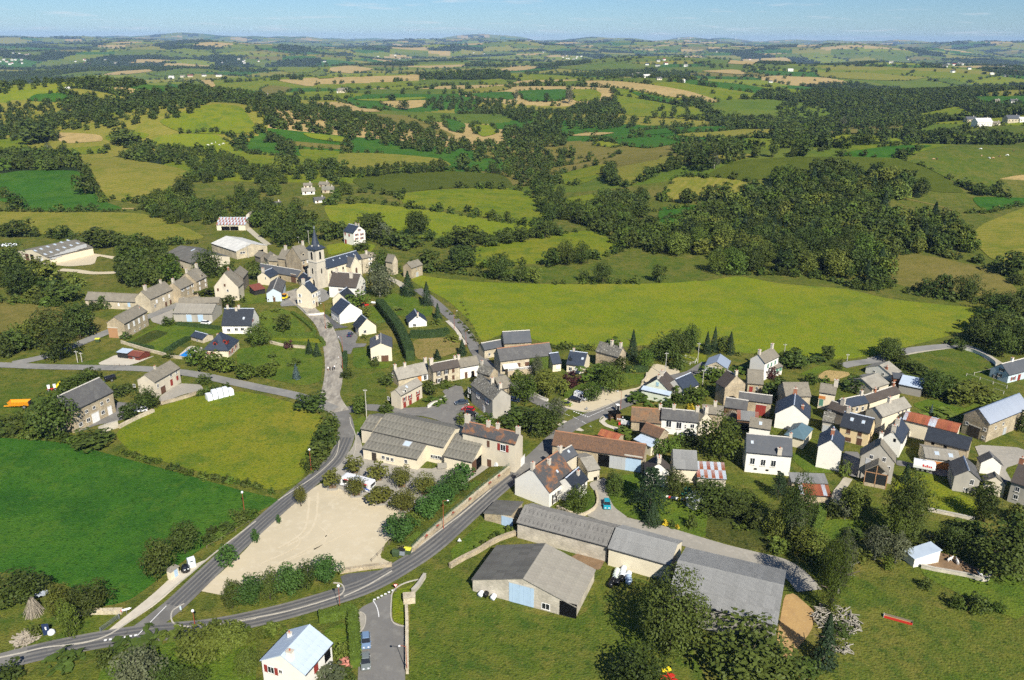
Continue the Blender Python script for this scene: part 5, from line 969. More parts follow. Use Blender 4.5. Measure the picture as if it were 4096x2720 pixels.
# ---- farms and hamlets farther off: (tile, foot column, row, width, turn, wall, roof, label)
FARH=[('P',1190,748,52,.3,'white_wall','fibro_pale','pale farm building with grey roof, left of the hamlet in the trees'),('P',1252,720,40,-.2,'stone_pale','lauze','upper stone house of the hamlet in the trees'),
 ('P',1232,780,44,.5,'white_wall','slate_old','white gabled house lowest in the hamlet in the trees'),('P',1268,742,50,.1,'stone_pale','fibro','grey-roofed house at the right of the hamlet in the trees'),
 ('P',1188,722,34,.2,'cream','lauze','uppermost left house of the hamlet in the trees'),('P',1066,795,38,.4,'old_cream','slate_old','single small house below the hamlet, among trees'),
 ('R',1185,487,70,.15,'white_wall','white_roof','large white farm shed on the right-hand hill'),('R',1140,470,44,.1,'stone_pale','slate_mid','dark-roofed house left of the white farm shed'),('R',1240,482,30,-.1,'cream','lauze','small cream house right of the white farm shed'),
 ('R',1300,472,60,.1,'stone_pale','slate_mid','long dark-roofed barn at the far right hill farm'),('R',1345,470,40,0,'white_wall','white_roof','pale barn at the right edge on the hill'),
 ('U',1325,612,70,.3,'pale_blue_wall','slate_old','bluish house above the wood at the right edge'),
 ('P',662,302,22,.1,'white_wall','white_roof','leftmost white house of the far ridge hamlet'),('P',705,298,18,0,'cream','lauze','cream house second in the far ridge hamlet'),('P',735,297,22,.2,'stone_pale','red_tile','red-roofed house in the far ridge hamlet'),('P',788,294,18,0,'white_wall','slate_old','right white house of the far ridge hamlet'),('P',845,295,24,.1,'white_wall','slate_old','lone white farm right of the far ridge hamlet'),
 ('P',990,372,24,.2,'white_wall','slate_old','white farm left of two below the ridge'),('P',1025,370,22,0,'cream','lauze','cream farm right of two below the ridge'),('P',262,345,18,0,'white_wall','white_roof','single white barn in the far left fields'),('P',1316,358,34,.1,'white_wall','slate_old','white farm among hedges at upper centre left'),
 ('Q',22,358,40,.1,'stone_pale','lauze','stone farm on the left of the centre valley'),('Q',1130,295,24,0,'white_wall','slate_old','leftmost house of the white hamlet on the hill'),('Q',1160,290,22,.2,'cream','lauze','second house of the white hamlet on the hill'),('Q',1195,300,34,.1,'white_wall','white_roof','big white barn of the hamlet on the hill'),('Q',1215,290,20,0,'white_wall','slate_old','upper house of the white hamlet on the hill'),('Q',1240,308,22,.2,'cream','slate_old','right house of the white hamlet on the hill'),('Q',1330,317,22,0,'white_wall','white_roof','outlying barn right of the hill hamlet'),
 ('R',32,318,22,0,'white_wall','white_roof','white barn at the left of the far right slope'),('R',372,318,16,.1,'white_wall','slate_old','small white farm on the far right slope'),('R',448,275,22,0,'white_wall','white_roof','white house high on the far right slope'),('R',1308,398,34,.1,'white_wall','slate_old','white house in the far right valley woods'),('R',1245,392,20,0,'cream','lauze','cream house left in the far right valley woods'),('R',1250,290,18,0,'white_wall','slate_old','distant white house of the right plateau village'),('R',1280,296,18,.1,'white_wall','slate_old','lower distant house of the right plateau village'),('R',1225,288,16,0,'white_wall','white_roof','left distant house of the right plateau village')]
for(t,x,y,wd,tr,wl,rf,lab)in FARH:
    p=G(t,x,y);sc_=(p-CAM).dot(FWD)/FPX/TILE[t][2];Lw=wd*sc_*.9;D=min(Lw*.6,12);hh=min(6.0,Lw*.28)
    e=tag(empty('farm_house',p,tr),lab,'house')
    MB().prism([(-D/2,-3),(D/2,-3),(D/2,hh),(0,hh+D*.36),(-D/2,hh)],'x',-Lw/2,Lw/2).build('wall',wl,e)
    q=D/2+.4;MB().prism([(-q,hh-.25),(0,hh+D*.36),(q,hh-.25),(q,hh+.05),(0,hh+D*.36+.3),(-q,hh+.05)],'x',-Lw/2-.4,Lw/2+.4).build('roof',rf,e)
    nw=max(2,int(Lw/4))
    for k in range(nw):obj('window',ME_DARK if k%3 else board('sh_brown'),None,e,(-Lw/2+(k+.5)*Lw/nw,-D/2-.02,hh*.55),0,(1.1,1,1.5))
    MB().box(Lw*.3-.4,-.4,hh+D*.2,Lw*.3+.4,.4,hh+D*.36+1.3).build('chimney','chimney_render',e)
rf_=random.Random(5)
for k in range(70):
    t,x0,x1,y0,y1=rf_.choice([('P',0,110,225,250),('P',250,500,232,250),('P',850,1000,228,245),('P',20,120,192,215),('Q',140,260,205,235),('Q',850,960,200,245),('Q',1190,1350,225,260),('R',1030,1340,250,300),('R',0,300,190,240),('R',800,1200,220,250),('P',1000,1350,200,240),('Q',300,800,190,230)])
    p=G(t,rf_.uniform(x0,x1),rf_.uniform(y0,y1));L_=rf_.uniform(11,20);e=tag(empty('distant_house',p,rf_.uniform(-.6,.6)),'tiny white house far off on the hazy plateau','house','far houses on the plateau')
    MB().prism([(-4.5,-2),(4.5,-2),(4.5,6),(0,9.5),(-4.5,6)],'x',-L_/2,L_/2).build('wall','white_wall',e)
    MB().prism([(-5.2,5.4),(0,9.4),(5.2,5.4),(5.2,5.8),(0,9.9),(-5.2,5.8)],'x',-L_/2-.5,L_/2+.5).build('roof',rf_.choice(['slate_mid','slate_old','fibro_pale','red_tile']),e)
# ================================================================== TREES, SHRUBS, HEDGES
def leafmat(name,c,k=.28,tr=.25):
    m=mat(name,c,[(.9,tuple(v*1.45 for v in c),.45,.72),(2.7,tuple(v*.62 for v in c),.5,.75)],.55,rnd=k,spec=.12)
    return m
leafmat('leaf',(.064,.092,.013));leafmat('leaf_dark',(.050,.070,.013));leafmat('leaf_light',(.100,.122,.020));leafmat('leaf_plaza',(.092,.095,.017),.12)
leafmat('leaf_grey',(.075,.085,.042));leafmat('needle',(.024,.042,.016),.18);leafmat('needle_blue',(.060,.090,.085),.1);leafmat('leaf_fresh',(.045,.095,.018),.15)
leafmat('leaf_red',(.055,.022,.020),.1);leafmat('leaf_yellow',(.42,.31,.02),.1);leafmat('leaf_pink',(.42,.17,.13),.1);leafmat('clipped',(.085,.125,.018),.08);leafmat('clipped_dark',(.040,.068,.020),.1);leafmat('weeds',(.075,.095,.022),.2)
mat('bark',(.11,.088,.062),[(4,(.06,.05,.036),.45,.7)],.95,(6,.03));mat('bark_pale',(.42,.39,.33),[(4,(.22,.2,.17),.5,.7)],.9);mat('dead_twig',(.34,.31,.25),[(4,(.24,.21,.17),.5,.7)],.9)
def quads(name,P,N_,S,rs_,asp=.75):
    """leaf-sized quads at P facing N_ of size S"""
    n=len(P);N_=N_/(np.linalg.norm(N_,axis=1,keepdims=True)+1e-9)
    R_=rs_.normal(size=(n,3));T_=np.cross(N_,R_);T_/=(np.linalg.norm(T_,axis=1,keepdims=True)+1e-9);B2=np.cross(N_,T_)
    T_*=S[:,None]*.5;B2*=S[:,None]*.5*asp;bend=N_*(S*.10)[:,None]
    V=np.stack([P-T_-bend,P+B2,P+T_-bend,P-B2],1).reshape(-1,3)
    me_=bpy.data.meshes.new(name);me_.vertices.add(4*n);me_.vertices.foreach_set('co',V.ravel());me_.loops.add(4*n);me_.loops.foreach_set('vertex_index',np.arange(4*n,dtype=np.int32))
    me_.polygons.add(n);me_.polygons.foreach_set('loop_start',np.arange(0,4*n,4,dtype=np.int32));me_.update(calc_edges=True);me_.validate();return me_
def crown(kind,n,size,seed):
    """leaves of one crown inside a unit box (x, y in -.5 .. .5, z 0 .. 1)"""
    rs_=np.random.RandomState(seed);P,N_=[],[]
    if kind in('round','bush','tall'):
        nc_=30 if n>1200 else 16 if n>300 else 9
        g=(np.arange(nc_)+.5)/nc_;th=2.39996*np.arange(nc_)+rs_.uniform(0,6);zz_=1-2*g;rr=np.sqrt(1-zz_**2)
        C_=np.stack([rr*np.cos(th),rr*np.sin(th),zz_],1)*rs_.uniform(.55,1.0,(nc_,1))
        C_+=rs_.normal(0,.10,C_.shape);C_*=np.array([.36,.36,.38]);C_=np.concatenate([C_,rs_.normal(0,.12,(max(3,nc_//5),3))])
        rad=rs_.uniform(.11,.20,len(C_));pr=rad**2/(rad**2).sum();w_=rs_.choice(len(C_),n,p=pr)
        D_=rs_.normal(size=(n,3));D_[:,2]+=.35;D_/=np.linalg.norm(D_,axis=1,keepdims=True)
        P=C_[w_]+D_*rad[w_][:,None]*rs_.uniform(.55,1.12,(n,1))**.6;N_=D_+rs_.normal(0,.42,(n,3))+np.array([0,0,.25])
        P[:,2]+=.5
        if kind=='bush':P[:,2]=(P[:,2]-.30)/.70;k=P[:,2]>-.02;P,N_=P[k],N_[k]
        if kind=='tall':P[:,:2]*=(.55+.55*np.sin(np.clip(P[:,2:3],0,1)*PI))**.8
    elif kind=='cone':
        t_=rs_.uniform(0,1,n)**1.25;az=rs_.uniform(0,2*PI,n);lay=np.floor(t_*15)/15;saw=(t_*15)%1
        nb=9;br=np.abs(np.cos((az+lay*7.1)*nb/2));R_=(1-t_)*.48*(.55+.45*br)*(1.0-.42*saw)*rs_.uniform(.35,1.0,n)**.35+.012
        P=np.stack([R_*np.cos(az),R_*np.sin(az),t_*.98-R_*.10],1);N_=np.stack([np.cos(az)*.7,np.sin(az)*.7,np.full(n,.75)],1)+rs_.normal(0,.4,(n,3))
    elif kind=='cedar':
        lv=rs_.randint(0,7,n);t_=lv/7.+rs_.normal(0,.018,n)+.06;az=rs_.uniform(0,2*PI,n);nb=7;R_=(.5-.42*(lv/7.)**1.5)*np.abs(np.cos((az+lv*1.3)*nb/2))**.5*rs_.uniform(.1,1,n)**.5
        P=np.stack([R_*np.cos(az),R_*np.sin(az),t_-R_*.12],1);N_=np.stack([np.zeros(n),np.zeros(n),np.ones(n)],1)+rs_.normal(0,.4,(n,3))
    P=np.asarray(P,float)
    if kind in('round','bush','tall'):
        for ax_ in range(3):
            lo,hi=np.percentile(P[:,ax_],[1,99]);P[:,ax_]=(P[:,ax_]-lo)/(hi-lo)-(.5 if ax_<2 else 0)
    S=size*rs_.uniform(.65,1.35,len(P));return quads('crown',P,np.asarray(N_),S,rs_)
LOD={0:(9000,.034),1:(2600,.062),2:(620,.125),3:(130,.27)}
CROWNS={}
def crown_mesh(kind,lod,var,m):
    k=(kind,lod,var,m)
    if k not in CROWNS:
        base=('b',kind,lod,var)
        if base not in CROWNS:
            n,s=LOD[lod];s2=s*(.75 if kind in('cone','cedar')else 1.0)*(.9 if kind=='tall' else 1);CROWNS[base]=crown(kind,n,s2,31*var+lod*7+len(kind))
        me_=CROWNS[base].copy();me_.materials.clear();me_.materials.append(MATS[m]);CROWNS[k]=me_
    return CROWNS[k]
def trunk_mesh(seed,m):
    k=('t',seed,m)
    if k not in CROWNS:
        rr=random.Random(seed);b=MB();b.tube([(0,0,-.05),(rr.uniform(-.01,.01),0,.2),(rr.uniform(-.02,.02),rr.uniform(-.02,.02),.5),(rr.uniform(-.03,.03),0,.85)],.028,7,.008)
        for i in range(6):
            a=i*1.05+rr.uniform(0,.5);z=.25+.08*i;b.tube([(0,0,z),(.13*math.cos(a),.13*math.sin(a),z+.12),(.25*math.cos(a),.25*math.sin(a),z+.2)],.012,5,.004)
        me_=b.mesh('trunk',True);me_.materials.append(MATS[m]);CROWNS[k]=me_
    return CROWNS[k]
KIND={
 'o':('round','leaf',.14,'tree','round green tree'),'d':('round','leaf_dark',.12,'tree','dark green broadleaf tree'),'l':('round','leaf_light',.10,'tree','loose light green tree'),'m':('round','leaf_plaza',.26,'tree','olive-green plaza maple'),
 'f':('round','leaf_fresh',.10,'tree','dense fresh green tree'),'g':('tall','leaf_grey',.14,'tree','slender grey-green tree'),'p':('tall','leaf',.06,'tree','tall narrow tree'),'c':('cone','needle',.03,'tree','dark pointed conifer'),'B':('cone','needle_blue',.03,'tree','bluish pointed spruce'),
 'k':('cedar','needle',.10,'tree','layered dark cedar'),'b':('bush','leaf',.0,'shrub','round green shrub'),'e':('bush','leaf_dark',.0,'shrub','dark green shrub'),'w':('bush','leaf_light',.0,'shrub','light green shrub'),
 'r':('bush','leaf_red',.0,'shrub','purple-leaved shrub'),'y':('bush','leaf_yellow',.0,'shrub','bright yellow shrub'),'i':('bush','leaf_pink',.0,'shrub','pink flowering shrub')}
TREES=[
 ('G',[(505,685,150,165,'m'),(303,825,150,175,'m'),(722,758,170,180,'m'),(940,818,165,205,'m'),(1155,885,205,200,'m'),(520,892,155,190,'m'),(748,965,225,185,'m'),(962,1030,235,205,'m'),(12,985,105,190,'m'),
   (1520,765,170,175,'f'),(1415,880,260,220,'f'),(1310,985,235,210,'f'),(1192,1105,230,225,'f'),(1050,1165,150,120,'l'),(935,1315,265,265,'f'),
   (275,300,170,160,'e'),(240,440,230,200,'e'),(170,560,210,160,'e'),(120,660,160,120,'e'),(105,105,250,180,'d'),(560,135,115,170,'o'),(800,125,125,85,'e'),(1482,232,92,105,'b'),(1710,232,165,105,'b'),(1600,860,110,80,'b')]),
 ('I',[(70,850,150,250,'d'),(235,825,230,275,'f'),(422,768,160,270,'d'),(592,735,245,285,'f'),(757,668,170,250,'d'),(940,622,250,250,'f'),(288,245,68,130,'f'),(500,65,42,85,'f'),(250,1190,190,140,'w'),(560,1078,90,68,'b'),(420,1118,110,85,'b'),(1100,1310,160,140,'w'),(1110,1400,125,100,'i'),(930,1560,330,220,'g'),(1080,1560,220,160,'e')]),
 ('H',[(200,810,410,330,'d'),(560,905,200,280,'l'),(650,1110,170,330,'p'),(830,885,340,280,'d'),(1480,570,275,345,'d'),(1712,355,265,285,'d'),(2105,455,175,185,'f'),(1000,1372,170,150,'e'),(1890,1330,430,370,'l'),(2130,1250,270,270,'l'),(1300,1600,420,390,'g'),(1560,1640,330,300,'d'),(1780,1660,300,260,'d'),(1250,1240,400,110,'e'),(600,1402,290,125,'e'),(70,1560,280,200,'e'),(2300,1480,220,240,'w'),(1580,1130,220,110,'w'),(330,1100,130,110,'w'),(2000,190,170,110,'e'),(2090,160,150,110,'e'),(2220,60,150,120,'e')]),
 ('K',[(400,1280,600,720,'d'),(1140,1560,740,620,'d'),(120,1640,480,440,'d'),(1880,880,240,650,'p'),(1960,700,180,520,'g'),(1820,1360,340,470,'c'),(1620,1500,300,200,'e'),(610,110,95,125,'e'),(372,82,50,60,'y'),(483,108,40,48,'y'),(1400,330,200,150,'w'),(1560,210,170,330,'g'),(1060,120,140,90,'w')]),
 ('L',[(230,485,290,540,'d'),(60,480,190,280,'w'),(770,295,220,290,'l'),(705,298,110,165,'g'),(590,285,125,155,'e'),(800,465,180,100,'e'),(980,672,235,310,'g'),(1170,705,205,285,'g'),(1230,500,340,620,'d'),(1450,565,200,120,'e'),(1680,605,270,260,'d'),(2110,835,480,420,'d'),(2300,760,420,480,'d'),(1985,330,210,310,'d'),(2280,325,180,180,'l'),(1300,475,150,160,'e'),(1850,465,290,180,'w'),(715,650,95,95,'y'),(640,690,180,180,'w'),(820,690,170,130,'w'),(1130,560,200,330,'p')]),
 ('M',[(790,512,225,225,'k'),(800,592,150,140,'c'),(925,450,115,135,'d'),(1100,522,240,165,'d'),(1225,565,190,140,'d'),(412,530,135,135,'o'),(903,612,38,40,'e'),(990,357,55,42,'b'),(1158,250,195,225,'o'),(600,445,85,120,'e'),(585,400,60,70,'e'),(1290,500,120,90,'w'),(1330,620,110,110,'d')]),
 ('D',[(1590,1185,330,215,'d'),(1785,1265,300,290,'d'),(1905,1150,140,240,'g'),(340,795,115,115,'d'),(745,885,125,135,'d'),(800,962,185,85,'b'),(900,802,185,48,'b'),(230,617,72,78,'e'),(1035,512,112,150,'c'),(800,532,82,80,'c'),(340,1042,125,80,'e'),(95,1062,105,135,'o'),(1600,955,215,265,'o'),(1722,710,95,190,'g'),(1812,905,225,245,'l'),(1560,765,140,110,'w'),(1700,850,120,160,'g'),(1470,1000,90,60,'e')]),
 ('E',[(758,432,165,270,'c'),(880,525,145,185,'o'),(1050,455,225,245,'d'),(1150,442,205,250,'d'),(1240,352,115,165,'d'),(1180,532,130,145,'e'),(1440,382,130,205,'c'),(1508,362,135,230,'c'),(1590,372,115,150,'d'),(1655,382,145,205,'c'),(103,346,62,62,'e'),(590,312,125,82,'e'),(380,832,172,195,'o'),(560,752,210,260,'o'),(430,645,320,170,'o'),(200,700,145,145,'r'),(120,762,112,130,'l'),(520,560,205,115,'g'),(625,560,140,155,'d'),(860,855,260,125,'b'),(1060,885,165,90,'b'),(1190,835,225,150,'b'),(1345,852,185,155,'b'),(1292,906,62,58,'y'),(1400,762,185,120,'b'),(1530,655,225,140,'b'),(1740,562,165,82,'b'),(2032,622,112,112,'r'),(2262,522,165,185,'d'),(2160,482,155,110,'b'),(2070,805,225,180,'e'),(1000,1325,125,140,'e'),(1112,1302,155,170,'b'),(700,1172,225,100,'b'),(770,560,60,60,'l'),(690,480,60,50,'w'),(280,345,150,55,'w'),(1250,1230,200,120,'e'),(1300,790,120,110,'l')]),
 ('F',[(545,212,102,132,'d'),(1100,222,190,205,'d'),(1185,232,165,130,'d'),(232,292,225,150,'d'),(420,232,185,80,'e'),(650,292,62,82,'e'),(400,442,125,112,'e'),(522,422,82,62,'b'),(800,512,205,150,'d'),(1530,562,245,235,'d'),(1672,542,122,172,'d'),(1780,622,255,180,'l'),(1905,562,245,165,'l'),(1340,352,245,110,'e'),(1500,705,55,92,'B'),(1570,762,285,100,'w'),(1032,862,102,142,'w'),(705,1292,105,145,'w'),(1262,1335,155,175,'c'),(760,1502,160,145,'w'),(1950,1470,200,170,'e'),(120,470,110,90,'e'),(2050,640,200,110,'w'),(2330,870,120,190,'e'),(40,480,120,80,'w'),(950,480,110,60,'e'),(90,1480,180,240,'k'),(240,1480,160,130,'w')]),
 ('A',[(80,610,300,320,'d'),(200,765,270,270,'d'),(400,655,250,190,'l'),(610,835,270,210,'d'),(860,335,330,180,'d'),(1000,332,165,150,'d'),(200,232,205,155,'d'),(50,222,125,112,'d'),(1930,592,225,245,'d'),(2112,572,112,112,'d'),(450,1165,295,265,'d'),(745,1175,280,335,'d'),(560,1365,300,290,'d'),(150,1305,230,200,'d'),(285,1235,210,155,'l'),(30,1325,110,175,'d'),(1920,772,215,90,'b'),(2100,882,155,112,'d'),(972,892,125,112,'e'),(862,912,125,90,'e'),(1390,917,55,115,'e'),(1170,1167,85,72,'e'),(1560,1052,112,90,'e'),(1810,1425,155,185,'o'),(1962,1465,195,185,'o'),(2112,1485,165,155,'o'),(2272,1550,135,155,'o'),(690,705,170,140,'w'),(1580,1340,110,60,'e'),(2240,830,50,60,'e'),(2000,600,120,80,'e'),(560,800,200,120,'w'),(330,790,160,100,'w')]),
 ('B',[(320,1237,200,200,'o'),(540,1102,145,145,'d'),(780,1302,105,135,'c'),(850,1325,115,122,'c'),(590,1262,82,72,'r'),(440,1342,72,52,'e'),(660,1535,112,140,'B'),(370,1525,175,125,'o'),(190,1535,155,130,'o'),(640,1412,112,62,'e'),(1380,1422,75,82,'e'),(1430,785,240,300,'g'),(1450,542,185,195,'d'),(1232,872,185,135,'o'),(1312,975,75,112,'l'),(1690,765,205,225,'c'),(1862,855,165,215,'c'),(1962,985,115,145,'c'),(1260,357,135,92,'d'),(960,262,165,172,'d'),(1060,242,145,152,'d'),(1340,252,260,225,'d'),(1442,262,155,165,'g'),(1772,222,185,215,'d'),(1500,312,205,132,'e'),(1680,332,265,155,'d'),(2210,312,235,175,'d'),(2202,502,245,185,'d'),(2010,322,145,82,'e'),(1850,542,245,185,'d'),(2080,542,205,112,'d'),(640,542,135,112,'d'),(272,632,135,172,'d'),(775,542,62,62,'e'),(2190,1302,112,125,'c'),(1960,1352,102,92,'c'),(1420,560,150,120,'d'),(1560,560,80,70,'e'),(180,835,60,55,'e'),(370,990,80,50,'w'),(480,920,90,40,'w'),(540,1000,140,60,'w'),(1290,1165,60,40,'w'),(440,1430,110,70,'w'),(960,1070,60,50,'e'),(2100,1200,130,70,'w'),(1950,1040,90,60,'w'),(1560,910,150,50,'w'),(1120,1530,110,90,'e')]),
 ('C',[(500,840,380,410,'d'),(850,905,330,180,'d'),(1360,565,205,215,'d'),(1195,655,155,165,'d'),(1205,392,92,82,'e'),(1885,322,125,90,'e'),(1845,427,62,62,'e'),(1910,402,72,62,'e'),(1985,372,62,57,'e'),(2080,362,77,57,'e'),(1100,432,175,110,'e'),(700,340,180,70,'e'),(150,760,220,110,'e'),(20,790,200,110,'e')]),
 ('S',[(310,327,78,82,'d'),(135,322,92,72,'d'),(490,372,92,75,'d'),(480,462,112,85,'d'),(710,357,55,62,'d'),(800,342,58,62,'d'),(622,502,88,95,'d'),(706,512,48,72,'d'),(825,452,68,68,'d'),(880,447,68,92,'d'),(940,442,62,82,'d'),(950,506,36,42,'d'),(1022,517,65,78,'d'),(1238,512,50,64,'d'),(652,277,26,38,'d'),(393,230,24,26,'d'),(130,152,24,26,'d'),(600,90,38,44,'d'),(485,77,65,62,'d'),(862,767,30,24,'e'),(410,375,60,36,'d'),(590,372,60,40,'d'),(660,362,60,36,'d'),(760,512,50,60,'l'),(40,106,30,42,'d'),(65,104,26,40,'d'),(95,106,26,38,'d'),(120,104,30,42,'d'),(152,104,28,40,'d'),(196,94,24,34,'d'),(222,92,32,40,'d'),(280,92,32,40,'d'),(310,90,28,42,'d'),(340,88,26,38,'d'),(372,88,30,44,'d'),(402,86,36,52,'d'),(1340,205,40,50,'d')]),
 ('U',[(980,560,58,62,'d'),(1040,562,70,80,'d'),(1122,578,88,92,'d'),(1300,485,110,85,'d'),(1165,735,66,60,'d'),(1105,775,30,40,'e'),(590,812,42,52,'d'),(825,800,90,68,'d'),(165,475,70,90,'p'),(235,478,70,90,'p'),(55,208,60,55,'d'),(130,200,66,58,'d'),(185,195,70,66,'d'),(1185,178,50,42,'d'),(1225,175,30,30,'d'),(60,790,52,110,'d'),(30,790,70,90,'d')]),
 ('P',[(245,600,30,42,'d'),(330,752,74,84,'d'),(190,598,26,44,'g'),(70,808,65,62,'e'),(22,764,40,40,'e'),(712,772,72,85,'d'),(480,560,110,60,'d'),(150,552,130,66,'d'),(1055,552,60,36,'e'),(1122,590,50,50,'d'),(1100,668,66,66,'d'),(1200,672,60,55,'d'),(1270,672,55,60,'d'),(920,565,60,30,'e')]),
 ('Q',[(545,510,20,24,'d'),(690,390,14,40,'g'),(808,395,22,34,'d'),(893,400,24,60,'g'),(1250,430,22,26,'d'),(1290,458,24,26,'d'),(1258,458,22,26,'d'),(1222,456,26,28,'d'),(1168,528,34,34,'d'),(285,498,34,28,'d'),(375,500,34,30,'d'),(258,425,34,36,'d'),(210,390,30,24,'d')]),
 ('R',[(215,628,66,80,'d'),(155,652,36,58,'g'),(380,608,36,66,'d'),(315,610,34,44,'d'),(500,605,66,62,'d'),(265,612,22,26,'d'),(460,608,30,40,'d'),(60,640,90,50,'d'),(110,660,80,60,'d'),(810,555,66,60,'d'),(1020,552,44,54,'d'),(1195,530,48,40,'d'),(1290,540,28,32,'d'),(705,560,60,48,'d'),(750,560,40,44,'d'),(560,498,36,48,'d'),(650,495,22,44,'g'),(240,495,30,60,'d')]),
]
WOODS=[
 ('U',[(0,330),(120,240),(330,175),(380,120),(540,88),(700,80),(960,140),(990,185),(820,200),(810,290),(1000,265),(1090,310),(1160,400),(960,400),(800,430),(820,505),(740,540),(560,490),(250,470),(160,485),(160,400),(0,420)],9.0,9,15,'dddolc'),
 ('P',[(440,550),(520,545),(600,570),(720,590),(860,600),(960,640),(1100,690),(1110,760),(1000,770),(940,700),(870,690),(760,720),(730,650),(600,620)],11,9,14,'dddo'),
 ('P',[(540,800),(600,760),(740,745),(760,790),(880,800),(880,868),(650,868),(540,830)],9,8,13,'ddo'),
 ('P',[(930,745),(1010,770),(1060,800),(1040,850),(1150,800),(1140,868),(900,868),(880,800)],9,8,13,'ddo'),
 ('P',[(1090,690),(1150,660),(1290,650),(1330,700),(1350,760),(1290,780),(1300,700),(1180,700)],10,7,11,'ddo'),
 ('P',[(120,500),(130,465),(430,405),(640,358),(830,378),(800,412),(720,452),(600,478),(490,503),(220,505)],12,9,13,'ddd'),
 ('P',[(850,385),(940,392),(1350,425),(1350,522),(1150,512),(1000,492),(960,450),(930,412)],12,9,13,'ddd'),
 ('Q',[(-40,430),(110,452),(300,490),(440,540),(480,590),(420,602),(100,552),(-40,530)],12,9,13,'ddd'),
 ('Q',[(650,500),(850,485),(885,560),(700,592),(640,545)],10,10,14,'ddd'),
 ('Q',[(440,380),(650,392),(1000,442),(1160,472),(1130,502),(900,502),(700,472),(500,432),(330,420),(350,385)],14,9,14,'dd'),
 ('Q',[(430,545),(640,560),(700,590),(920,580),(900,640),(800,660),(840,720),(800,760),(740,700),(660,690),(650,640),(500,600)],11,8,13,'ddo'),
 ('S',[(740,140),(800,150),(870,240),(870,290),(800,285),(780,190)],9,7,11,'ddo'),
 ('S',[(860,265),(1000,200),(1180,190),(1200,240),(1110,290),(1350,330),(1350,410),(1200,400),(1100,370),(1040,330),(960,300)],9,8,12,'ddo'),
 ('R',[(380,440),(640,335),(880,335),(1200,392),(1090,412),(900,445),(650,472),(450,475)],17,9,14,'dd'),
 ('R',[(1050,395),(1350,400),(1350,450),(1250,440)],16,9,14,'dd'),
 ('R',[(-20,575),(130,535),(260,560),(270,600),(100,610)],11,8,13,'ddo'),('R',[(370,520),(500,490),(560,560),(520,600),(460,570)],11,8,13,'ddo'),
 ('P',[(-60,600),(130,575),(240,630),(230,660),(80,655),(-60,660)],10,8,12,'ddo'),('P',[(-60,480),(100,480),(230,520),(220,550),(110,550),(-60,540)],11,8,12,'ddd'),
 ('P',[(-60,420),(100,395),(300,390),(430,400),(130,462),(-60,470)],14,9,13,'dd'),('P',[(-60,300),(100,320),(350,320),(200,345),(-60,370)],18,9,13,'dd'),
 ('A',[(1130,420),(1280,330),(1420,360),(1560,470),(1640,640),(1480,720),(1180,700),(1100,560)],7.5,8,12,'ddo'),
 ('B',[(260,60),(520,0),(700,60),(820,120),(800,250),(640,320),(430,310),(270,150)],8,8,12,'ddo'),
 ('U',[(1140,700),(1230,640),(1350,600),(1480,600),(1480,830),(1240,810),(1150,740)],8,9,13,'ddd'),
 ('A',[(-40,480),(180,440),(230,490),(540,520),(620,720),(300,800),(40,800),(-40,760)],9,6,10,'ddlb'),('A',[(-40,1180),(330,1060),(420,1170),(300,1290),(60,1340),(-40,1340)],8,5,9,'ddlb'),
 ('L',[(560,560),(700,650),(900,720),(1300,760),(1400,830),(1200,800),(900,730),(600,700)],4.5,2,4,'bew'),('L',[(1250,850),(1500,900),(1800,1020),(2361,1180),(2361,1290),(1900,1230),(1500,1010),(1280,940)],3.6,2.4,4.2,'bee'),
 ('R',[(420,480),(560,490),(700,470),(1000,470),(960,490),(640,500)],14,8,12,'dd'),
]
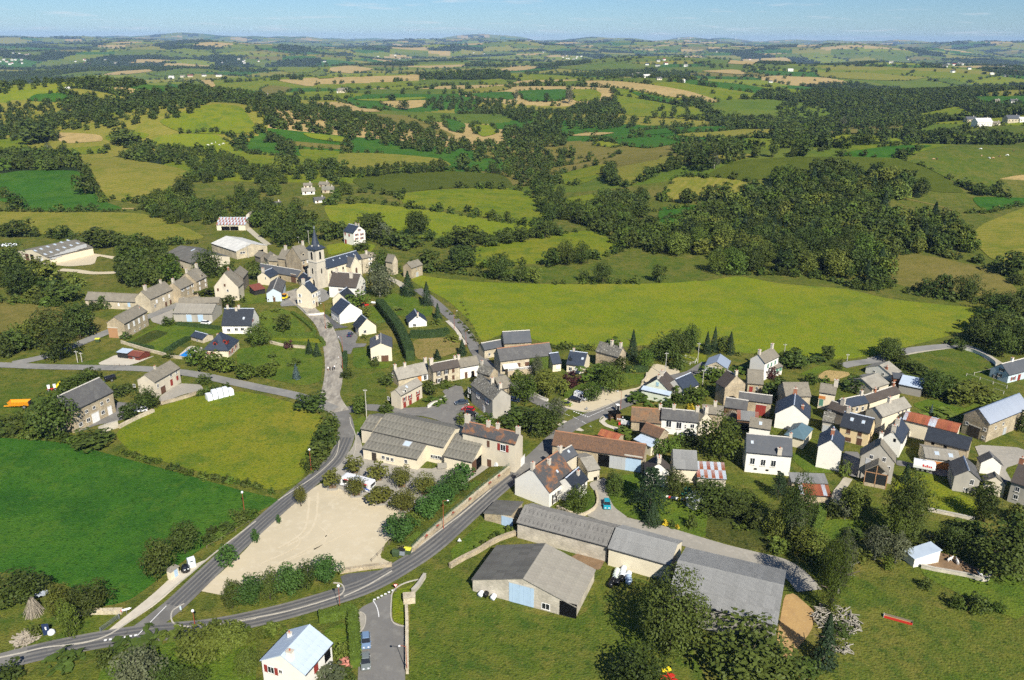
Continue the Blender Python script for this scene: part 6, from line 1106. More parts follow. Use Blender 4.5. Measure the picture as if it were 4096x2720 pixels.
LINES=[
 ('U',[(160,478),(300,482),(540,492),(740,540),(830,522),(1000,560),(1150,580),(1260,590)],4,2,5,'edb'),('S',[(240,470),(330,470),(420,475),(560,490),(680,505),(800,515),(1000,515),(1160,515)],4,1.5,4,'ebd'),
 ('S',[(360,350),(460,365),(560,360),(700,345),(770,335),(860,310)],5,3,7,'ded'),('S',[(-20,205),(60,190),(150,200),(240,215),(380,238),(560,268),(760,298)],6,1.5,3,'eb'),('S',[(55,165),(150,168),(240,180)],6,3,6,'de'),
 ('U',[(780,428),(960,395),(1100,425),(1240,450),(1330,520)],5,2,5,'ed'),('U',[(1060,112),(1160,160),(1250,180),(1345,190)],5,3,7,'de'),('U',[(1130,245),(1220,240),(1345,212)],6,2,4,'eb'),('U',[(860,545),(1000,570),(1150,590),(1270,590)],4,2,4,'e'),
 ('S',[(870,170),(850,200),(880,260)],6,5,9,'d'),('S',[(1070,265),(1200,240),(1350,220)],6,2,4,'eb'),('S',[(1110,285),(1250,268),(1350,250)],6,2,4,'e'),('Q',[(1060,655),(1040,690),(1090,720),(1160,720)],6,6,10,'d'),('Q',[(1170,700),(1250,670),(1350,640)],7,7,11,'d'),
 ('P',[(0,815),(120,818),(500,815),(540,800)],5,1.5,3,'e'),('P',[(240,600),(300,640),(350,690),(400,780)],7,2,5,'eb'),('P',[(700,515),(880,520),(960,590),(1060,600),(1140,610)],7,3,7,'de'),('P',[(1010,505),(1060,540),(1110,590),(1150,640)],8,4,8,'d'),
 ('A',[(0,215),(200,225),(420,225),(680,245)],6,3,7,'de'),('A',[(1050,230),(1200,290),(1400,310),(1500,310),(1680,290),(1900,290)],5,2,5,'ed'),('A',[(0,830),(300,840),(640,870),(780,880),(820,900)],4,2,5,'eb'),
 ('C',[(1020,920),(1300,1010),(1500,1060),(1750,1150),(2000,1195),(2361,1270),(2560,1330)],2.4,1.0,1.9,'eb'),('C',[(100,800),(350,820),(640,850),(900,900)],3,1.5,3,'eb'),('C',[(-60,720),(150,700),(260,640)],3.5,2,4,'eb'),('C',[(560,420),(700,340),(860,260)],3.5,2,4,'eb'),
 ('H',[(1180,800),(1300,700),(1400,640)],3,1,2.5,'wb'),('H',[(1930,240),(2100,160),(2250,60),(2361,-40)],2.5,1,2.6,'be'),('F',[(1270,280),(1400,330),(1460,350)],3,2,3.5,'e'),('D',[(900,110),(1010,200),(1100,300),(1180,420)],4,.8,1.8,'ew'),('D',[(1880,450),(2060,440),(2220,460),(2310,440)],3,1.5,3,'ew'),
 ('E',[(1000,330),(1300,350),(1700,390),(1900,390),(2130,400),(2361,430)],5,1,2.4,'ew'),('J',[(260,560),(450,450),(640,370)],2.2,.8,1.8,'eb'),('K',[(1700,300),(1850,420),(1950,600)],3.5,3,6,'wl'),('K',[(1900,900),(1960,1100),(1900,1300)],4,2,4,'we'),('L',[(100,520),(300,620),(480,740)],4,1.2,2.6,'w'),
 ('I',[(-60,1010),(150,1040),(300,1080),(560,1060)],3,1,2.2,'bw'),('F',[(1680,60),(1800,80),(1980,150)],5,2,4,'e'),('R',[(0,490),(200,485),(400,495)],14,4,8,'de'),('R',[(880,520),(1100,540),(1350,540)],12,4,9,'de'),('R',[(550,590),(900,555),(1050,555)],10,2,5,'e'),
 ('Q',[(50,685),(250,668),(450,655),(640,668)],8,2,5,'ed'),('W',[(1110,800),(1060,690)],6,.6,1.2,'w'),
]
TP=[]
for t,lst in TREES:
    for(x,y,wd,ht,k)in lst:
        p=G(t,x,y);sc_=(p-CAM).dot(FWD)/FPX/TILE[t][2];dp=math.atan2(EYE-p.z,math.hypot(p.x,p.y))
        W=wd*sc_;ex=ht*sc_;f_=.8 if k in 'cBkgp' else 1.0;Hh=math.sqrt(max(ex*ex-(W*f_*math.sin(dp))**2,(ex*.55)**2))/math.cos(dp)
        q=Vector((p.x,p.y,0)).normalized()*W*(.30 if KIND[k][3]=='shrub' else .16 if k in 'odlf' else .06);p=Vector((p.x+q.x,p.y+q.y,0));p.z=float(HT(p.x,p.y));TP.append((p,W,Hh,k,1))
rw=random.Random(3)
def scatter(poly,sp):
    xs=[q[0]for q in poly];ys=[q[1]for q in poly];o=[]
    nx,ny=int((max(xs)-min(xs))/sp)+1,int((max(ys)-min(ys))/sp)+1
    gx,gy=np.meshgrid(np.arange(nx),np.arange(ny));rs_=np.random.RandomState(nx*31+ny)
    X_=min(xs)+(gx.ravel()+rs_.uniform(-.42,.42,gx.size)+.5*(gy.ravel()%2))*sp;Y_=min(ys)+(gy.ravel()+rs_.uniform(-.42,.42,gx.size))*sp
    k=inside(poly,X_,Y_);return X_[k],Y_[k]
for(t,pts,sp_,h0,h1,ks)in WOODS:
    poly=GL(t,pts);X_,Y_=scatter(poly,sp_);Z_=HT(X_,Y_)
    for x,y,z in zip(X_,Y_,Z_):
        if t in 'PQR' and rw.random()<.18:continue
        hh=rw.uniform(h0,h1)*(.7 if t in 'PQR' else .88);TP.append((Vector((x,y,z)),hh*rw.uniform(.75,1.05),hh,rw.choice(ks),0))
for(t,pts,sp_,h0,h1,ks)in LINES:
    c_=spline(GL(t,pts),4);acc=0
    for a,b in zip(c_[:-1],c_[1:]):
        L_=(b-a).length;s_=-acc
        while s_<L_:
            if s_>=0 and rw.random()<.93:
                q=a+(b-a)*(s_/L_);hh=rw.uniform(h0,h1);k=rw.choice(ks);wd=hh*(rw.uniform(1.1,1.6)if k in 'ebw' else rw.uniform(.7,1.0))
                x,y=q.x+rw.uniform(-.5,.5),q.y+rw.uniform(-.5,.5);TP.append((Vector((x,y,float(HT(x,y)))),wd,hh,k,0))
            s_+=sp_*rw.uniform(.75,1.25)
        acc=L_-(s_-sp_)if s_<L_+sp_ else 0
FAR=[]
for poly,hg in HEDGE_LINES:
    d_=math.hypot(sum(p[0]for p in poly)/len(poly),sum(p[1]for p in poly)/len(poly));sp_=8 if d_<1500 else 12
    run=rw.random()<.5
    for i,(x,y)in enumerate(dens(poly,sp_)):
        if i%6==0:run=rw.random()<.35+hg
        if run:hh=rw.uniform(2,6.5);FAR.append((x+rw.uniform(-2,2),y+rw.uniform(-2,2),hh*rw.uniform(.8,1.2),hh))
def in_fields(X_,Y_,m=5.):
    r_=np.zeros(X_.shape,bool)
    for poly in FIELD_XY:r_|=inside(poly,X_,Y_)
    return r_
rs2=np.random.RandomState(21)
def ring(y0,y1,n):
    Y_=np.sqrt(rs2.uniform(y0*y0,y1*y1,n));X_=rs2.uniform(-.78,.78,n)*Y_;return X_,Y_
for(y0,y1,n,hw,sc_)in((660,2000,60000,5,.75),(2000,4200,90000,7,.95),(4200,9000,80000,13,1.6),(9000,15000,26000,26,3.0)):
    X_,Y_=ring(y0,y1,n);idx,ed=cell_of(X_,Y_);kd=cell_kind(idx);hsh=(idx//7)%10
    wood=(kd==1)&(rs2.uniform(0,1,n)<(.55 if y0<4000 else .75));hed=(ed<hw)&(hsh<6)&(rs2.uniform(0,1,n)<.8);lone=rs2.uniform(0,1,n)<.004
    k=(wood|hed|lone)&~in_fields(X_,Y_)
    for x,y in zip(X_[k],Y_[k]):hh=rs2.uniform(6,12)*sc_;FAR.append((x,y,hh*rs2.uniform(.9,1.3),hh/(sc_**.6)))
def app(q):return q[2]*1.0/max((q[0]-CAM).length,1)
def lod_of(p,hh):
    s_=hh*FPX/4/(p-CAM).length;return 0 if s_>55 else 1 if s_>20 else 2 if s_>8 else 3
tr_=sorted([q for q in TP if KIND[q[3]][3]=='tree'],key=lambda q:(-q[4],-app(q)));sb_=sorted([q for q in TP if KIND[q[3]][3]=='shrub'],key=lambda q:(-q[4],-app(q)))
single=tr_[:298]+sb_[:298];mass=tr_[298:]+sb_[298:]
ORD=['first','second','third','fourth','fifth','sixth','seventh','eighth','ninth','tenth','eleventh','twelfth','thirteenth','fourteenth','fifteenth','sixteenth','seventeenth','eighteenth','nineteenth','twentieth']
NUM={2:'two',3:'three',4:'four',5:'five',6:'six',7:'seven',8:'eight',9:'nine',10:'ten'}
EXTRA=[(G('W',1700,730),'the big meadow'),(G('W',1850,530),'the wood beyond the meadow'),(G('W',300,1200),'the lush green field'),(G('W',500,1000),'the yellow-green paddock'),(G('W',640,1260),'the sand lot'),(G('W',2150,1480),'the bottom right pasture'),(G('W',60,740),'the olive field at left'),
         (G('W',1100,480),'the middle meadows'),(G('W',2200,620),'the tan field'),(G('W',500,450),'the left wood'),(G('W',330,390),'the striped yellow field'),(G('W',1000,200),'the far fields'),(G('W',2200,370),'the hill pasture'),(G('W',1800,380),'the dark maize field'),(G('W',620,1400),'the road island'),(G('W',1900,1270),'the vegetable plots')]
PLACES=LAND+EXTRA;PPX=[(*proj(p),n)for p,n in PLACES]
def place_words(p):
    x,y=proj(p);b=min(PPX,key=lambda q:(q[0]-x)**2+((q[1]-y)*1.4)**2);dx,dy=x-b[0],(y-b[1])*1.4
    if abs(dx)+abs(dy)<40:return 'by '+b[2]
    return('left of ' if dx<0 else 'right of ')+b[2]if abs(dx)>abs(dy)else('in front of ' if dy>0 else 'behind ')+b[2]
labs={}
for i,q in enumerate(single):
    w_=KIND[q[3]][4];sz='' if q[3]in 'mkBi' else 'small ' if q[2]<(2.2 if KIND[q[3]][3]=='shrub' else 6)else 'big ' if q[2]>(4.5 if KIND[q[3]][3]=='shrub' else 12)else ''
    labs.setdefault(f'{sz}{w_} {place_words(q[0])}',[]).append(i)
final={}
for l_,ids in labs.items():
    ids.sort(key=lambda i:proj(single[i][0])[0]);n=len(ids)
    for k,i in enumerate(ids):
        final[i]=l_ if n==1 else f"{l_}, "+('leftmost' if k==0 else 'rightmost' if k==n-1 else(ORD[k]if k<20 else f'number {k + 1}')+' from left')
for i,(p,W,Hh,k,hand)in enumerate(single):
    sh,lf,cs,cat,w_=KIND[k];lod=lod_of(p,Hh);e=empty({'tree':'tree','shrub':'shrub'}[cat]if k not in 'ckB' else 'conifer_tree',(p.x,p.y,p.z),rw.uniform(0,6.28))
    tag(e,final[i],cat,'trees in and around the village' if cat=='tree' else 'shrubs in gardens and hedges')
    if cat=='tree':obj('trunk',trunk_mesh(i%4,'bark_pale' if k=='g' else 'bark'),None,e,None,None,(Hh,Hh,Hh*.9))
    elif lod<2:obj('stem',trunk_mesh(i%4,'bark'),None,e,None,None,(Hh*.6,Hh*.6,Hh*.5))
    obj('crown',crown_mesh(sh,lod,i%4 if lod else i%3,lf),None,e,(0,0,Hh*cs),None,(W*1.08,W*1.08,Hh*(1-cs)*1.03))
def mass_obj(name,label,cat,items,mlist):
    """items: (x, y, z, width, height, variant); leaves come from geometry-node instances on points"""
    me_=bpy.data.meshes.new(name);n=len(items);A_=np.array(items,float);me_.vertices.add(n);me_.vertices.foreach_set('co',A_[:,:3].ravel())
    at=me_.attributes.new('size','FLOAT_VECTOR','POINT');at.data.foreach_set('vector',A_[:,[3,3,4]].ravel())
    at=me_.attributes.new('turn','FLOAT','POINT');at.data.foreach_set('value',np.random.RandomState(n).uniform(0,6.28,n))
    at=me_.attributes.new('pick','INT','POINT');at.data.foreach_set('value',A_[:,5].astype(np.int32));me_.update()
    o=bpy.data.objects.new(name,me_);COL.objects.link(o);tag(o,label,cat,None,'stuff')
    g=bpy.data.node_groups.new(name,'GeometryNodeTree');g.interface.new_socket('Geometry',in_out='INPUT',socket_type='NodeSocketGeometry');g.interface.new_socket('Geometry',in_out='OUTPUT',socket_type='NodeSocketGeometry')
    N,L=g.nodes,g.links;gi,go=N.new('NodeGroupInput'),N.new('NodeGroupOutput');jn=N.new('GeometryNodeJoinGeometry')
    def named(nm,ty):q=N.new('GeometryNodeInputNamedAttribute');q.data_type=ty;q.inputs['Name'].default_value=nm;return q.outputs['Attribute']
    sz_,tn,pk=named('size','FLOAT_VECTOR'),named('turn','FLOAT'),named('pick','INT');cx_=N.new('ShaderNodeCombineXYZ');L.new(tn,cx_.inputs['Z'])
    for v,me2 in enumerate(mlist):
        so_=bpy.data.objects.new('leaf_source',me2);oi=N.new('GeometryNodeObjectInfo');oi.inputs['Object'].default_value=so_
        cp=N.new('FunctionNodeCompare');cp.data_type='INT';cp.operation='EQUAL';L.new(pk,cp.inputs[2]);cp.inputs[3].default_value=v
        ip=N.new('GeometryNodeInstanceOnPoints');L.new(gi.outputs[0],ip.inputs['Points']);L.new(cp.outputs[0],ip.inputs['Selection']);L.new(oi.outputs['Geometry'],ip.inputs['Instance']);L.new(cx_.outputs[0],ip.inputs['Rotation']);L.new(sz_,ip.inputs['Scale']);L.new(ip.outputs[0],jn.inputs[0])
    L.new(jn.outputs[0],go.inputs[0]);md=o.modifiers.new('leaves','NODES');md.node_group=g;return o
near_m,keys=[],{}
for(p,W,Hh,k,hand)in mass:
    sh,lf,cs,cat,w_=KIND[k];key=(sh if sh!='cedar' else 'cone',max(2,lod_of(p,Hh))if cat=='tree' else max(2,lod_of(p,Hh)),len(near_m)%3,lf);keys.setdefault(key,len(keys))
    near_m.append((p.x,p.y,p.z+Hh*cs*.5,W*1.1,Hh*(1-cs*.5),keys[key]))
mass_obj('woodland','woods and hedgerow bushes round the village that merge into one mass','woodland',near_m,[crown_mesh(*k)for k in keys])
FA=np.array(FAR);FZ=HT(FA[:,0],FA[:,1]);far_k=[('round',3,v,lf)for v in range(3)for lf in('leaf_dark','leaf_dark','leaf')]
mass_obj('distant_woodland','distant hedgerows and woods of the patchwork hills','woodland',[(FA[i,0],FA[i,1],FZ[i]-.5,FA[i,2]*1.15,FA[i,3],i%len(far_k))for i in range(len(FA))],[crown_mesh(*k)for k in far_k])
print('trees',len(tr_),'shrubs',len(sb_),'mass',len(mass),'far',len(FAR))
# ================================================================== CHURCH
ch=bld('the church','church','church','cream stone village church with slate nave and pointed slate spire','B',(935,522),(1262,428),'E',(1188,352),end='b',pitch=46,h=8.6,wall='cream',roof='slate_blue',ridge_m='ridge_zinc',gut=True,
         wins=[('f','o',[(985,560),(1025,540),(1090,525)],.9,2.6,1)],sky_=[(998,440,.5,.7),(1058,422,.5,.7),(1123,403,.5,.7),(1187,386,.5,.7)])
e=ch.e;mat('tower_stone',(.56,.50,.39),[(.5,(.42,.37,.29),.45,.72),(2,(.34,.30,.235),.58,.8)],.92,(4,.03),stretch=(1,1,.35))
TW=5.4;tx,ty=-TW/2+.3,ch.LY/2
def cw(x,y,z=0):return ch.A+ch.X*x+ch.Y*y+Vector((0,0,z))
def rowz(x,y,row):b=cw(x,y);return solve(lambda z:proj((b.x,b.y,b.z+z))[1],1,60,row)
z1,z2,z3=rowz(tx,ty-TW/2,1046),rowz(tx,ty-TW/2,998),rowz(tx,ty,903)
def sq(s,z):return[(tx-s,ty-s,z),(tx+s,ty-s,z),(tx+s,ty+s,z),(tx-s,ty+s,z)]
def frust(mb,a,za,b,zb):mb.add(sq(a,za)+sq(b,zb),[(3,2,1,0),(4,5,6,7),(0,1,5,4),(1,2,6,5),(2,3,7,6),(3,0,4,7)]);return mb
h_=TW/2
tw=frust(frust(frust(MB(),h_+.35,-1,h_+.2,z1*.55),h_+.05,z1*.55,h_,z1),h_-.15,z1,h_-.2,z2).build('tower','tower_stone',e)
frust(MB(),h_+.22,z1-.15,h_+.22,z1+.22).build('string_course','sill_stone',tw)
frust(MB(),h_+.15,z2-.1,h_+.45,z2+.35).build('cornice','slate_blue',tw)
for sx,sy in((-1,-1),(1,-1),(1,1),(-1,1)):MB().box(tx+sx*h_-.5,ty+sy*h_-.5,-1,tx+sx*h_+.5,ty+sy*h_+.5,z1*.72).build('buttress','tower_stone',tw)
sp_=MB();frust(sp_,h_+.6,z2+.3,h_*.72,z2+1.6)
n8=8;v8=[(tx+h_*.80*math.cos(PI/8+j*PI/4),ty+h_*.80*math.sin(PI/8+j*PI/4),z2+1.0)for j in range(n8)]+[(tx+.10*math.cos(PI/8+j*PI/4),ty+.10*math.sin(PI/8+j*PI/4),z3-1.2)for j in range(n8)]
sp_.add(v8,[(j,(j+1)%8,8+(j+1)%8,8+j)for j in range(8)]+[tuple(range(8,16))]);spo=sp_.build('spire','slate_blue',e)
MB().lathe([(.12,z3-1.3),(.22,z3-1.0),(.05,z3-.8),(.04,z3)],8,(tx,ty,0)).build('finial','ridge_zinc',spo)
MB().box(tx-.45,ty-.04,z3-.5,tx+.45,ty+.04,z3-.38).build('cross_arm','ridge_zinc',spo)
for s_ in range(4):a=PI/4*(1+2*s_)-PI/4;MB().box(tx+math.cos(a)*h_*.74-.28,ty+math.sin(a)*h_*.74-.28,z2+1.2,tx+math.cos(a)*h_*.74+.28,ty+math.sin(a)*h_*.74+.28,z2+2.0).build('lucarne','sill_stone',spo)
def arch(wd,ht):
    p=[(-wd/2,0),(wd/2,0),(wd/2,ht-wd/2)]+[(wd/2*math.cos(k*PI/6),ht-wd/2+wd*.62*math.sin(k*PI/6))for k in range(1,6)]+[(-wd/2,ht-wd/2)];return p
def lancet(nm,parent,x,y,z,wd,ht,rot,m='dark_open'):
    o=MB().prism(arch(wd,ht),'y',-.10,.05).build(nm,'sill_stone',parent,(x,y,z),rot);MB().prism(arch(wd*.74,ht*.9),'y',-.13,.02).build('louvre',m,o,(0,0,ht*.03));return o
zb=z1+(z2-z1)*.18;hb=(z2-z1)*.68
lancet('belfry_opening',tw,tx,ty-h_+.16,zb,1.5,hb,0);lancet('belfry_opening',tw,tx-h_+.16,ty,zb,1.5,hb,-PI/2);lancet('belfry_opening',tw,tx+h_-.16,ty,zb,1.5,hb,PI/2)
lancet('tower_window',tw,tx-h_-.02,ty,z1*.50,1.1,z1*.28,-PI/2);lancet('tower_window',tw,tx,ty-h_-.02,z1*.55,.9,z1*.2,0)
lancet('portal',tw,tx-h_-.24,ty,-.1,2.9,4.6,-PI/2);MB().prism([(-2,0),(2,0),(2,4.2),(0,6.2),(-2,4.2)],'y',0,.5).build('portal_gable','tower_stone',tw,(tx-h_-.05,ty,-.1),-PI/2)
p_=ch.hit(1212,560,Vector((0,1,0)),-3.2);x0=p_.x;wt=3.1;ht_=ch.h-1.2;rt=3.6
tr=MB().prism([(x0-wt,-1),(x0+wt,-1),(x0+wt,ht_),(x0,ht_+rt),(x0-wt,ht_)],'y',-3.2,ch.LY*.3).build('transept','cream',e)
MB().prism([(x0-wt-.25,ht_-.25),(x0,ht_+rt),(x0+wt+.25,ht_-.25),(x0+wt+.25,ht_-.1),(x0,ht_+rt+.16),(x0-wt-.25,ht_-.1)],'y',-2.9,ch.LY*.42).build('transept_roof','slate_old',tr)
MB().prism([(x0-wt-.1,ht_-.3),(x0,ht_+rt+.3),(x0+wt+.1,ht_-.3),(x0+wt+.1,ht_+.2),(x0,ht_+rt+.8),(x0-wt-.1,ht_+.2)],'y',-3.35,-2.95).build('coping','tower_stone',tr)
lancet('transept_window',tr,x0,-3.25,1.6,1.5,5.0,0,'sh_brown')
for k in range(4):MB().box(1.5+k*4.2,-.75,-1,2.2+k*4.2,.3,ch.h*.72).build('buttress','tower_stone',e)
MB().box(x0-.12,-3.3,ht_+rt+.8,x0+.12,-3.0,ht_+rt+1.7).build('finial','tower_stone',tr)
# ================================================================== HEDGES, WALLS, FENCES
def hedge(label,t,pts,wd,ht,m='clipped',step=.34):
    c_=spline(GL(t,pts),5);rs_=np.random.RandomState(len(label)+int(wd*10));P,N_=[],[]
    core=MB();L_,R_=ribbon(c_,wd*.86);v=[]
    for a,b in zip(L_,R_):v+=[(a.x,a.y,0),(a.x,a.y,ht*.94),(b.x,b.y,ht*.94),(b.x,b.y,0)]
    n=len(c_);core.add(v,[(4*i+j,4*i+j+1,4*i+j+5,4*i+j+4)for i in range(n-1)for j in range(3)]+[(0,1,2,3),(4*n-4,4*n-1,4*n-2,4*n-3)])
    for a,b in zip(c_[:-1],c_[1:]):
        d=b-a;L2=d.length;nn=Vector((-d.y,d.x)).normalized();k=int(L2*(wd+2*ht)/(step*step)*1.5)+1
        u=rs_.uniform(0,1,k);s_=rs_.uniform(0,wd+2*ht,k)
        for uu,ss in zip(u,s_):
            q=a+d*uu
            if ss<ht:o_,z,nv=-wd/2,ss,(-nn.x,-nn.y,.3)
            elif ss<ht+wd:o_,z,nv=ss-ht-wd/2,ht,(0,0,1)
            else:o_,z,nv=wd/2,ss-ht-wd,(nn.x,nn.y,.3)
            P.append((q.x+nn.x*o_,q.y+nn.y*o_,z));N_.append(nv)
    P=np.array(P)+rs_.normal(0,.07,(len(P),3));N_=np.array(N_)+rs_.normal(0,.5,(len(P),3))
    e=tag(empty('hedge',(0,0,0)),label,'hedge','clipped garden hedges');core.build('core',m,e);me_=quads('foliage',P,N_,np.full(len(P),step)*rs_.uniform(.7,1.3,len(P)),rs_);obj('foliage',me_,m,e)
hedge('angular clipped hedge round the garden of the pale blue roofed house','I',[(868,955),(1000,930),(1165,895),(1185,1000),(1195,1150),(1208,1385)],2.2,1.9)
hedge('tall dark conifer hedge running between the bungalow gardens','B',[(1425,880),(1520,1000),(1600,1110),(1660,1230),(1710,1370)],3.4,4.2,'clipped_dark')
hedge('broad dark hedge in front of the small white bungalow','B',[(1710,1150),(1880,1150),(2060,1125)],3.2,2.6,'clipped_dark')
hedge('low bright hedge round the upper garden by the dusty road','B',[(425,1140),(640,1138),(810,1125),(815,1090),(720,1000),(620,930)],1.4,1.0)
hedge('double low hedge at the curve of the dusty road','B',[(430,1205),(700,1215),(895,1235),(900,1200),(850,1160),(640,1155),(430,1150)],1.4,1.0)
hedge('bright clipped hedge beside the small lawn at lower right','L',[(495,190),(490,300),(440,420),(405,505),(500,530),(590,560)],1.8,1.6)
hedge('low dark hedge along the kitchen garden wall','A',[(1180,1215),(1290,1240),(1410,1265)],1.6,1.2,'clipped_dark')
hedge('thick dark hedge between pool terrace and lawn','A',[(1530,1300),(1640,1230),(1740,1175)],2.0,1.6,'clipped_dark')
hedge('long low hedge behind the white slate house lawn','A',[(1640,1040),(1800,1055),(2030,1080)],1.6,1.4,'clipped_dark')
hedge('yellow-green hedge above the white van','E',[(150,790),(230,745),(310,695)],2.0,1.6)
hedge('clipped hedge behind the sloping lawn by the tall dark house','E',[(695,548),(790,545),(895,538)],2.4,2.0,'clipped_dark')
hedge('brownish clipped hedge at the top of the retaining wall','G',[(1560,870),(1600,830),(1640,790)],2.2,1.6)
hedge('low rounded hedge near the waste bins','G',[(1015,1330),(1060,1285),(1110,1250)],1.6,1.2)
hedge('hedge on the bank below the third green tree','G',[(1375,1025),(1420,985),(1480,940)],1.8,1.2)
hedge('low hedge beside the dusty road opposite the people','B',[(1105,1300),(1110,1380),(1100,1440)],1.6,1.2,'clipped_dark')
def wall_line(name,label,t,pts,wd,ht,m,cap=None,cat='wall'):
    c_=spline(GL(t,pts),4);L_,R_=ribbon(c_,wd);n=len(c_);hs=[ht[0]+(ht[1]-ht[0])*i/(n-1)for i in range(n)]if isinstance(ht,tuple)else[ht]*n
    rr=random.Random(n+len(label));v,f=[],[]
    for i,(a,b)in enumerate(zip(L_,R_)):z=hs[i]+rr.uniform(-.06,.06)*(0 if cap else 1);v+=[(a.x,a.y,-.2),(a.x,a.y,z),(b.x,b.y,z),(b.x,b.y,-.2)]
    f=[(4*i+j,4*i+j+1,4*i+j+5,4*i+j+4)for i in range(n-1)for j in range(3)]+[(0,1,2,3),(4*n-4,4*n-1,4*n-2,4*n-3)]
    e=tag(empty(name,(c_[0].x,c_[0].y,0)),label,cat);o=MB().add([(x-c_[0].x,y-c_[0].y,z)for x,y,z in v],f).build('masonry',m,e)
    cp_=cap or m;L_,R_=ribbon(c_,wd+.12);v=[]
    for i,(a,b)in enumerate(zip(L_,R_)):v+=[(a.x-c_[0].x,a.y-c_[0].y,hs[i]-.02),(a.x-c_[0].x,a.y-c_[0].y,hs[i]+.10),(b.x-c_[0].x,b.y-c_[0].y,hs[i]+.10),(b.x-c_[0].x,b.y-c_[0].y,hs[i]-.02)]
    MB().add(v,f).build('coping',cp_,e);return c_
wall_line('stone_wall','dry stone wall climbing the bank by the hay barn','J',[(0,742),(120,670),(260,600),(430,500),(640,425)],.7,1.0,'stone')
wall_line('stone_wall','straight stone wall along the right of the bottom side road','I',[(1675,850),(1680,1000),(1680,1200),(1682,1445)],.5,1.2,'stone_pale')
wall_line('stone_wall','pale curved wall end by the give-way sign','I',[(1845,555),(1790,640),(1730,705)],.55,1.1,'block','kerb_stone')
wall_line('stone_wall','thick square stub of stone wall beside the side road','I',[(1700,745),(1702,800)],2.4,1.5,'stone_pale')
wall_line('garden_wall','curving garden wall from the barn to the pool','A',[(1120,1205),(1330,1272),(1480,1310),(1560,1335),(1680,1352)],.45,1.0,'stone_pale')
wall_line('concrete_wall','white concrete wall below the large stone barn','C',[(920,775),(1010,740),(1095,715)],.4,2.2,'block','kerb_stone')
wall_line('stone_wall','ruined stone wall along the paddock by the large barn','C',[(1100,722),(1260,640),(1420,570)],.8,.9,'stone_pale')
wall_line('stone_wall','curved stone wall round the cream farmhouse yard','C',[(1480,505),(1620,470),(1740,435),(1815,405)],.6,.9,'stone')
wall_line('stone_wall','mossy stone wall below the two dark trees at lower left','H',[(700,905),(830,890),(950,888),(1130,885)],.8,1.0,'stone_pale')
wall_line('stone_wall','low stone wall between sand lot and lay-by','I',[(1060,512),(1200,490),(1380,465),(1540,452)],.8,.8,'stone')
wall_line('yard_wall','pale wall along the front of the hen yard','L',[(1410,742),(1530,770),(1670,795),(1830,825),(2000,868),(2050,805)],.4,.9,'block','kerb_stone')
wall_line('garden_wall','long straight pale wall below the sloping meadow at right','L',[(1470,215),(1680,258),(1900,305)],.5,.8,'block','kerb_stone')
wall_line('garden_wall','curved white wall along the lane at the top right','F',[(1800,112),(1900,140),(2010,190),(2090,245),(2100,275)],.4,1.2,'white_wall','kerb_stone')
wall_line('stone_wall','curved retaining wall of the lawn at the crossroads','E',[(850,655),(885,620),(895,575)],.5,.9,'stone_pale')
wall_line('garden_wall','white wall with steps before the house with red doors','D',[(720,1000),(760,975),(830,950),(882,915)],.35,1.2,'white_wall','kerb_stone')
wall_line('garden_wall','low white wall along the bungalow drive','B',[(665,865),(720,905),(775,950),(915,940)],.3,.9,'white_wall','kerb_stone')
wall_line('stone_wall','stone wall under the villa rock garden','B',[(420,1205),(540,1235),(740,1255)],.6,.9,'stone_pale')
wall_line('garden_wall','curved white edging wall beside the orange-leaved drive','D',[(1700,880),(1760,915),(1825,940)],.4,1.0,'white_wall','kerb_stone')
wall_line('stone_wall','stone wall round the small garden of the lichen house','M',[(300,505),(380,540),(440,545),(500,510),(515,470),(505,420)],.4,.7,'stone_pale')
RW=wall_line('retaining_wall','tall stone retaining wall along the main road below the square','G',[(1930,684),(1820,765),(1700,852),(1500,1012),(1300,1172),(1150,1300),(1040,1402)],.6,(2.3,1.1),'stone','stone_pale')
RN=[]
for i,p in enumerate(RW):
    d=(RW[min(i+1,len(RW)-1)]-RW[max(i-1,0)]).normalized();n=Vector((d.y,-d.x));n=n if n.x<0 or n.y>0 else-n
    RN.append(n if n.y>-.2 and n.x<0 else-n)
v,f=[],[]
for i,(p,n)in enumerate(zip(RW,RN)):
    ht_=2.25+(1.05-2.25)*i/(len(RW)-1);wd=6.5
    for k,(s_,z)in enumerate(((.2,ht_),(wd*.5,ht_*.62),(wd,.165))):q=p+n*s_;v.append((q.x,q.y,z))
for i in range(len(RW)-1):
    for k in range(2):f.append((3*i+k,3*i+k+1,3*i+k+4,3*i+k+3))
tag(MB().add(v,f).build('bank','rough_grass'),kind='structure')
mat('rail_green',(.10,.16,.11),rough=.6);mat('rail_grey',(.32,.34,.35),rough=.5,metal=.6);mat('timber',(.22,.18,.13),[(3,(.15,.12,.09),.45,.7)],.9)
def fence(name,label,pts,ht,gap,m,rails=(.45,.9),z0=None,r=.05,cat='fence'):
    e=tag(empty(name,(pts[0].x,pts[0].y,0)),label,cat);tot=0;O=pts[0]
    seg=[(a,b,(b-a).length)for a,b in zip(pts[:-1],pts[1:])];L_=sum(s[2]for s in seg);n=max(1,int(L_/gap));pm=None;P_=[]
    for i in range(n+1):
        s_=L_*i/n
        for k,(a,b,l)in enumerate(seg):
            if s_<=l+1e-6 or k==len(seg)-1:q=a+(b-a)*min(1,s_/l);break
            s_-=l
        z=z0(i/n)if z0 else 0;P_.append(Vector((q.x-O.x,q.y-O.y,z)))
    pm=MB().box(-r,-r,-.3,r,r,ht).mesh('post');pm.materials.append(MATS[m])
    for q in P_:obj('post',pm,None,e,q)
    for h_r in rails:MB().tube([q+Vector((0,0,h_r))for q in P_],r*.6,4).build('rail',m,e)
    return P_
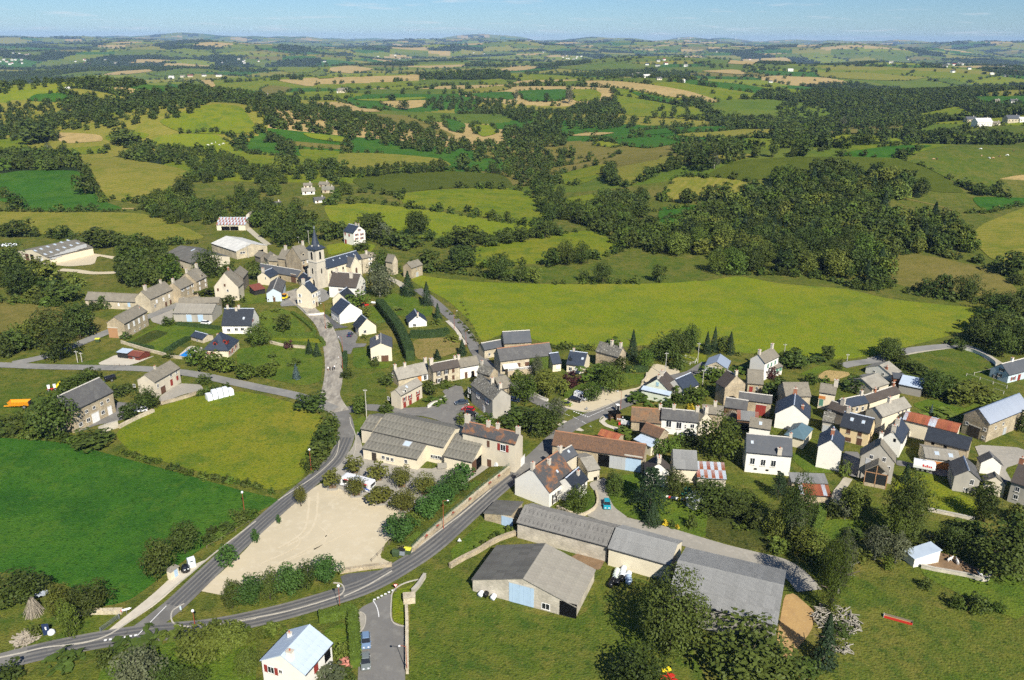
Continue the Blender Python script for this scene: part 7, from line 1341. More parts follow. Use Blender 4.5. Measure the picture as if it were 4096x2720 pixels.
fence('railing','green metal railing on top of the retaining wall',[p+n*.1 for p,n in zip(RW,RN)],1.0,2.2,'rail_green',(.3,.6,.95),lambda u:2.3-1.2*u)
mat('flower_red',(.55,.03,.02),[(6,(.10,.18,.03),.5,.6)],.9)
for k,u in enumerate((.18,.32,.46,.60,.72,.84)):
    i=int(u*(len(RW)-1));p=RW[i]-RN[i]*.55;z=2.3-1.2*u
    e=tag(empty('flower_box',(p.x,p.y,z-.1),math.atan2(RN[i].y,RN[i].x)+PI/2),f"box of red flowers on the retaining wall railing, {ORD[k]} from the upper end",'flower box','flower boxes on the railing')
    MB().box(-.5,-.15,0,.5,.15,.28).build('box','timber',e);rs_=np.random.RandomState(k);P=rs_.uniform((-.5,-.2,.25),(.5,.2,.6),(60,3));obj('flowers',quads('flowers',P,rs_.normal(size=(60,3)),np.full(60,.16),rs_),'flower_red',e)
fence('wooden_fence','wooden rail fence at the corner of the sand lot',[p.xy for p in GL('G',[(660,1499),(740,1420),(830,1330),(880,1290)])],1.1,2.2,'timber',(.5,.9))
fence('post_fence','fence of white concrete posts across the meadow at right',[p.xy for p in GL('F',[(1830,355),(1920,380),(2010,410),(2100,440),(2200,470)])],1.1,4.2,'kerb_stone',(.9,),r=.09)
fence('post_fence','second fence of white posts lower in the right meadow',[p.xy for p in GL('F',[(2080,490),(2120,505),(2170,520)])],1.1,3.8,'kerb_stone',(.9,),r=.09)
fence('post_fence','short row of white posts by the pale blue house',[p.xy for p in GL('F',[(1900,345),(1940,335),(1990,325),(2050,305)])],1.0,4.0,'kerb_stone',(.8,),r=.09)
fence('paddock_fence','white rail fence round a small sand paddock',[p.xy for p in GL('E',[(1212,425),(1240,412),(1350,445),(1345,470),(1290,485),(1215,465),(1212,425)])],1.1,2.5,'frame_white',(.55,1.0))
fence('yard_fence','rail fence in front of the red chalet yard',[p.xy for p in GL('A',[(1055,1420),(1155,1420)])],1.0,1.6,'timber',(.5,.9))
fence('field_fence','thin post fence along the upper lane beside the big meadow',[p.xy for p in GL('D',[(1010,200),(1080,270),(1140,350),(1190,440)])],1.0,4,'timber',(.8,),r=.05)
fence('field_gate','grey tubular metal gate beside the road at lower left',[p.xy for p in GL('H',[(930,1062),(985,1020),(1045,970),(1102,935)])],1.25,3.0,'rail_grey',(.3,.6,.9,1.2),r=.07,cat='gate')
fence('garden_fence','dark fence between the bungalow lawns',[p.xy for p in GL('B',[(1400,1030),(1500,1012),(1420,890)])],1.1,2.5,'rail_green',(.5,1.0),r=.04)
fence('field_fence','thin post fence along the road verge of the lush field',[p.xy for p in GL('H',[(1910,290),(2000,235),(2120,170),(2300,60)])],1.0,3.5,'timber',(.8,),r=.04)
# ================================================================== STREET LAMPS, POLES, SIGNS
mat('lamp_red',(.33,.075,.035),rough=.6);mat('lamp_white',(.82,.82,.80),rough=.4);mat('pole_concrete',(.50,.47,.41),[(2,(.38,.35,.30),.45,.7)],.9)
def height_at(t,foot,top_row):
    p=G(t,*foot);return p,solve(lambda z:proj((p.x,p.y,p.z+z))[1],.3,30,px(t,0,top_row)[1])
LAMPS=[('I',(1065,875),640,-1,'globe','red street lamp where the main road meets the side road'),('I',(1680,1440),1188,-1,'arm','red street lamp standing against the wall of the bottom side road'),('H',(1800,1010),870,-1,'globe','red globe lamp on the pointed grass island'),
 ('G',(1325,1190),930,1,'arm','tall red street lamp against the stone retaining wall'),('G',(105,665),465,-1,'globe','red lamp in the hedge beside the bending road'),('C',(2255,1495),1320,-1,'globe','thin red lamp at the edge of the lush green field'),
 ('E',(650,890),728,-1,'arm','red street lamp beside the telephone box'),('E',(628,1092),968,1,'arm','red street lamp on the grass triangle with signs'),('D',(962,268),102,1,'arm','upper street lamp on the lane beside the big meadow'),('D',(1070,432),285,1,'arm','lower street lamp on the lane beside the big meadow'),
 ('B',(928,1075),842,-1,'arm','red lamp at the bungalow drive on the dusty road'),('B',(1088,1312),1150,-1,'arm','red lamp beside the dusty road near the parked blue car'),('B',(1086,1452),1336,-1,'arm','lowest red lamp on the dusty road near the walkers'),('D',(1062,1082),960,1,'arm','red lamp beside the red and black parked cars')]
for(t,ft,top,s_,ty_,lab)in LAMPS:
    p,hh=height_at(t,ft,top);e=tag(empty('street_lamp',p),lab,'street lamp','red street lamps')
    MB().tube([(0,0,-.2),(0,0,1.0)],.11,8).build('base','lamp_red',e);MB().tube([(0,0,1.0),(0,0,hh)],.075,8,.05).build('post','lamp_red',e)
    if ty_=='arm':MB().tube([(0,0,hh-.1),(s_*.5,0,hh+.12),(s_*1.0,0,hh+.15)],.04,6).build('arm','lamp_red',e);MB().lathe([(.05,.1),(.2,.05),(.24,-.05),(.08,-.12)],10,(s_*1.15,0,hh+.12)).build('lamp_head','lamp_white',e,smooth=True)
    else:MB().lathe([(.08,-.05),(.26,.08),(.30,.28),(.22,.48),(.06,.56)],12,(0,0,hh)).build('lamp_globe','lamp_white',e,smooth=True)
POLES=[('D',(155,1095),822,'white and dark concrete pole beside the village hall'),('E',(1360,465),278,'tall concrete pole with lamp beside the sand paddock'),('E',(1060,590),368,'tall pole behind the pale green house'),('E',(1406,668),525,'pale pole left of the crowded lane gardens'),('E',(2157,402),288,'pole at the edge of the big meadow right of the white house'),
 ('A',(718,1385),1275,'leaning wooden pole beside the left crossroads'),('A',(758,1382),1290,'strut pole leaning beside the left crossroads'),('B',(217,420),272,'pole in front of the white-roofed barn'),('B',(776,292),165,'pole rising left of the church spire'),('G',(1080,1062),930,'grey pole between the plaza trees and the green row'),('F',(728,215),150,'white pole at the garden edge below the meadow'),('B',(680,285),222,'short pole among the trees left of the spire'),('G',(872,1160),1095,'short lamp pole behind the largest green tree')]
for(t,ft,top,lab)in POLES:
    p,hh=height_at(t,ft,top);e=tag(empty('utility_pole',p),lab,'pole','utility poles');MB().tube([(0,0,-.3),(0,0,hh)],.15,8,.09).build('shaft','pole_concrete',e);MB().box(-.6,-.06,hh-.5,.6,.06,hh-.38).build('cross_bar','pole_concrete',e)
    for k in(-.5,0,.5):MB().lathe([(.05,0),(.07,.08),(.03,.16)],8,(k,0,hh-.38)).build('insulator','lamp_white',e)
mat('sign_red',(.58,.03,.03),rough=.5);mat('sign_blue',(.03,.10,.42),rough=.5);mat('steel',(.38,.39,.40),rough=.45,metal=.5)
def sign(label,t,foot,top,shape,m,wd=.8,rz=0.0):
    p,hh=height_at(t,foot,top);hh=max(hh,1.4);e=tag(empty('road_sign',p,rz),label,'sign');MB().tube([(0,0,-.2),(0,0,hh)],.04,6).build('post','steel',e)
    if shape=='yield':o=MB().prism([(-.5,hh),(.5,hh),(0,hh-.85)],'y',-.07,-.03).build('plate','sign_red',e);MB().prism([(-.33,hh-.1),(.33,hh-.1),(0,hh-.65)],'y',-.085,-.06).build('face','lamp_white',o)
    elif shape=='tri':o=MB().prism([(-.5,hh-.85),(.5,hh-.85),(0,hh)],'y',-.07,-.03).build('plate',m,e)
    elif shape=='arrow':MB().prism([(-.9,hh-.45),(.6,hh-.45),(1.0,hh-.22),(.6,hh),(-.9,hh)],'y',-.07,-.03).build('plate','lamp_white',e);MB().box(-.95,-.08,hh-.45,-.78,-.075,hh).build('red_end','sign_red',e)
    else:MB().box(-wd/2,-.07,hh-.9,wd/2,-.03,hh).build('plate',m,e)
sign('red and white give-way sign at the side road','I',(1577,682),612,'yield',None);sign('white triangular sign back on the roadside by the stone barn','J',(88,515),465,'tri','lamp_white')
sign('white arrow-shaped place sign beside the field gate','H',(1170,890),842,'arrow',None,rz=.5);sign('back of a triangular grey sign at the crossroads','E',(338,905),868,'tri','steel')
sign('blue-white marker post sign at the island tip','H',(1672,870),818,'board','pale_blue_wall',.35);sign('small red notice board on the grass triangle','E',(640,1050),1028,'board','sign_red',.5)
for(x,y,top,nb,lab)in((655,1035,978,1,'white direction board left of two on the grass triangle'),(690,1060,992,3,'stack of three white direction arrows on the grass triangle')):
    p,hh=height_at('E',(x,y),top);e=tag(empty('direction_sign',p,-.35),lab,'sign')
    for s_ in(-.8,.8):MB().tube([(s_,0,-.2),(s_,0,hh)],.045,6).build('post','steel',e)
    for k in range(nb):
        z=hh-.05-k*.48;o=MB().prism([(-1.2,z-.42),(1.1,z-.42),(1.4,z-.21),(1.1,z),(-1.2,z)],'y',-.09,-.05).build('board','lamp_white',e)
        for j in range(7):MB().box(-1.0+j*.28,-.10,z-.30,-.82+j*.28,-.09,z-.12).build('letter','black_wood',o)
p=G('E',592,990);e=tag(empty('bus_shelter',p,.25),'brown boarded bus shelter at the crossroads','bus shelter')
for x_,w_ in((-1.6,.1),(1.5,.1)):MB().box(x_,-1,0,x_+w_,1,2.5).build('side','brown_wood',e)
MB().box(-1.49,.9,0,1.49,1,2.5).build('back','brown_wood',e);MB().box(-1.8,-1.3,2.5,1.8,1.2,2.65).build('roof','dark_open',e);MB().box(.2,-1,0,1.49,-.9,2.4).build('front_panel','brown_wood',e);MB().box(-1.3,.4,.4,1.3,.85,.5).build('bench','timber',e)
p=G('E',620,915);e=tag(empty('telephone_box',p,.3),'glazed telephone box with white frame at the crossroads','telephone box')
for sx in(-.5,.44):
    for sy in(-.5,.44):MB().box(sx,sy,0,sx+.06,sy+.06,2.3).build('post','frame_white',e)
for(a,b,c,d)in((-.44,-.49,.44,-.46),(-.44,.46,.44,.49),(-.49,-.44,-.46,.44),(.46,-.44,.49,.44)):MB().box(a,b,.1,c,d,2.3).build('pane','glass',e)
MB().box(-.56,-.56,2.3,.56,.56,2.5).build('roof','frame_white',e)
# ================================================================== VEHICLES
for nm,c in(('car_red',(.50,.015,.02)),('car_black',(.012,.012,.014)),('car_blue',(.16,.24,.36)),('car_grey',(.17,.19,.18)),('car_dark',(.05,.065,.08)),('car_green',(.20,.24,.02)),('car_white',(.78,.78,.77)),('car_teal',(.02,.30,.38)),('car_navy',(.02,.035,.09))):
    mat(nm,c,rough=.25,spec=.5,coat=.6)
mat('tyre',(.015,.015,.015),rough=.9);mat('rim',(.45,.45,.46),rough=.35,metal=.7);mat('lamp_clear',(.75,.76,.78),rough=.15);mat('lamp_tail',(.45,.02,.02),rough=.2)
ME_TYRE=MB().prism([(.32*math.cos(k*PI/8),.32*math.sin(k*PI/8))for k in range(16)],'y',-.1,.1).mesh('tyre',False);ME_TYRE.materials.append(MATS['tyre'])
ME_RIM=MB().prism([(.2*math.cos(k*PI/6),.2*math.sin(k*PI/6))for k in range(12)],'y',-.115,.115).mesh('rim');ME_RIM.materials.append(MATS['rim'])
def wheels(e,xs,hw,r=.32):
    for x in xs:
        for s_ in(-1,1):o=obj('wheel',ME_TYRE,None,e,(x,s_*(hw-.1),r),None,(r/.32,1,r/.32));obj('rim',ME_RIM,None,o)
def car(label,t,at_,to,m,L_=4.1,W_=1.72,H_=1.45,kind='hatch',group='parked cars'):
    p=G(t,*at_);q=G(t,*to);rz=math.atan2(q.y-p.y,q.x-p.x);e=tag(empty('parked_car',(p.x,p.y,.15),rz),label,'car' if kind!='van' else 'van',group);h2=W_/2;a=L_/2
    body=[(-a,.32),(-a+.05,.28),(a-.08,.25),(a,.42),(a-.05,.66),(a-.95,.90),(-a+.1,.95),(-a,.80)]
    b=MB()
    for s0,s1,k in((-h2,-h2+.12,.93),(-h2+.12,h2-.12,1.0),(h2-.12,h2,.93)):
        b.prism([(x*(1 if k==1 else .985),.25+(z-.25)*k)for x,z in body],'y',s0,s1)
    b.build('body',m,e)
    x0,x1,x2,x3=(-a+.08,-a+.35,a-1.75,a-.98)if kind=='hatch' else(-a+.05,-a+.18,a-1.5,a-.85)if kind=='van' else(-a+.6,-a+1.15,a-1.85,a-1.05)
    zb,zt=.90,H_;i0,i1=h2-.06,h2-.24
    MB().add([(x0,-i0,zb),(x3,-i0,zb-.02),(x3,i0,zb-.02),(x0,i0,zb),(x1,-i1,zt-.04),(x2,-i1,zt-.04),(x2,i1,zt-.04),(x1,i1,zt-.04)],[(3,2,1,0),(4,5,6,7),(0,1,5,4),(1,2,6,5),(2,3,7,6),(3,0,4,7)]).build('windows','glass' if kind!='van' else m,e)
    MB().add([(x1-.04,-i1-.02,zt-.05),(x2+.04,-i1-.02,zt-.05),(x2+.04,i1+.02,zt-.05),(x1-.04,i1+.02,zt-.05),(x1+.06,-i1+.08,zt+.02),(x2-.08,-i1+.08,zt+.02),(x2-.08,i1-.08,zt+.02),(x1+.06,i1-.08,zt+.02)],[(4,5,6,7),(0,1,5,4),(1,2,6,5),(2,3,7,6),(3,0,4,7)]).build('roof',m,e)
    for xm in((x1+x2)/2,):MB().box(xm-.05,-i0-.005,zb,xm+.05,i0+.005,zb+.02).build('pillar',m,e)
    if kind=='van':MB().add([(x3+.01,-i1,zb+.06),(x3+.01,i1,zb+.06),(x2+.10,i1-.02,zt-.12),(x2+.10,-i1+.02,zt-.12)],[(0,1,2,3)]).build('windscreen','glass',e);MB().box(.3,-i0-.01,zb+.1,1.0,i0+.01,zt-.25).build('side_window','glass',e)
    for s_ in(-1,1):
        MB().box(a-.22,s_*(h2-.42)-.16,.55,a-.01,s_*(h2-.42)+.16,.70).build('headlight','lamp_clear',e);MB().box(-a-.01,s_*(h2-.2)-.12,.62,-a+.15,s_*(h2-.2)+.12,.84).build('tail_light','lamp_tail',e)
        MB().box(x3-.25,s_*(h2+.06)-.09,.92,x3-.10,s_*(h2+.06)+.09,1.04).build('mirror',m,e)
    wheels(e,(-a+.75,a-.82),h2);return e
car('silver blue hatchback parked on the bottom side road','I',(1301,1165),(1305,1260),'car_blue',4.0)
car('grey green saloon parked nearest the bottom edge','I',(1299,1352),(1304,1450),'car_grey',4.3,kind='saloon')
car('red hatchback on the square beside the old house','D',(1090,1024),(1020,1010),'car_red',4.0)
car('black hatchback in front of the red car','D',(1112,1066),(1190,1080),'car_black',4.0)
car('dark grey saloon on the square beside the old house','D',(1028,962),(960,970),'car_dark',4.4,kind='saloon')
car('lime green car parked on the sandy crossroads','E',(150,858),(230,875),'car_green',4.0)
car('black car behind the lime green one','E',(235,822),(310,840),'car_black',4.1)
car('tall white van beside a tree at the crossroads','E',(285,800),(330,815),'car_white',4.8,1.95,2.3,'van')
car('turquoise hatchback parked on the drive by the long shed','M',(563,497),(566,530),'car_teal',3.8)
car('small white van on the pale yard of the garage','G',(1845,612),(1905,585),'car_white',3.9,1.65,1.75,'van')
car('white car parked beside the low workshop','A',(1905,1030),(1970,1035),'car_white',4.0)
car('navy blue car on the bungalow drive','B',(1155,1140),(1175,1110),'car_navy',4.0)
car('white car half under a tree by the large stone barn','C',(1303,568),(1260,572),'car_white',4.0)
car('dark car in shade under the trees of the old house','D',(1520,935),(1590,945),'car_navy',4.0)
p0,p1=G('G',380,800),G('G',640,868);ax=(p1-p0).normalized();rz=math.atan2(ax.y,ax.x);nL=Vector((-ax.y,ax.x,0));Lb=9.4;c0=(p0+p1)/2+nL*1.2
e=tag(empty('coach',(c0.x,c0.y,.15),rz+PI),'white coach with red window tops and blue swoosh among plaza trees','bus');a=Lb/2
b=MB().prism([(-a,.35),(a-.1,.35),(a+.1,.6),(a+.05,1.6),(a-.45,2.75),(a-.9,2.9),(-a+.3,2.9),(-a,2.7)],'y',-1.2,1.2);b.build('body','car_white',e)
MB().add([(a+.07,-1.05,1.35),(a+.07,1.05,1.35),(a-.36,1.0,2.6),(a-.36,-1.0,2.6)],[(0,1,2,3)]).build('windscreen','glass',e)
MB().box(-a-.02,-.95,1.7,-a+.05,.95,2.45).build('rear_window','glass',e)
for s_ in(-1,1):
    for k in range(5):x=-a+.9+k*1.45;o=MB().box(x,s_*1.2-.015,1.35,x+1.3,s_*1.2+.015,2.35).build('window','glass',e);MB().box(x,s_*1.2-.022,2.2,x+1.3,s_*1.2+.022,2.45).build('blind','sign_red',o);MB().box(x+.1,s_*1.2-.02,1.5,x+.3,s_*1.2+.02,2.18).build('curtain','lamp_white',o)
    MB().box(a-1.7,s_*1.2-.015,1.2,a-.95,s_*1.2+.015,2.2).build('door_window','glass',e)
    MB().prism([(-a+.2,.95),(-a+1.2,.8),(-a+2.6,1.25),(-a+1.4,1.3),(-a+.5,1.2)],'y',s_*1.2-.012,s_*1.2+.012).build('blue_swoosh','sign_blue',e)
    for j in range(4):
        x=a-2.35-j*.34;MB().box(x,s_*1.2-.014,.98,x+.22,s_*1.2+.014,1.24).build('letter','black_wood',e)
MB().box(-1.2,-.5,2.9,-.1,.5,3.0).build('roof_hatch','sh_grey',e);MB().box(-3.4,-.4,2.9,-2.8,.4,2.98).build('roof_hatch','sh_grey',e);MB().box(-2.4,-.6,2.9,-1.7,-.4,2.93).build('roof_vent','black_wood',e)
for s_ in(-1,1):MB().box(a-.05,s_*.85-.2,.65,a+.12,s_*.85+.2,.85).build('headlight','lamp_clear',e)
wheels(e,(-a+2.0,a-1.8),1.2,.46)
p0,p1=G('F',1330,1225),G('F',1525,1262);ax=(p1-p0).normalized();rz=math.atan2(ax.y,ax.x);c0=(p0+p1)/2+Vector((-ax.y,ax.x,0))*1.1;Lt=(p1-p0).length
e=tag(empty('tanker_truck',(c0.x,c0.y,.15),rz),'white tanker trailer with red lettering on the lane','truck');a=Lt/2
MB().prism([(-1.15,.9),(1.15,.9),(1.22,1.6),(1.1,2.5),(.6,2.85),(-.6,2.85),(-1.1,2.5),(-1.22,1.6)],'x',-a,a*.96).build('tank','car_white',e);MB().box(-a+.3,-1.0,.5,a-.4,1.0,.9).build('chassis','tyre',e);MB().prism([(-1.1,1.0),(1.1,1.0),(.9,2.5),(-.9,2.5)],'x',a*.96,a+.25).build('nose','car_white',e)
for j in range(5):MB().box(a-2.9+j*.48,-1.235,1.55,a-2.55+j*.48,-1.21,1.55+(.7 if j in(0,2)else .45)).build('letter','sign_red',e)
MB().box(-.4,-.3,2.85,.4,.3,2.98).build('hatch','sh_grey',e);wheels(e,(-a+1.2,-a+2.4,a-1.5),1.15,.48)
mat('farm_orange',(.72,.30,.015),[(2,(.62,.24,.015),.5,.8)],.5);mat('farm_red',(.48,.03,.02),rough=.5);mat('farm_yellow',(.78,.60,.02),rough=.5)
p0,p1=G('C',100,545),G('C',255,540);ax=(p1-p0).normalized();e=tag(empty('farm_trailer',((p0.x+p1.x)/2,(p0.y+p1.y)/2+.9,0),math.atan2(ax.y,ax.x)),'orange high-sided farm trailer standing in the left field','trailer');a=2.9
MB().add([(-a,-.8,.9),(a,-.8,.9),(a,.8,.9),(-a,.8,.9),(-a-.3,-1.2,2.3),(a,-1.2,2.3),(a,1.2,2.3),(-a-.3,1.2,2.3)],[(3,2,1,0),(0,1,5,4),(1,2,6,5),(2,3,7,6),(3,0,4,7)]).build('hopper','farm_orange',e);MB().box(-a-.33,-1.24,2.2,a+.03,-1.14,2.34).box(-a-.33,1.14,2.2,a+.03,1.24,2.34).build('rim_rail','farm_orange',e)
for k in range(5):MB().box(-a+.4+k*1.3,-1.12,.9,-a+.5+k*1.3,-.85,2.2).build('rib','farm_orange',e)
MB().box(-a-2.0,-.12,.55,a-.3,.12,.85).build('drawbar','farm_orange',e);MB().box(a,-.9,.8,a+.35,.9,2.3).build('spreader','tyre',e);wheels(e,(1.6,),1.25,.62)
p=G('C',480,372);e=tag(empty('seed_drill',p,.5),'red and yellow farm implement with white hoppers in the left field','farm machine')
for x in(-.8,.9):MB().prism([(x-.3,.8),(x+.3,.8),(x+.42,2.0),(x-.42,2.0)],'y',-.4,.4).build('hopper','lamp_white',e)
MB().box(-1.4,-.15,.5,1.5,.15,.75).build('frame','farm_red',e);MB().box(-.1,-1.3,.5,.15,-.1,.7).build('drawbar','farm_red',e);MB().prism([(1.0,.8),(1.5,.8),(2.9,2.6),(2.4,2.7)],'y',-.4,.5).build('folded_arm','farm_yellow',e);wheels(e,(-1.0,1.0),.7,.4)
p=G('K',405,1490);e=tag(empty('hay_tedder',p,.3),'red hay tedder with yellow guard half under the big trees','farm machine');MB().box(-.9,.9,.9,.9,1.5,1.5).build('guard','farm_yellow',e);MB().box(-.12,-2.2,.6,.12,1.2,.85).build('beam','farm_red',e)
for y in(-2.2,-1.0,.3):
    for x in(-.7,.7):
        o=MB().lathe([(.5,.35),(.55,.4),(.5,.45)],12,(x,y,0)).build('rotor','farm_red',e)
        for k in range(6):MB().tube([(x+.4*math.cos(k*PI/3),y+.4*math.sin(k*PI/3),.4),(x+.85*math.cos(k*PI/3),y+.85*math.sin(k*PI/3),.15)],.03,4).build('tine','farm_red',o)
p=G('B',1290,878);e=tag(empty('tractor',p,.4),'small red tractor beside the bungalow garden','tractor');MB().box(-.1,-.4,.7,1.7,.4,1.5).build('bonnet','farm_red',e);MB().box(-1.1,-.6,.8,-.05,.6,1.3).build('chassis','tyre',e);MB().box(-1.0,-.6,1.3,-.15,.6,2.3).build('cab','glass',e);MB().box(-1.1,-.7,2.3,-.05,.7,2.42).build('cab_roof','farm_red',e);wheels(e,(-.7,),.95,.75);wheels(e,(1.3,),.75,.42)
p=G('B',553,805);e=tag(empty('digger',p,1.2),'yellow and dark digger parked on the church square','digger');MB().box(-1.3,-.9,.8,1.2,.9,1.5).build('body','farm_yellow',e);MB().box(-.9,-.75,1.5,.5,.75,2.7).build('cab','glass',e);MB().box(-1.0,-.85,2.7,.6,.85,2.85).build('cab_roof','farm_orange',e);MB().tube([(1.2,0,1.2),(2.0,0,1.9),(2.6,0,.7)],.12,6).build('boom','farm_yellow',e);MB().box(2.3,-.8,.2,2.8,.8,.8).build('bucket','tyre',e);wheels(e,(-.9,.9),1.0,.55)
p0,p1=G('B',1350,842),G('B',1460,855);e=tag(empty('white_tube',p0),'long white tube lying on trestles in the grass','tube');d=p1-p0;MB().tube([(0,0,.7),(d.x,d.y,.7)],.45,10).build('shell','lamp_white',e)
for u in(.15,.85):MB().box(d.x*u-.3,d.y*u-.3,0,d.x*u+.3,d.y*u+.3,.35).build('trestle','timber',e)
p=G('C',1018,288);e=tag(empty('slurry_tank',p,.8),'black plastic slurry tank on wheels behind the stone barn','tank');MB().tube([(-1.7,0,1.3),(-1.5,0,1.3),(1.5,0,1.3),(1.7,0,1.3)],.85,14).build('barrel','car_black',e,smooth=True);MB().box(-2.6,-.15,.4,1.2,.15,.6).build('drawbar','rail_green',e);wheels(e,(.2,),1.0,.5)
# ================================================================== BALES, BINS, PILES, YARD THINGS
mat('wrap_white',(.80,.82,.84),[(2,(.68,.71,.75),.5,.75)],.35);mat('wrap_pale',(.70,.76,.64),rough=.35);mat('wrap_black',(.012,.013,.014),rough=.3);mat('wrap_blue',(.38,.48,.62),rough=.35)
mb_=MB().prism([(-.6,0),(.6,0),(.66,.1),(.66,.9),(.6,1.0),(-.6,1.0),(-.66,.9),(-.66,.1)],'x',-.72,.72).mesh('bale');mb_.materials.append(MATS['wrap_white'])
pA,pB=G('C',1918,478),G('C',2165,415);ax=(pB-pA);LL=ax.length;ax.normalize();nn_=Vector((-ax.y,ax.x,0));nb=int(LL/1.5);rz=math.atan2(ax.y,ax.x)
for row,(lv,off,cut)in enumerate(((0,.0,0),(0,1.35,0),(1,.1,0),(1,1.25,0),(2,.68,1))):
    for k in range(cut,nb-cut):
        q=pA+ax*(k+.5)*LL/nb+nn_*(off+.7)+Vector((0,0,lv*1.0));wh=('front bottom','back bottom','front middle','back middle','top')[row]
        o=obj('wrapped_bale',mb_,None,None,q,rz+random.uniform(-.04,.04));tag(o,f"white wrapped bale in the {wh} row of the stack, {ORD[k - cut]} from left",'bale','stack of white wrapped bales')
def round_bale(lab,t,x,y,m,z=0,grp='round wrapped bales by the long shed',s=1.0):
    p=G(t,x,y);k=('rb',m)
    if k not in CROWNS:q=MB().tube([(-.6,0,.62),(-.52,0,.62),(.52,0,.62),(.6,0,.62)],.62,16).mesh('round_bale',True);q.materials.append(MATS[m]);CROWNS[k]=q
    o=obj('round_bale',CROWNS[k],None,None,(p.x,p.y,z),1.2,(s,s,s));tag(o,lab,'bale',grp)
for i,(x,y,m,w_)in enumerate(((1598,775,'wrap_white','white'),(1592,800,'wrap_white','white'),(1588,828,'wrap_white','white'),(1538,795,'wrap_pale','pale green'),(1530,820,'wrap_pale','pale green'),(1524,848,'wrap_pale','pale green'),(1645,822,'wrap_white','white'),(1642,855,'wrap_blue','bluish'),(1648,885,'wrap_blue','bluish'),(1500,885,'wrap_black','black'),(1540,895,'wrap_black','black'),(1580,862,'wrap_black','black'),(1480,915,'wrap_black','black'))):
    round_bale(f"{w_} wrapped round bale beside the long shed, {['rearmost of the left white column','middle of the left white column','front of the left white column','rearmost pale one','middle pale one','front pale one','alone at the right','upper of two at the right','lower of two at the right','rear left in shade','rear right in shade','right behind the white ones','frontmost in shade'][i]}",'J',x,y,m)
for i,(x,y,m,w_)in enumerate(((285,1000,'wrap_white','white bag leaning on the hay barn, leftmost'),(330,1005,'wrap_black','black bale against the hay barn wall'),(400,1030,'wrap_white','white sheeted bale at the hay barn post'))):round_bale(w_,'J',x,y,m,0,'things against the hay barn',.9)
for i in range(6):round_bale(f"white bale in the heap at the far left barn, {ORD[i]} from left",'A',20+i*24,318-(i%2)*8,'wrap_white',0,'white bales at the far left barn',1.3)
def bin_(label,t,x,y,m,lid,rz=0,s=1.0):
    p=G(t,x,y);e=tag(empty('waste_bin',p,rz),label,'bin','waste bins');e.scale=(s,s,s)
    MB().add([(-.55,-.4,.12),(.55,-.4,.12),(.55,.4,.12),(-.55,.4,.12),(-.65,-.5,1.15),(.65,-.5,1.15),(.65,.5,1.15),(-.65,.5,1.15)],[(3,2,1,0),(0,1,5,4),(1,2,6,5),(2,3,7,6),(3,0,4,7),(4,5,6,7)]).build('body',m,e);MB().prism([(-.55,1.15),(.55,1.15),(.5,1.28),(0,1.42),(-.5,1.3)],'x',-.68,.68).build('lid',lid,e)
    for sx in(-.5,.5):
        for sy in(-.35,.35):MB().box(sx-.05,sy-.08,0,sx+.05,sy+.08,.16).build('caster','tyre',e)
mat('bin_green',(.055,.085,.035),rough=.6);mat('bin_grey',(.26,.29,.31),rough=.6);mat('bin_yellow',(.72,.68,.06),rough=.6);mat('container_white',(.62,.68,.72),rough=.5)
bin_('green waste bin, leftmost of three beside the road','G',888,1440,'bin_green','bin_green',-.2,1.2);bin_('grey waste bin, middle of three beside the road','G',942,1428,'bin_grey','tyre',-.2,1.2);bin_('green waste bin with yellow lid beside the road','G',994,1420,'bin_green','bin_yellow',-.2,1.2);bin_('green and yellow waste bin by the left crossroads','A',905,1195,'bin_green','bin_yellow',.1,1.2)
for x0,lab in((930,'left metal barrier behind the bins'),(1005,'right metal barrier behind the bins')):
    p,q=G('G',x0-35,1388),G('G',x0+35,1378);fence('barrier',lab,[p.xy,q.xy],1.1,.35,'timber',(.15,1.05),r=.03,cat='barrier')
p=G('H',1715,497);e=tag(empty('recycling_container',p,.6),'black domed recycling container beside the utility hut','container');MB().lathe([(.95,0),(1.0,.4),(.95,1.1),(.7,1.6),(.3,1.8)],8).build('shell','car_black',e)
for k in(-.35,.35):MB().box(k-.16,-1.02,1.0,k+.16,-.9,1.15).build('slot','lamp_white',e)
p=G('H',1768,447);e=tag(empty('recycling_container',p,.6),'white box-shaped recycling container beside the black one','container');MB().prism([(-.75,0),(.75,0),(.75,1.9),(.2,2.25),(-.75,2.0)],'x',-.75,.75).build('shell','container_white',e);MB().box(-.3,-.78,1.5,.3,-.74,1.72).build('slot','black_wood',e)
mat('stick',(.30,.255,.19),[(3,(.42,.37,.29),.45,.7)],.9)
def sticks(label,name,t,x,y,n,rad,ht,seed,cone=True,m='stick',th=.05):
    p=G(t,x,y);rr=random.Random(seed);e=tag(empty(name,p),label,'wood pile');b=MB()
    for i in range(n):
        a=rr.uniform(0,6.28);r0=rad*math.sqrt(rr.random())
        if cone:b.tube([(r0*math.cos(a),r0*math.sin(a),0),(r0*.25*math.cos(a),r0*.25*math.sin(a),ht*rr.uniform(.7,1.1))],th*rr.uniform(.7,1.3),5,th*.5)
        else:
            z=rr.uniform(0,ht)*(1-r0/rad*.7);d=rr.uniform(0,6.28);l=rr.uniform(.5,1.1);x_,y_=r0*math.cos(a),r0*math.sin(a);b.tube([(x_-l*math.cos(d),y_-l*math.sin(d),z+.1),(x_+l*math.cos(d),y_+l*math.sin(d),z+rr.uniform(0,.5))],th*rr.uniform(.8,1.6),6)
    o=b.build('sticks',m,e);o['kind']='stuff'
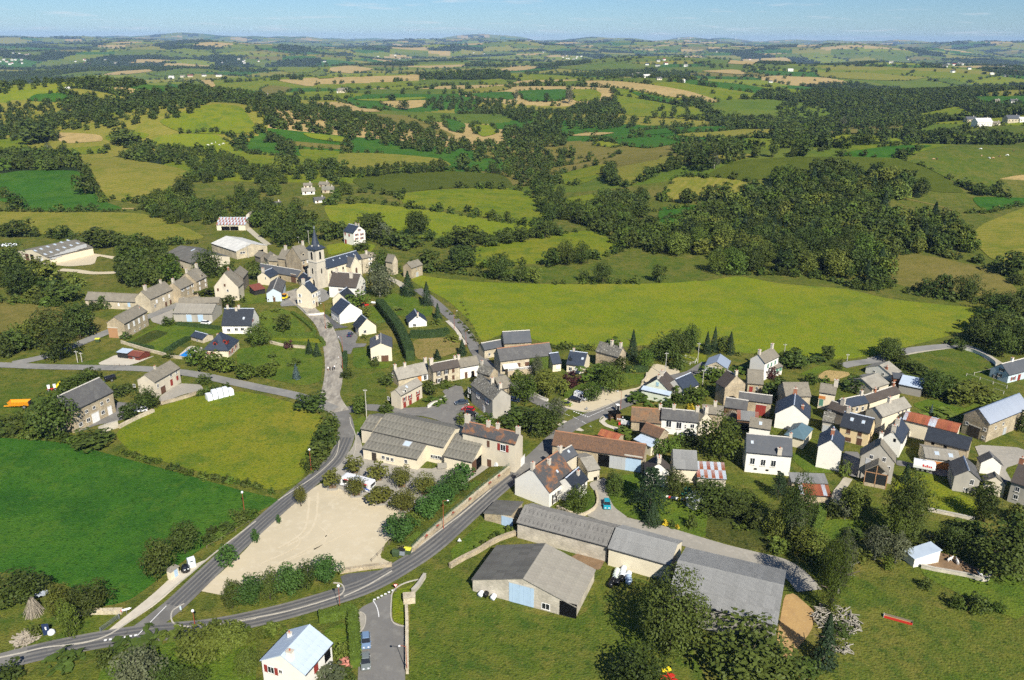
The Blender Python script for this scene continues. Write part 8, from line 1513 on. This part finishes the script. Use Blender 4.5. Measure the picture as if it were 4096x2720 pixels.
sticks('cone of long bean sticks beside the white scrap at lower left','stick_pile','H',315,890,110,2.2,3.6,1);sticks('low heap of split logs at lower left','log_pile','H',235,1128,90,2.0,1.0,2,False,'stick',.10);sticks('pale heap of cut branches at the pasture edge','branch_pile','L',620,1235,160,4.5,2.2,3,False,'dead_twig',.08);sticks('small pale branch heap below the large one','branch_pile','L',640,1460,60,2.5,1.2,4,False,'dead_twig',.07);sticks('firewood stacked against the low slate barn','log_pile','E',1680,980,120,3.0,3.0,6,True,'stick',.07)
for k in range(6):p=G('H',350+(k%3)*38,735+(k//3)*22);o=MB().box(-.9,-.5,0,.9,.5,.06).build('scrap_sheet','zinc_sheet',None,(p.x,p.y,.5+k*.22),.3*k);tag(o,f"pale scrap sheet on the pile beside the bean sticks, {ORD[k]} from below",'sheet','scrap sheets at lower left')
p=G('H',435,1085);e=tag(empty('blue_board',p,.2),'dark blue board standing in the grass at lower left','board');MB().box(-.6,-.08,0,.6,.08,2.6).build('panel','car_navy',e);MB().box(-.1,-.1,1.3,.15,-.085,2.0).build('white_mark','lamp_white',e)
p=G('H',478,1078);e=tag(empty('white_sack',p),'white plastic sack beside the blue board','sack');MB().lathe([(.5,0),(.75,.4),(.6,.9),(.2,1.2)],10).build('bag','wrap_white',e,smooth=True)
p0,p1=G('L',1068,1190),G('L',1330,1262);d=p1-p0;e=tag(empty('feeding_trough',p0,math.atan2(d.y,d.x)),'long wooden feeding trough lying in the pasture','trough');L_=d.length
MB().box(0,-.45,.05,L_,-.38,.55).build('side','farm_red',e);MB().box(0,.38,.05,L_,.45,.55).build('side','timber',e);MB().box(0,-.38,.05,L_,.38,.15).build('bottom','straw_soil',e);MB().box(-.06,-.45,.05,0,.45,.6).build('end','lamp_white',e);MB().box(L_,-.45,.05,L_+.06,.45,.5).build('end','timber',e)
for k,(x,y)in enumerate(((505,690),(303,830),(722,760),(940,822),(1155,890),(520,896),(748,968),(962,1034))):
    p=G('G',x,y-14);e=tag(empty('planter_bench',p,.12),f"square wooden planter bench round a plaza maple, {ORD[k]} of eight from the back left",'bench','planter benches on the square');w_=1.25
    for(a0,b0,a1,b1)in((-w_,-w_,w_,-w_+.3),(-w_,w_-.3,w_,w_),(-w_,-w_+.31,-w_+.3,w_-.31),(w_-.3,-w_+.31,w_,w_-.31)):MB().box(a0,b0,.1,a1,b1,.6).build('side','grey_wood',e)
    MB().box(-w_+.31,-w_+.31,0,w_-.31,w_-.31,.4).build('earth','soil',e)
MB_=G('G',1345,640);e=tag(empty('notice_board',MB_,.18),'long weathered wooden board on legs before the garage','board');MB().box(-2.2,-.08,.4,2.2,.08,2.0).build('panel','grey_wood',e)
for x in(-2.0,0,2.0):MB().box(x-.08,.09,-.2,x+.08,.25,2.1).build('leg','timber',e)
mat('awning',(.70,.66,.56),rough=.8)
def at_f(H8,x,y):return H8.hit(x,y,Vector((0,1,0)),.25)
a_,b_=at_f(h8,1402,600),at_f(h8,1538,588);MB().add([(a_.x,.1,a_.z+.3),(b_.x,.1,a_.z+.3),(b_.x,-1.9,a_.z-.5),(a_.x,-1.9,a_.z-.5),(b_.x,-1.9,a_.z-.75),(a_.x,-1.9,a_.z-.75)],[(0,1,2,3),(3,2,4,5)]).build('awning','awning',h8.e)
a_,b_=at_f(h8,1432,690),at_f(h8,1660,660);o=MB().box(a_.x,-2.6,-.2,b_.x,.2,2.0).build('terrace','stone',h8.e)
for k in range(24):x=a_.x+.15+(b_.x-a_.x-.3)*k/23;MB().lathe([(.06,2.0),(.11,2.25),(.05,2.5),(.08,2.75)],6,(x,-2.45,0)).build('baluster','frame_white',o)
MB().box(a_.x,-2.58,2.75,b_.x,-2.32,2.9).build('handrail','frame_white',o)
c_,d_=at_f(h8,1655,560),at_f(h8,1868,560);rs_=np.random.RandomState(4);n=5200;P=np.stack([rs_.uniform(c_.x,min(d_.x,h8.LX-.3),n),rs_.normal(.1,.08,n),rs_.uniform(0,h8.h+.1,n)],1);obj('ivy',quads('ivy',P,np.stack([rs_.normal(0,.4,n),np.full(n,-1.),rs_.normal(.3,.4,n)],1),np.full(n,.3),rs_),'clipped',h8.e)
w_,hx=2.6,h14.LX*.52;pr=MB().prism([(hx-w_-.3,4.2),(hx,6.6),(hx+w_+.3,4.2),(hx+w_+.3,4.4),(hx,6.85),(hx-w_-.3,4.4)],'y',-3.6,.3).build('porch_roof','lauze',h14.e)
for x in(hx-w_,hx-.05,hx+w_):MB().box(x-.1,-3.4,0,x+.1,-3.2,4.3 if abs(x-hx)>1 else 6.3).build('porch_post','sh_tan',pr)
MB().box(hx-w_,-3.32,3.9,hx+w_,-3.22,4.1).build('tie_beam','sh_tan',pr);MB().box(hx-w_+.1,-3.28,.9,hx+w_-.1,-3.26,3.9).build('pane','glass',pr);MB().box(hx-w_,-3.4,0,hx+w_,-.1,.9).build('porch_base','stone',pr)
p0,p1=G('M',868,468),G('M',985,488);e=tag(empty('washing_line',p0),'washing line with clothes across the lawn','washing line');d=p1-p0
for u in(0,1):MB().tube([(d.x*u,d.y*u,0),(d.x*u,d.y*u,1.9)],.05,6).build('post','steel',e)
MB().tube([(0,0,1.85),(d.x*.5,d.y*.5,1.72),(d.x,d.y,1.85)],.012,4).build('line','steel',e)
for k,m in enumerate(('lamp_white','sign_red','car_navy','car_navy','lamp_white','farm_yellow','pale_blue_wall','sh_tan')):
    u=.1+k*.11;x,y=d.x*u,d.y*u;MB().add([(x-.3,y,1.75),(x+.3,y,1.75),(x+.32,y+.05,1.75-.5-.1*(k%3)),(x-.28,y+.06,1.75-.55-.1*(k%3))],[(0,1,2,3)]).build('garment',m,e)
mat('tarp_green',(.02,.24,.17),rough=.6);p=G('M',985,425);e=tag(empty('green_tarpaulin',p),'turquoise green tarpaulin over garden goods','tarpaulin');MB().add([(-1.6,-1,.1),(0,-1.2,.1),(1.6,-.9,.1),(-1.5,1,.1),(0,1.1,1.4),(1.6,1,.1),(-.8,0,1.2),(.9,.1,1.5)],[(0,1,6),(1,7,6),(1,2,7),(2,5,7),(5,4,7),(4,6,7),(4,3,6),(3,0,6)]).build('sheet','tarp_green',e)
# ================================================================== PEOPLE AND ANIMALS
def skin_mesh(name,V,E,R_,sub=1):
    me_=bpy.data.meshes.new(name);me_.from_pydata(V,E,[]);o=bpy.data.objects.new(name,me_);COL.objects.link(o);md=o.modifiers.new('s','SKIN');md.use_smooth_shade=True
    for i,r in enumerate(R_):me_.skin_vertices[0].data[i].radius=r if isinstance(r,tuple)else(r,r)
    me_.skin_vertices[0].data[0].use_root=True;s2=o.modifiers.new('u','SUBSURF');s2.levels=sub;s2.render_levels=sub
    dg=bpy.context.evaluated_depsgraph_get();me2=bpy.data.meshes.new_from_object(o.evaluated_get(dg));bpy.data.objects.remove(o);me2.name=name;return me2
mat('skin',(.48,.28,.19),rough=.6);mat('hair',(.05,.03,.02),rough=.8)
def person(label,t,x,y,shirt,legs,rz,stride=.18):
    p=G(t,x,y);s_=stride
    V=[(0,0,.95),(0,0,1.15),(0,.02,1.42),(0,.02,1.52),(0,.03,1.60),(0,.03,1.74),(-.19,.01,1.40),(-.25,s_*.5,1.13),(-.24,s_,.90),(.19,.01,1.40),(.25,-s_*.5,1.13),(.24,-s_,.90),(-.10,0,.90),(-.10,s_*.7,.50),(-.10,s_*.6+.0,.08),(-.10,s_*.6+.16,.04),(.10,0,.90),(.10,-s_*.3,.50),(.10,-s_*1.2,.10),(.10,-s_*1.2+.16,.04)]
    E=[(0,1),(1,2),(2,3),(3,4),(4,5),(2,6),(6,7),(7,8),(2,9),(9,10),(10,11),(0,12),(12,13),(13,14),(14,15),(0,16),(16,17),(17,18),(18,19)]
    R_=[(.16,.11),(.15,.10),(.17,.11),.06,.09,.085,.065,.05,.04,.065,.05,.04,.09,.065,.045,.04,.09,.065,.045,.04]
    me_=skin_mesh('body',V,E,R_);[me_.materials.append(MATS[q])for q in(shirt,legs,'skin','hair')]
    for f in me_.polygons:
        c=f.center;f.material_index=3 if c.z>1.72 or(c.z>1.6 and c.y<-.02)else 2 if c.z>1.50 or(abs(c.x)>.19 and c.z<1.12)else 0 if c.z>.98 else 1
    e=tag(empty('person',(p.x,p.y,.16),rz),label,'person');obj('body',me_,None,e)
person('person in white top and tan shorts walking leftmost on the dusty road','B',953,1466,'lamp_white','sh_tan',.1);person('person in black walking second from left on the dusty road','B',971,1462,'car_black','car_black',.1);person('person in dark jacket walking third on the dusty road','B',995,1462,'car_dark','car_black',-.1);person('person in white shirt and black trousers walking rightmost on the dusty road','B',1012,1452,'lamp_white','car_black',0);person('person in red top standing behind the white coach','G',576,868,'sh_red','sh_grey',2.5,.05)
def animal(nm,label,t,x,y,m,rz,s,grp,graze=True):
    k=('an',m,graze)
    if k not in CROWNS:
        hz=.35 if graze else 1.35
        V=[(-.55,0,.95),(0,0,.92),(.5,0,.98),(.85,0,1.05 if not graze else .85),(1.1,0,hz+.05),(1.32,0,hz-.05),(-.5,.18,.6),(-.58,.18,.38),(-.52,.18,.04),(-.5,-.18,.6),(-.58,-.18,.38),(-.52,-.18,.04),(.5,.18,.6),(.5,.18,.35),(.5,.18,.04),(.5,-.18,.6),(.5,-.18,.35),(.5,-.18,.04),(-.75,0,.95),(-.84,0,.5)]
        E=[(0,1),(1,2),(2,3),(3,4),(4,5),(0,6),(6,7),(7,8),(0,9),(9,10),(10,11),(2,12),(12,13),(13,14),(2,15),(15,16),(16,17),(0,18),(18,19)]
        R_=[(.28,.32),(.30,.34),(.27,.33),.17,.14,.09,.12,.07,.05,.12,.07,.05,.11,.07,.05,.11,.07,.05,.05,.03]
        q=skin_mesh('body',V,E,R_);q.materials.append(MATS[m]);CROWNS[k]=q
    p=G(t,x,y);e=tag(empty(nm,p,rz),label,nm,grp);e.scale=(s,s,s);obj('body',CROWNS[k],None,e)
mat('fur_tan',(.42,.27,.14),rough=.9);mat('fur_white',(.72,.70,.65),rough=.9);mat('fur_brown',(.20,.11,.055),rough=.9)
for k,(x,y,m)in enumerate(((1000,617,'fur_tan'),(1015,616,'fur_brown'),(1183,578,'fur_white'),(1186,604,'fur_tan'),(1214,613,'fur_white'),(1230,613,'fur_tan'),(1256,606,'fur_tan'),(1286,602,'fur_white'),(1310,584,'fur_brown'))):animal('cow',f"{'brown' if m == 'fur_brown' else 'white' if m == 'fur_white' else 'tan'} cow grazing on the hill pasture, {ORD[k]} from left",'R',x,y,m,k*1.3,1.35,'cows on the hill pasture')
for k in range(5):animal('sheep',f"white sheep on the far left pasture, {ORD[k]} from left",'P',802+k*15,562-(k%3)*5,'fur_white',k*.9,1.3,'sheep on the far left pasture')
for k,(x,y)in enumerate(((1670,682),(1743,706),(1968,832))):animal('goat',f"white animal standing in the earth yard, {('leftmost', 'middle', 'rightmost by the wall')[k]}",'L',x,y,'fur_white',.4+k,.85,'white animals in the hen yard',False)
for k,(t,x)in enumerate((('Q',1316),('R',18),('R',62),('R',136),('R',238))):
    d=ray(*px(t,x,165));q=CAM+d*(16500/d.y);q.z=float(HT(q.x,q.y));e=tag(empty('wind_turbine',q),f"tiny white wind turbine on the skyline, {ORD[k]} from left",'wind turbine','wind turbines on the skyline');MB().tube([(0,0,-5),(0,0,75)],2.6,8,1.5).build('tower','lamp_white',e);MB().box(-2,-4,73,2,4,77).build('nacelle','lamp_white',e)
    for j in range(3):a=j*2.094+k;MB().tube([(0,-4.5,75),(38*math.sin(a),-4.5,75+38*math.cos(a))],1.6,6,.5).build('blade','lamp_white',e)
# ================================================================== HAZE
hz=MB().box(-21000,-400,-190,21000,27500,255).build('haze',None);m=bpy.data.materials.new('haze_air');m.use_nodes=True;t_=m.node_tree;t_.nodes.clear();o_=t_.nodes.new('ShaderNodeOutputMaterial');pv=t_.nodes.new('ShaderNodeVolumePrincipled')
pv.inputs['Color'].default_value=(.44,.66,1.0,1);pv.inputs['Density'].default_value=3.8e-5;pv.inputs['Anisotropy'].default_value=-.1;t_.links.new(pv.outputs[0],o_.inputs['Volume']);hz.data.materials.append(m);tag(hz,'pale blue haze in the air over the far hills','haze',None,'stuff');hz.display_type='WIRE'
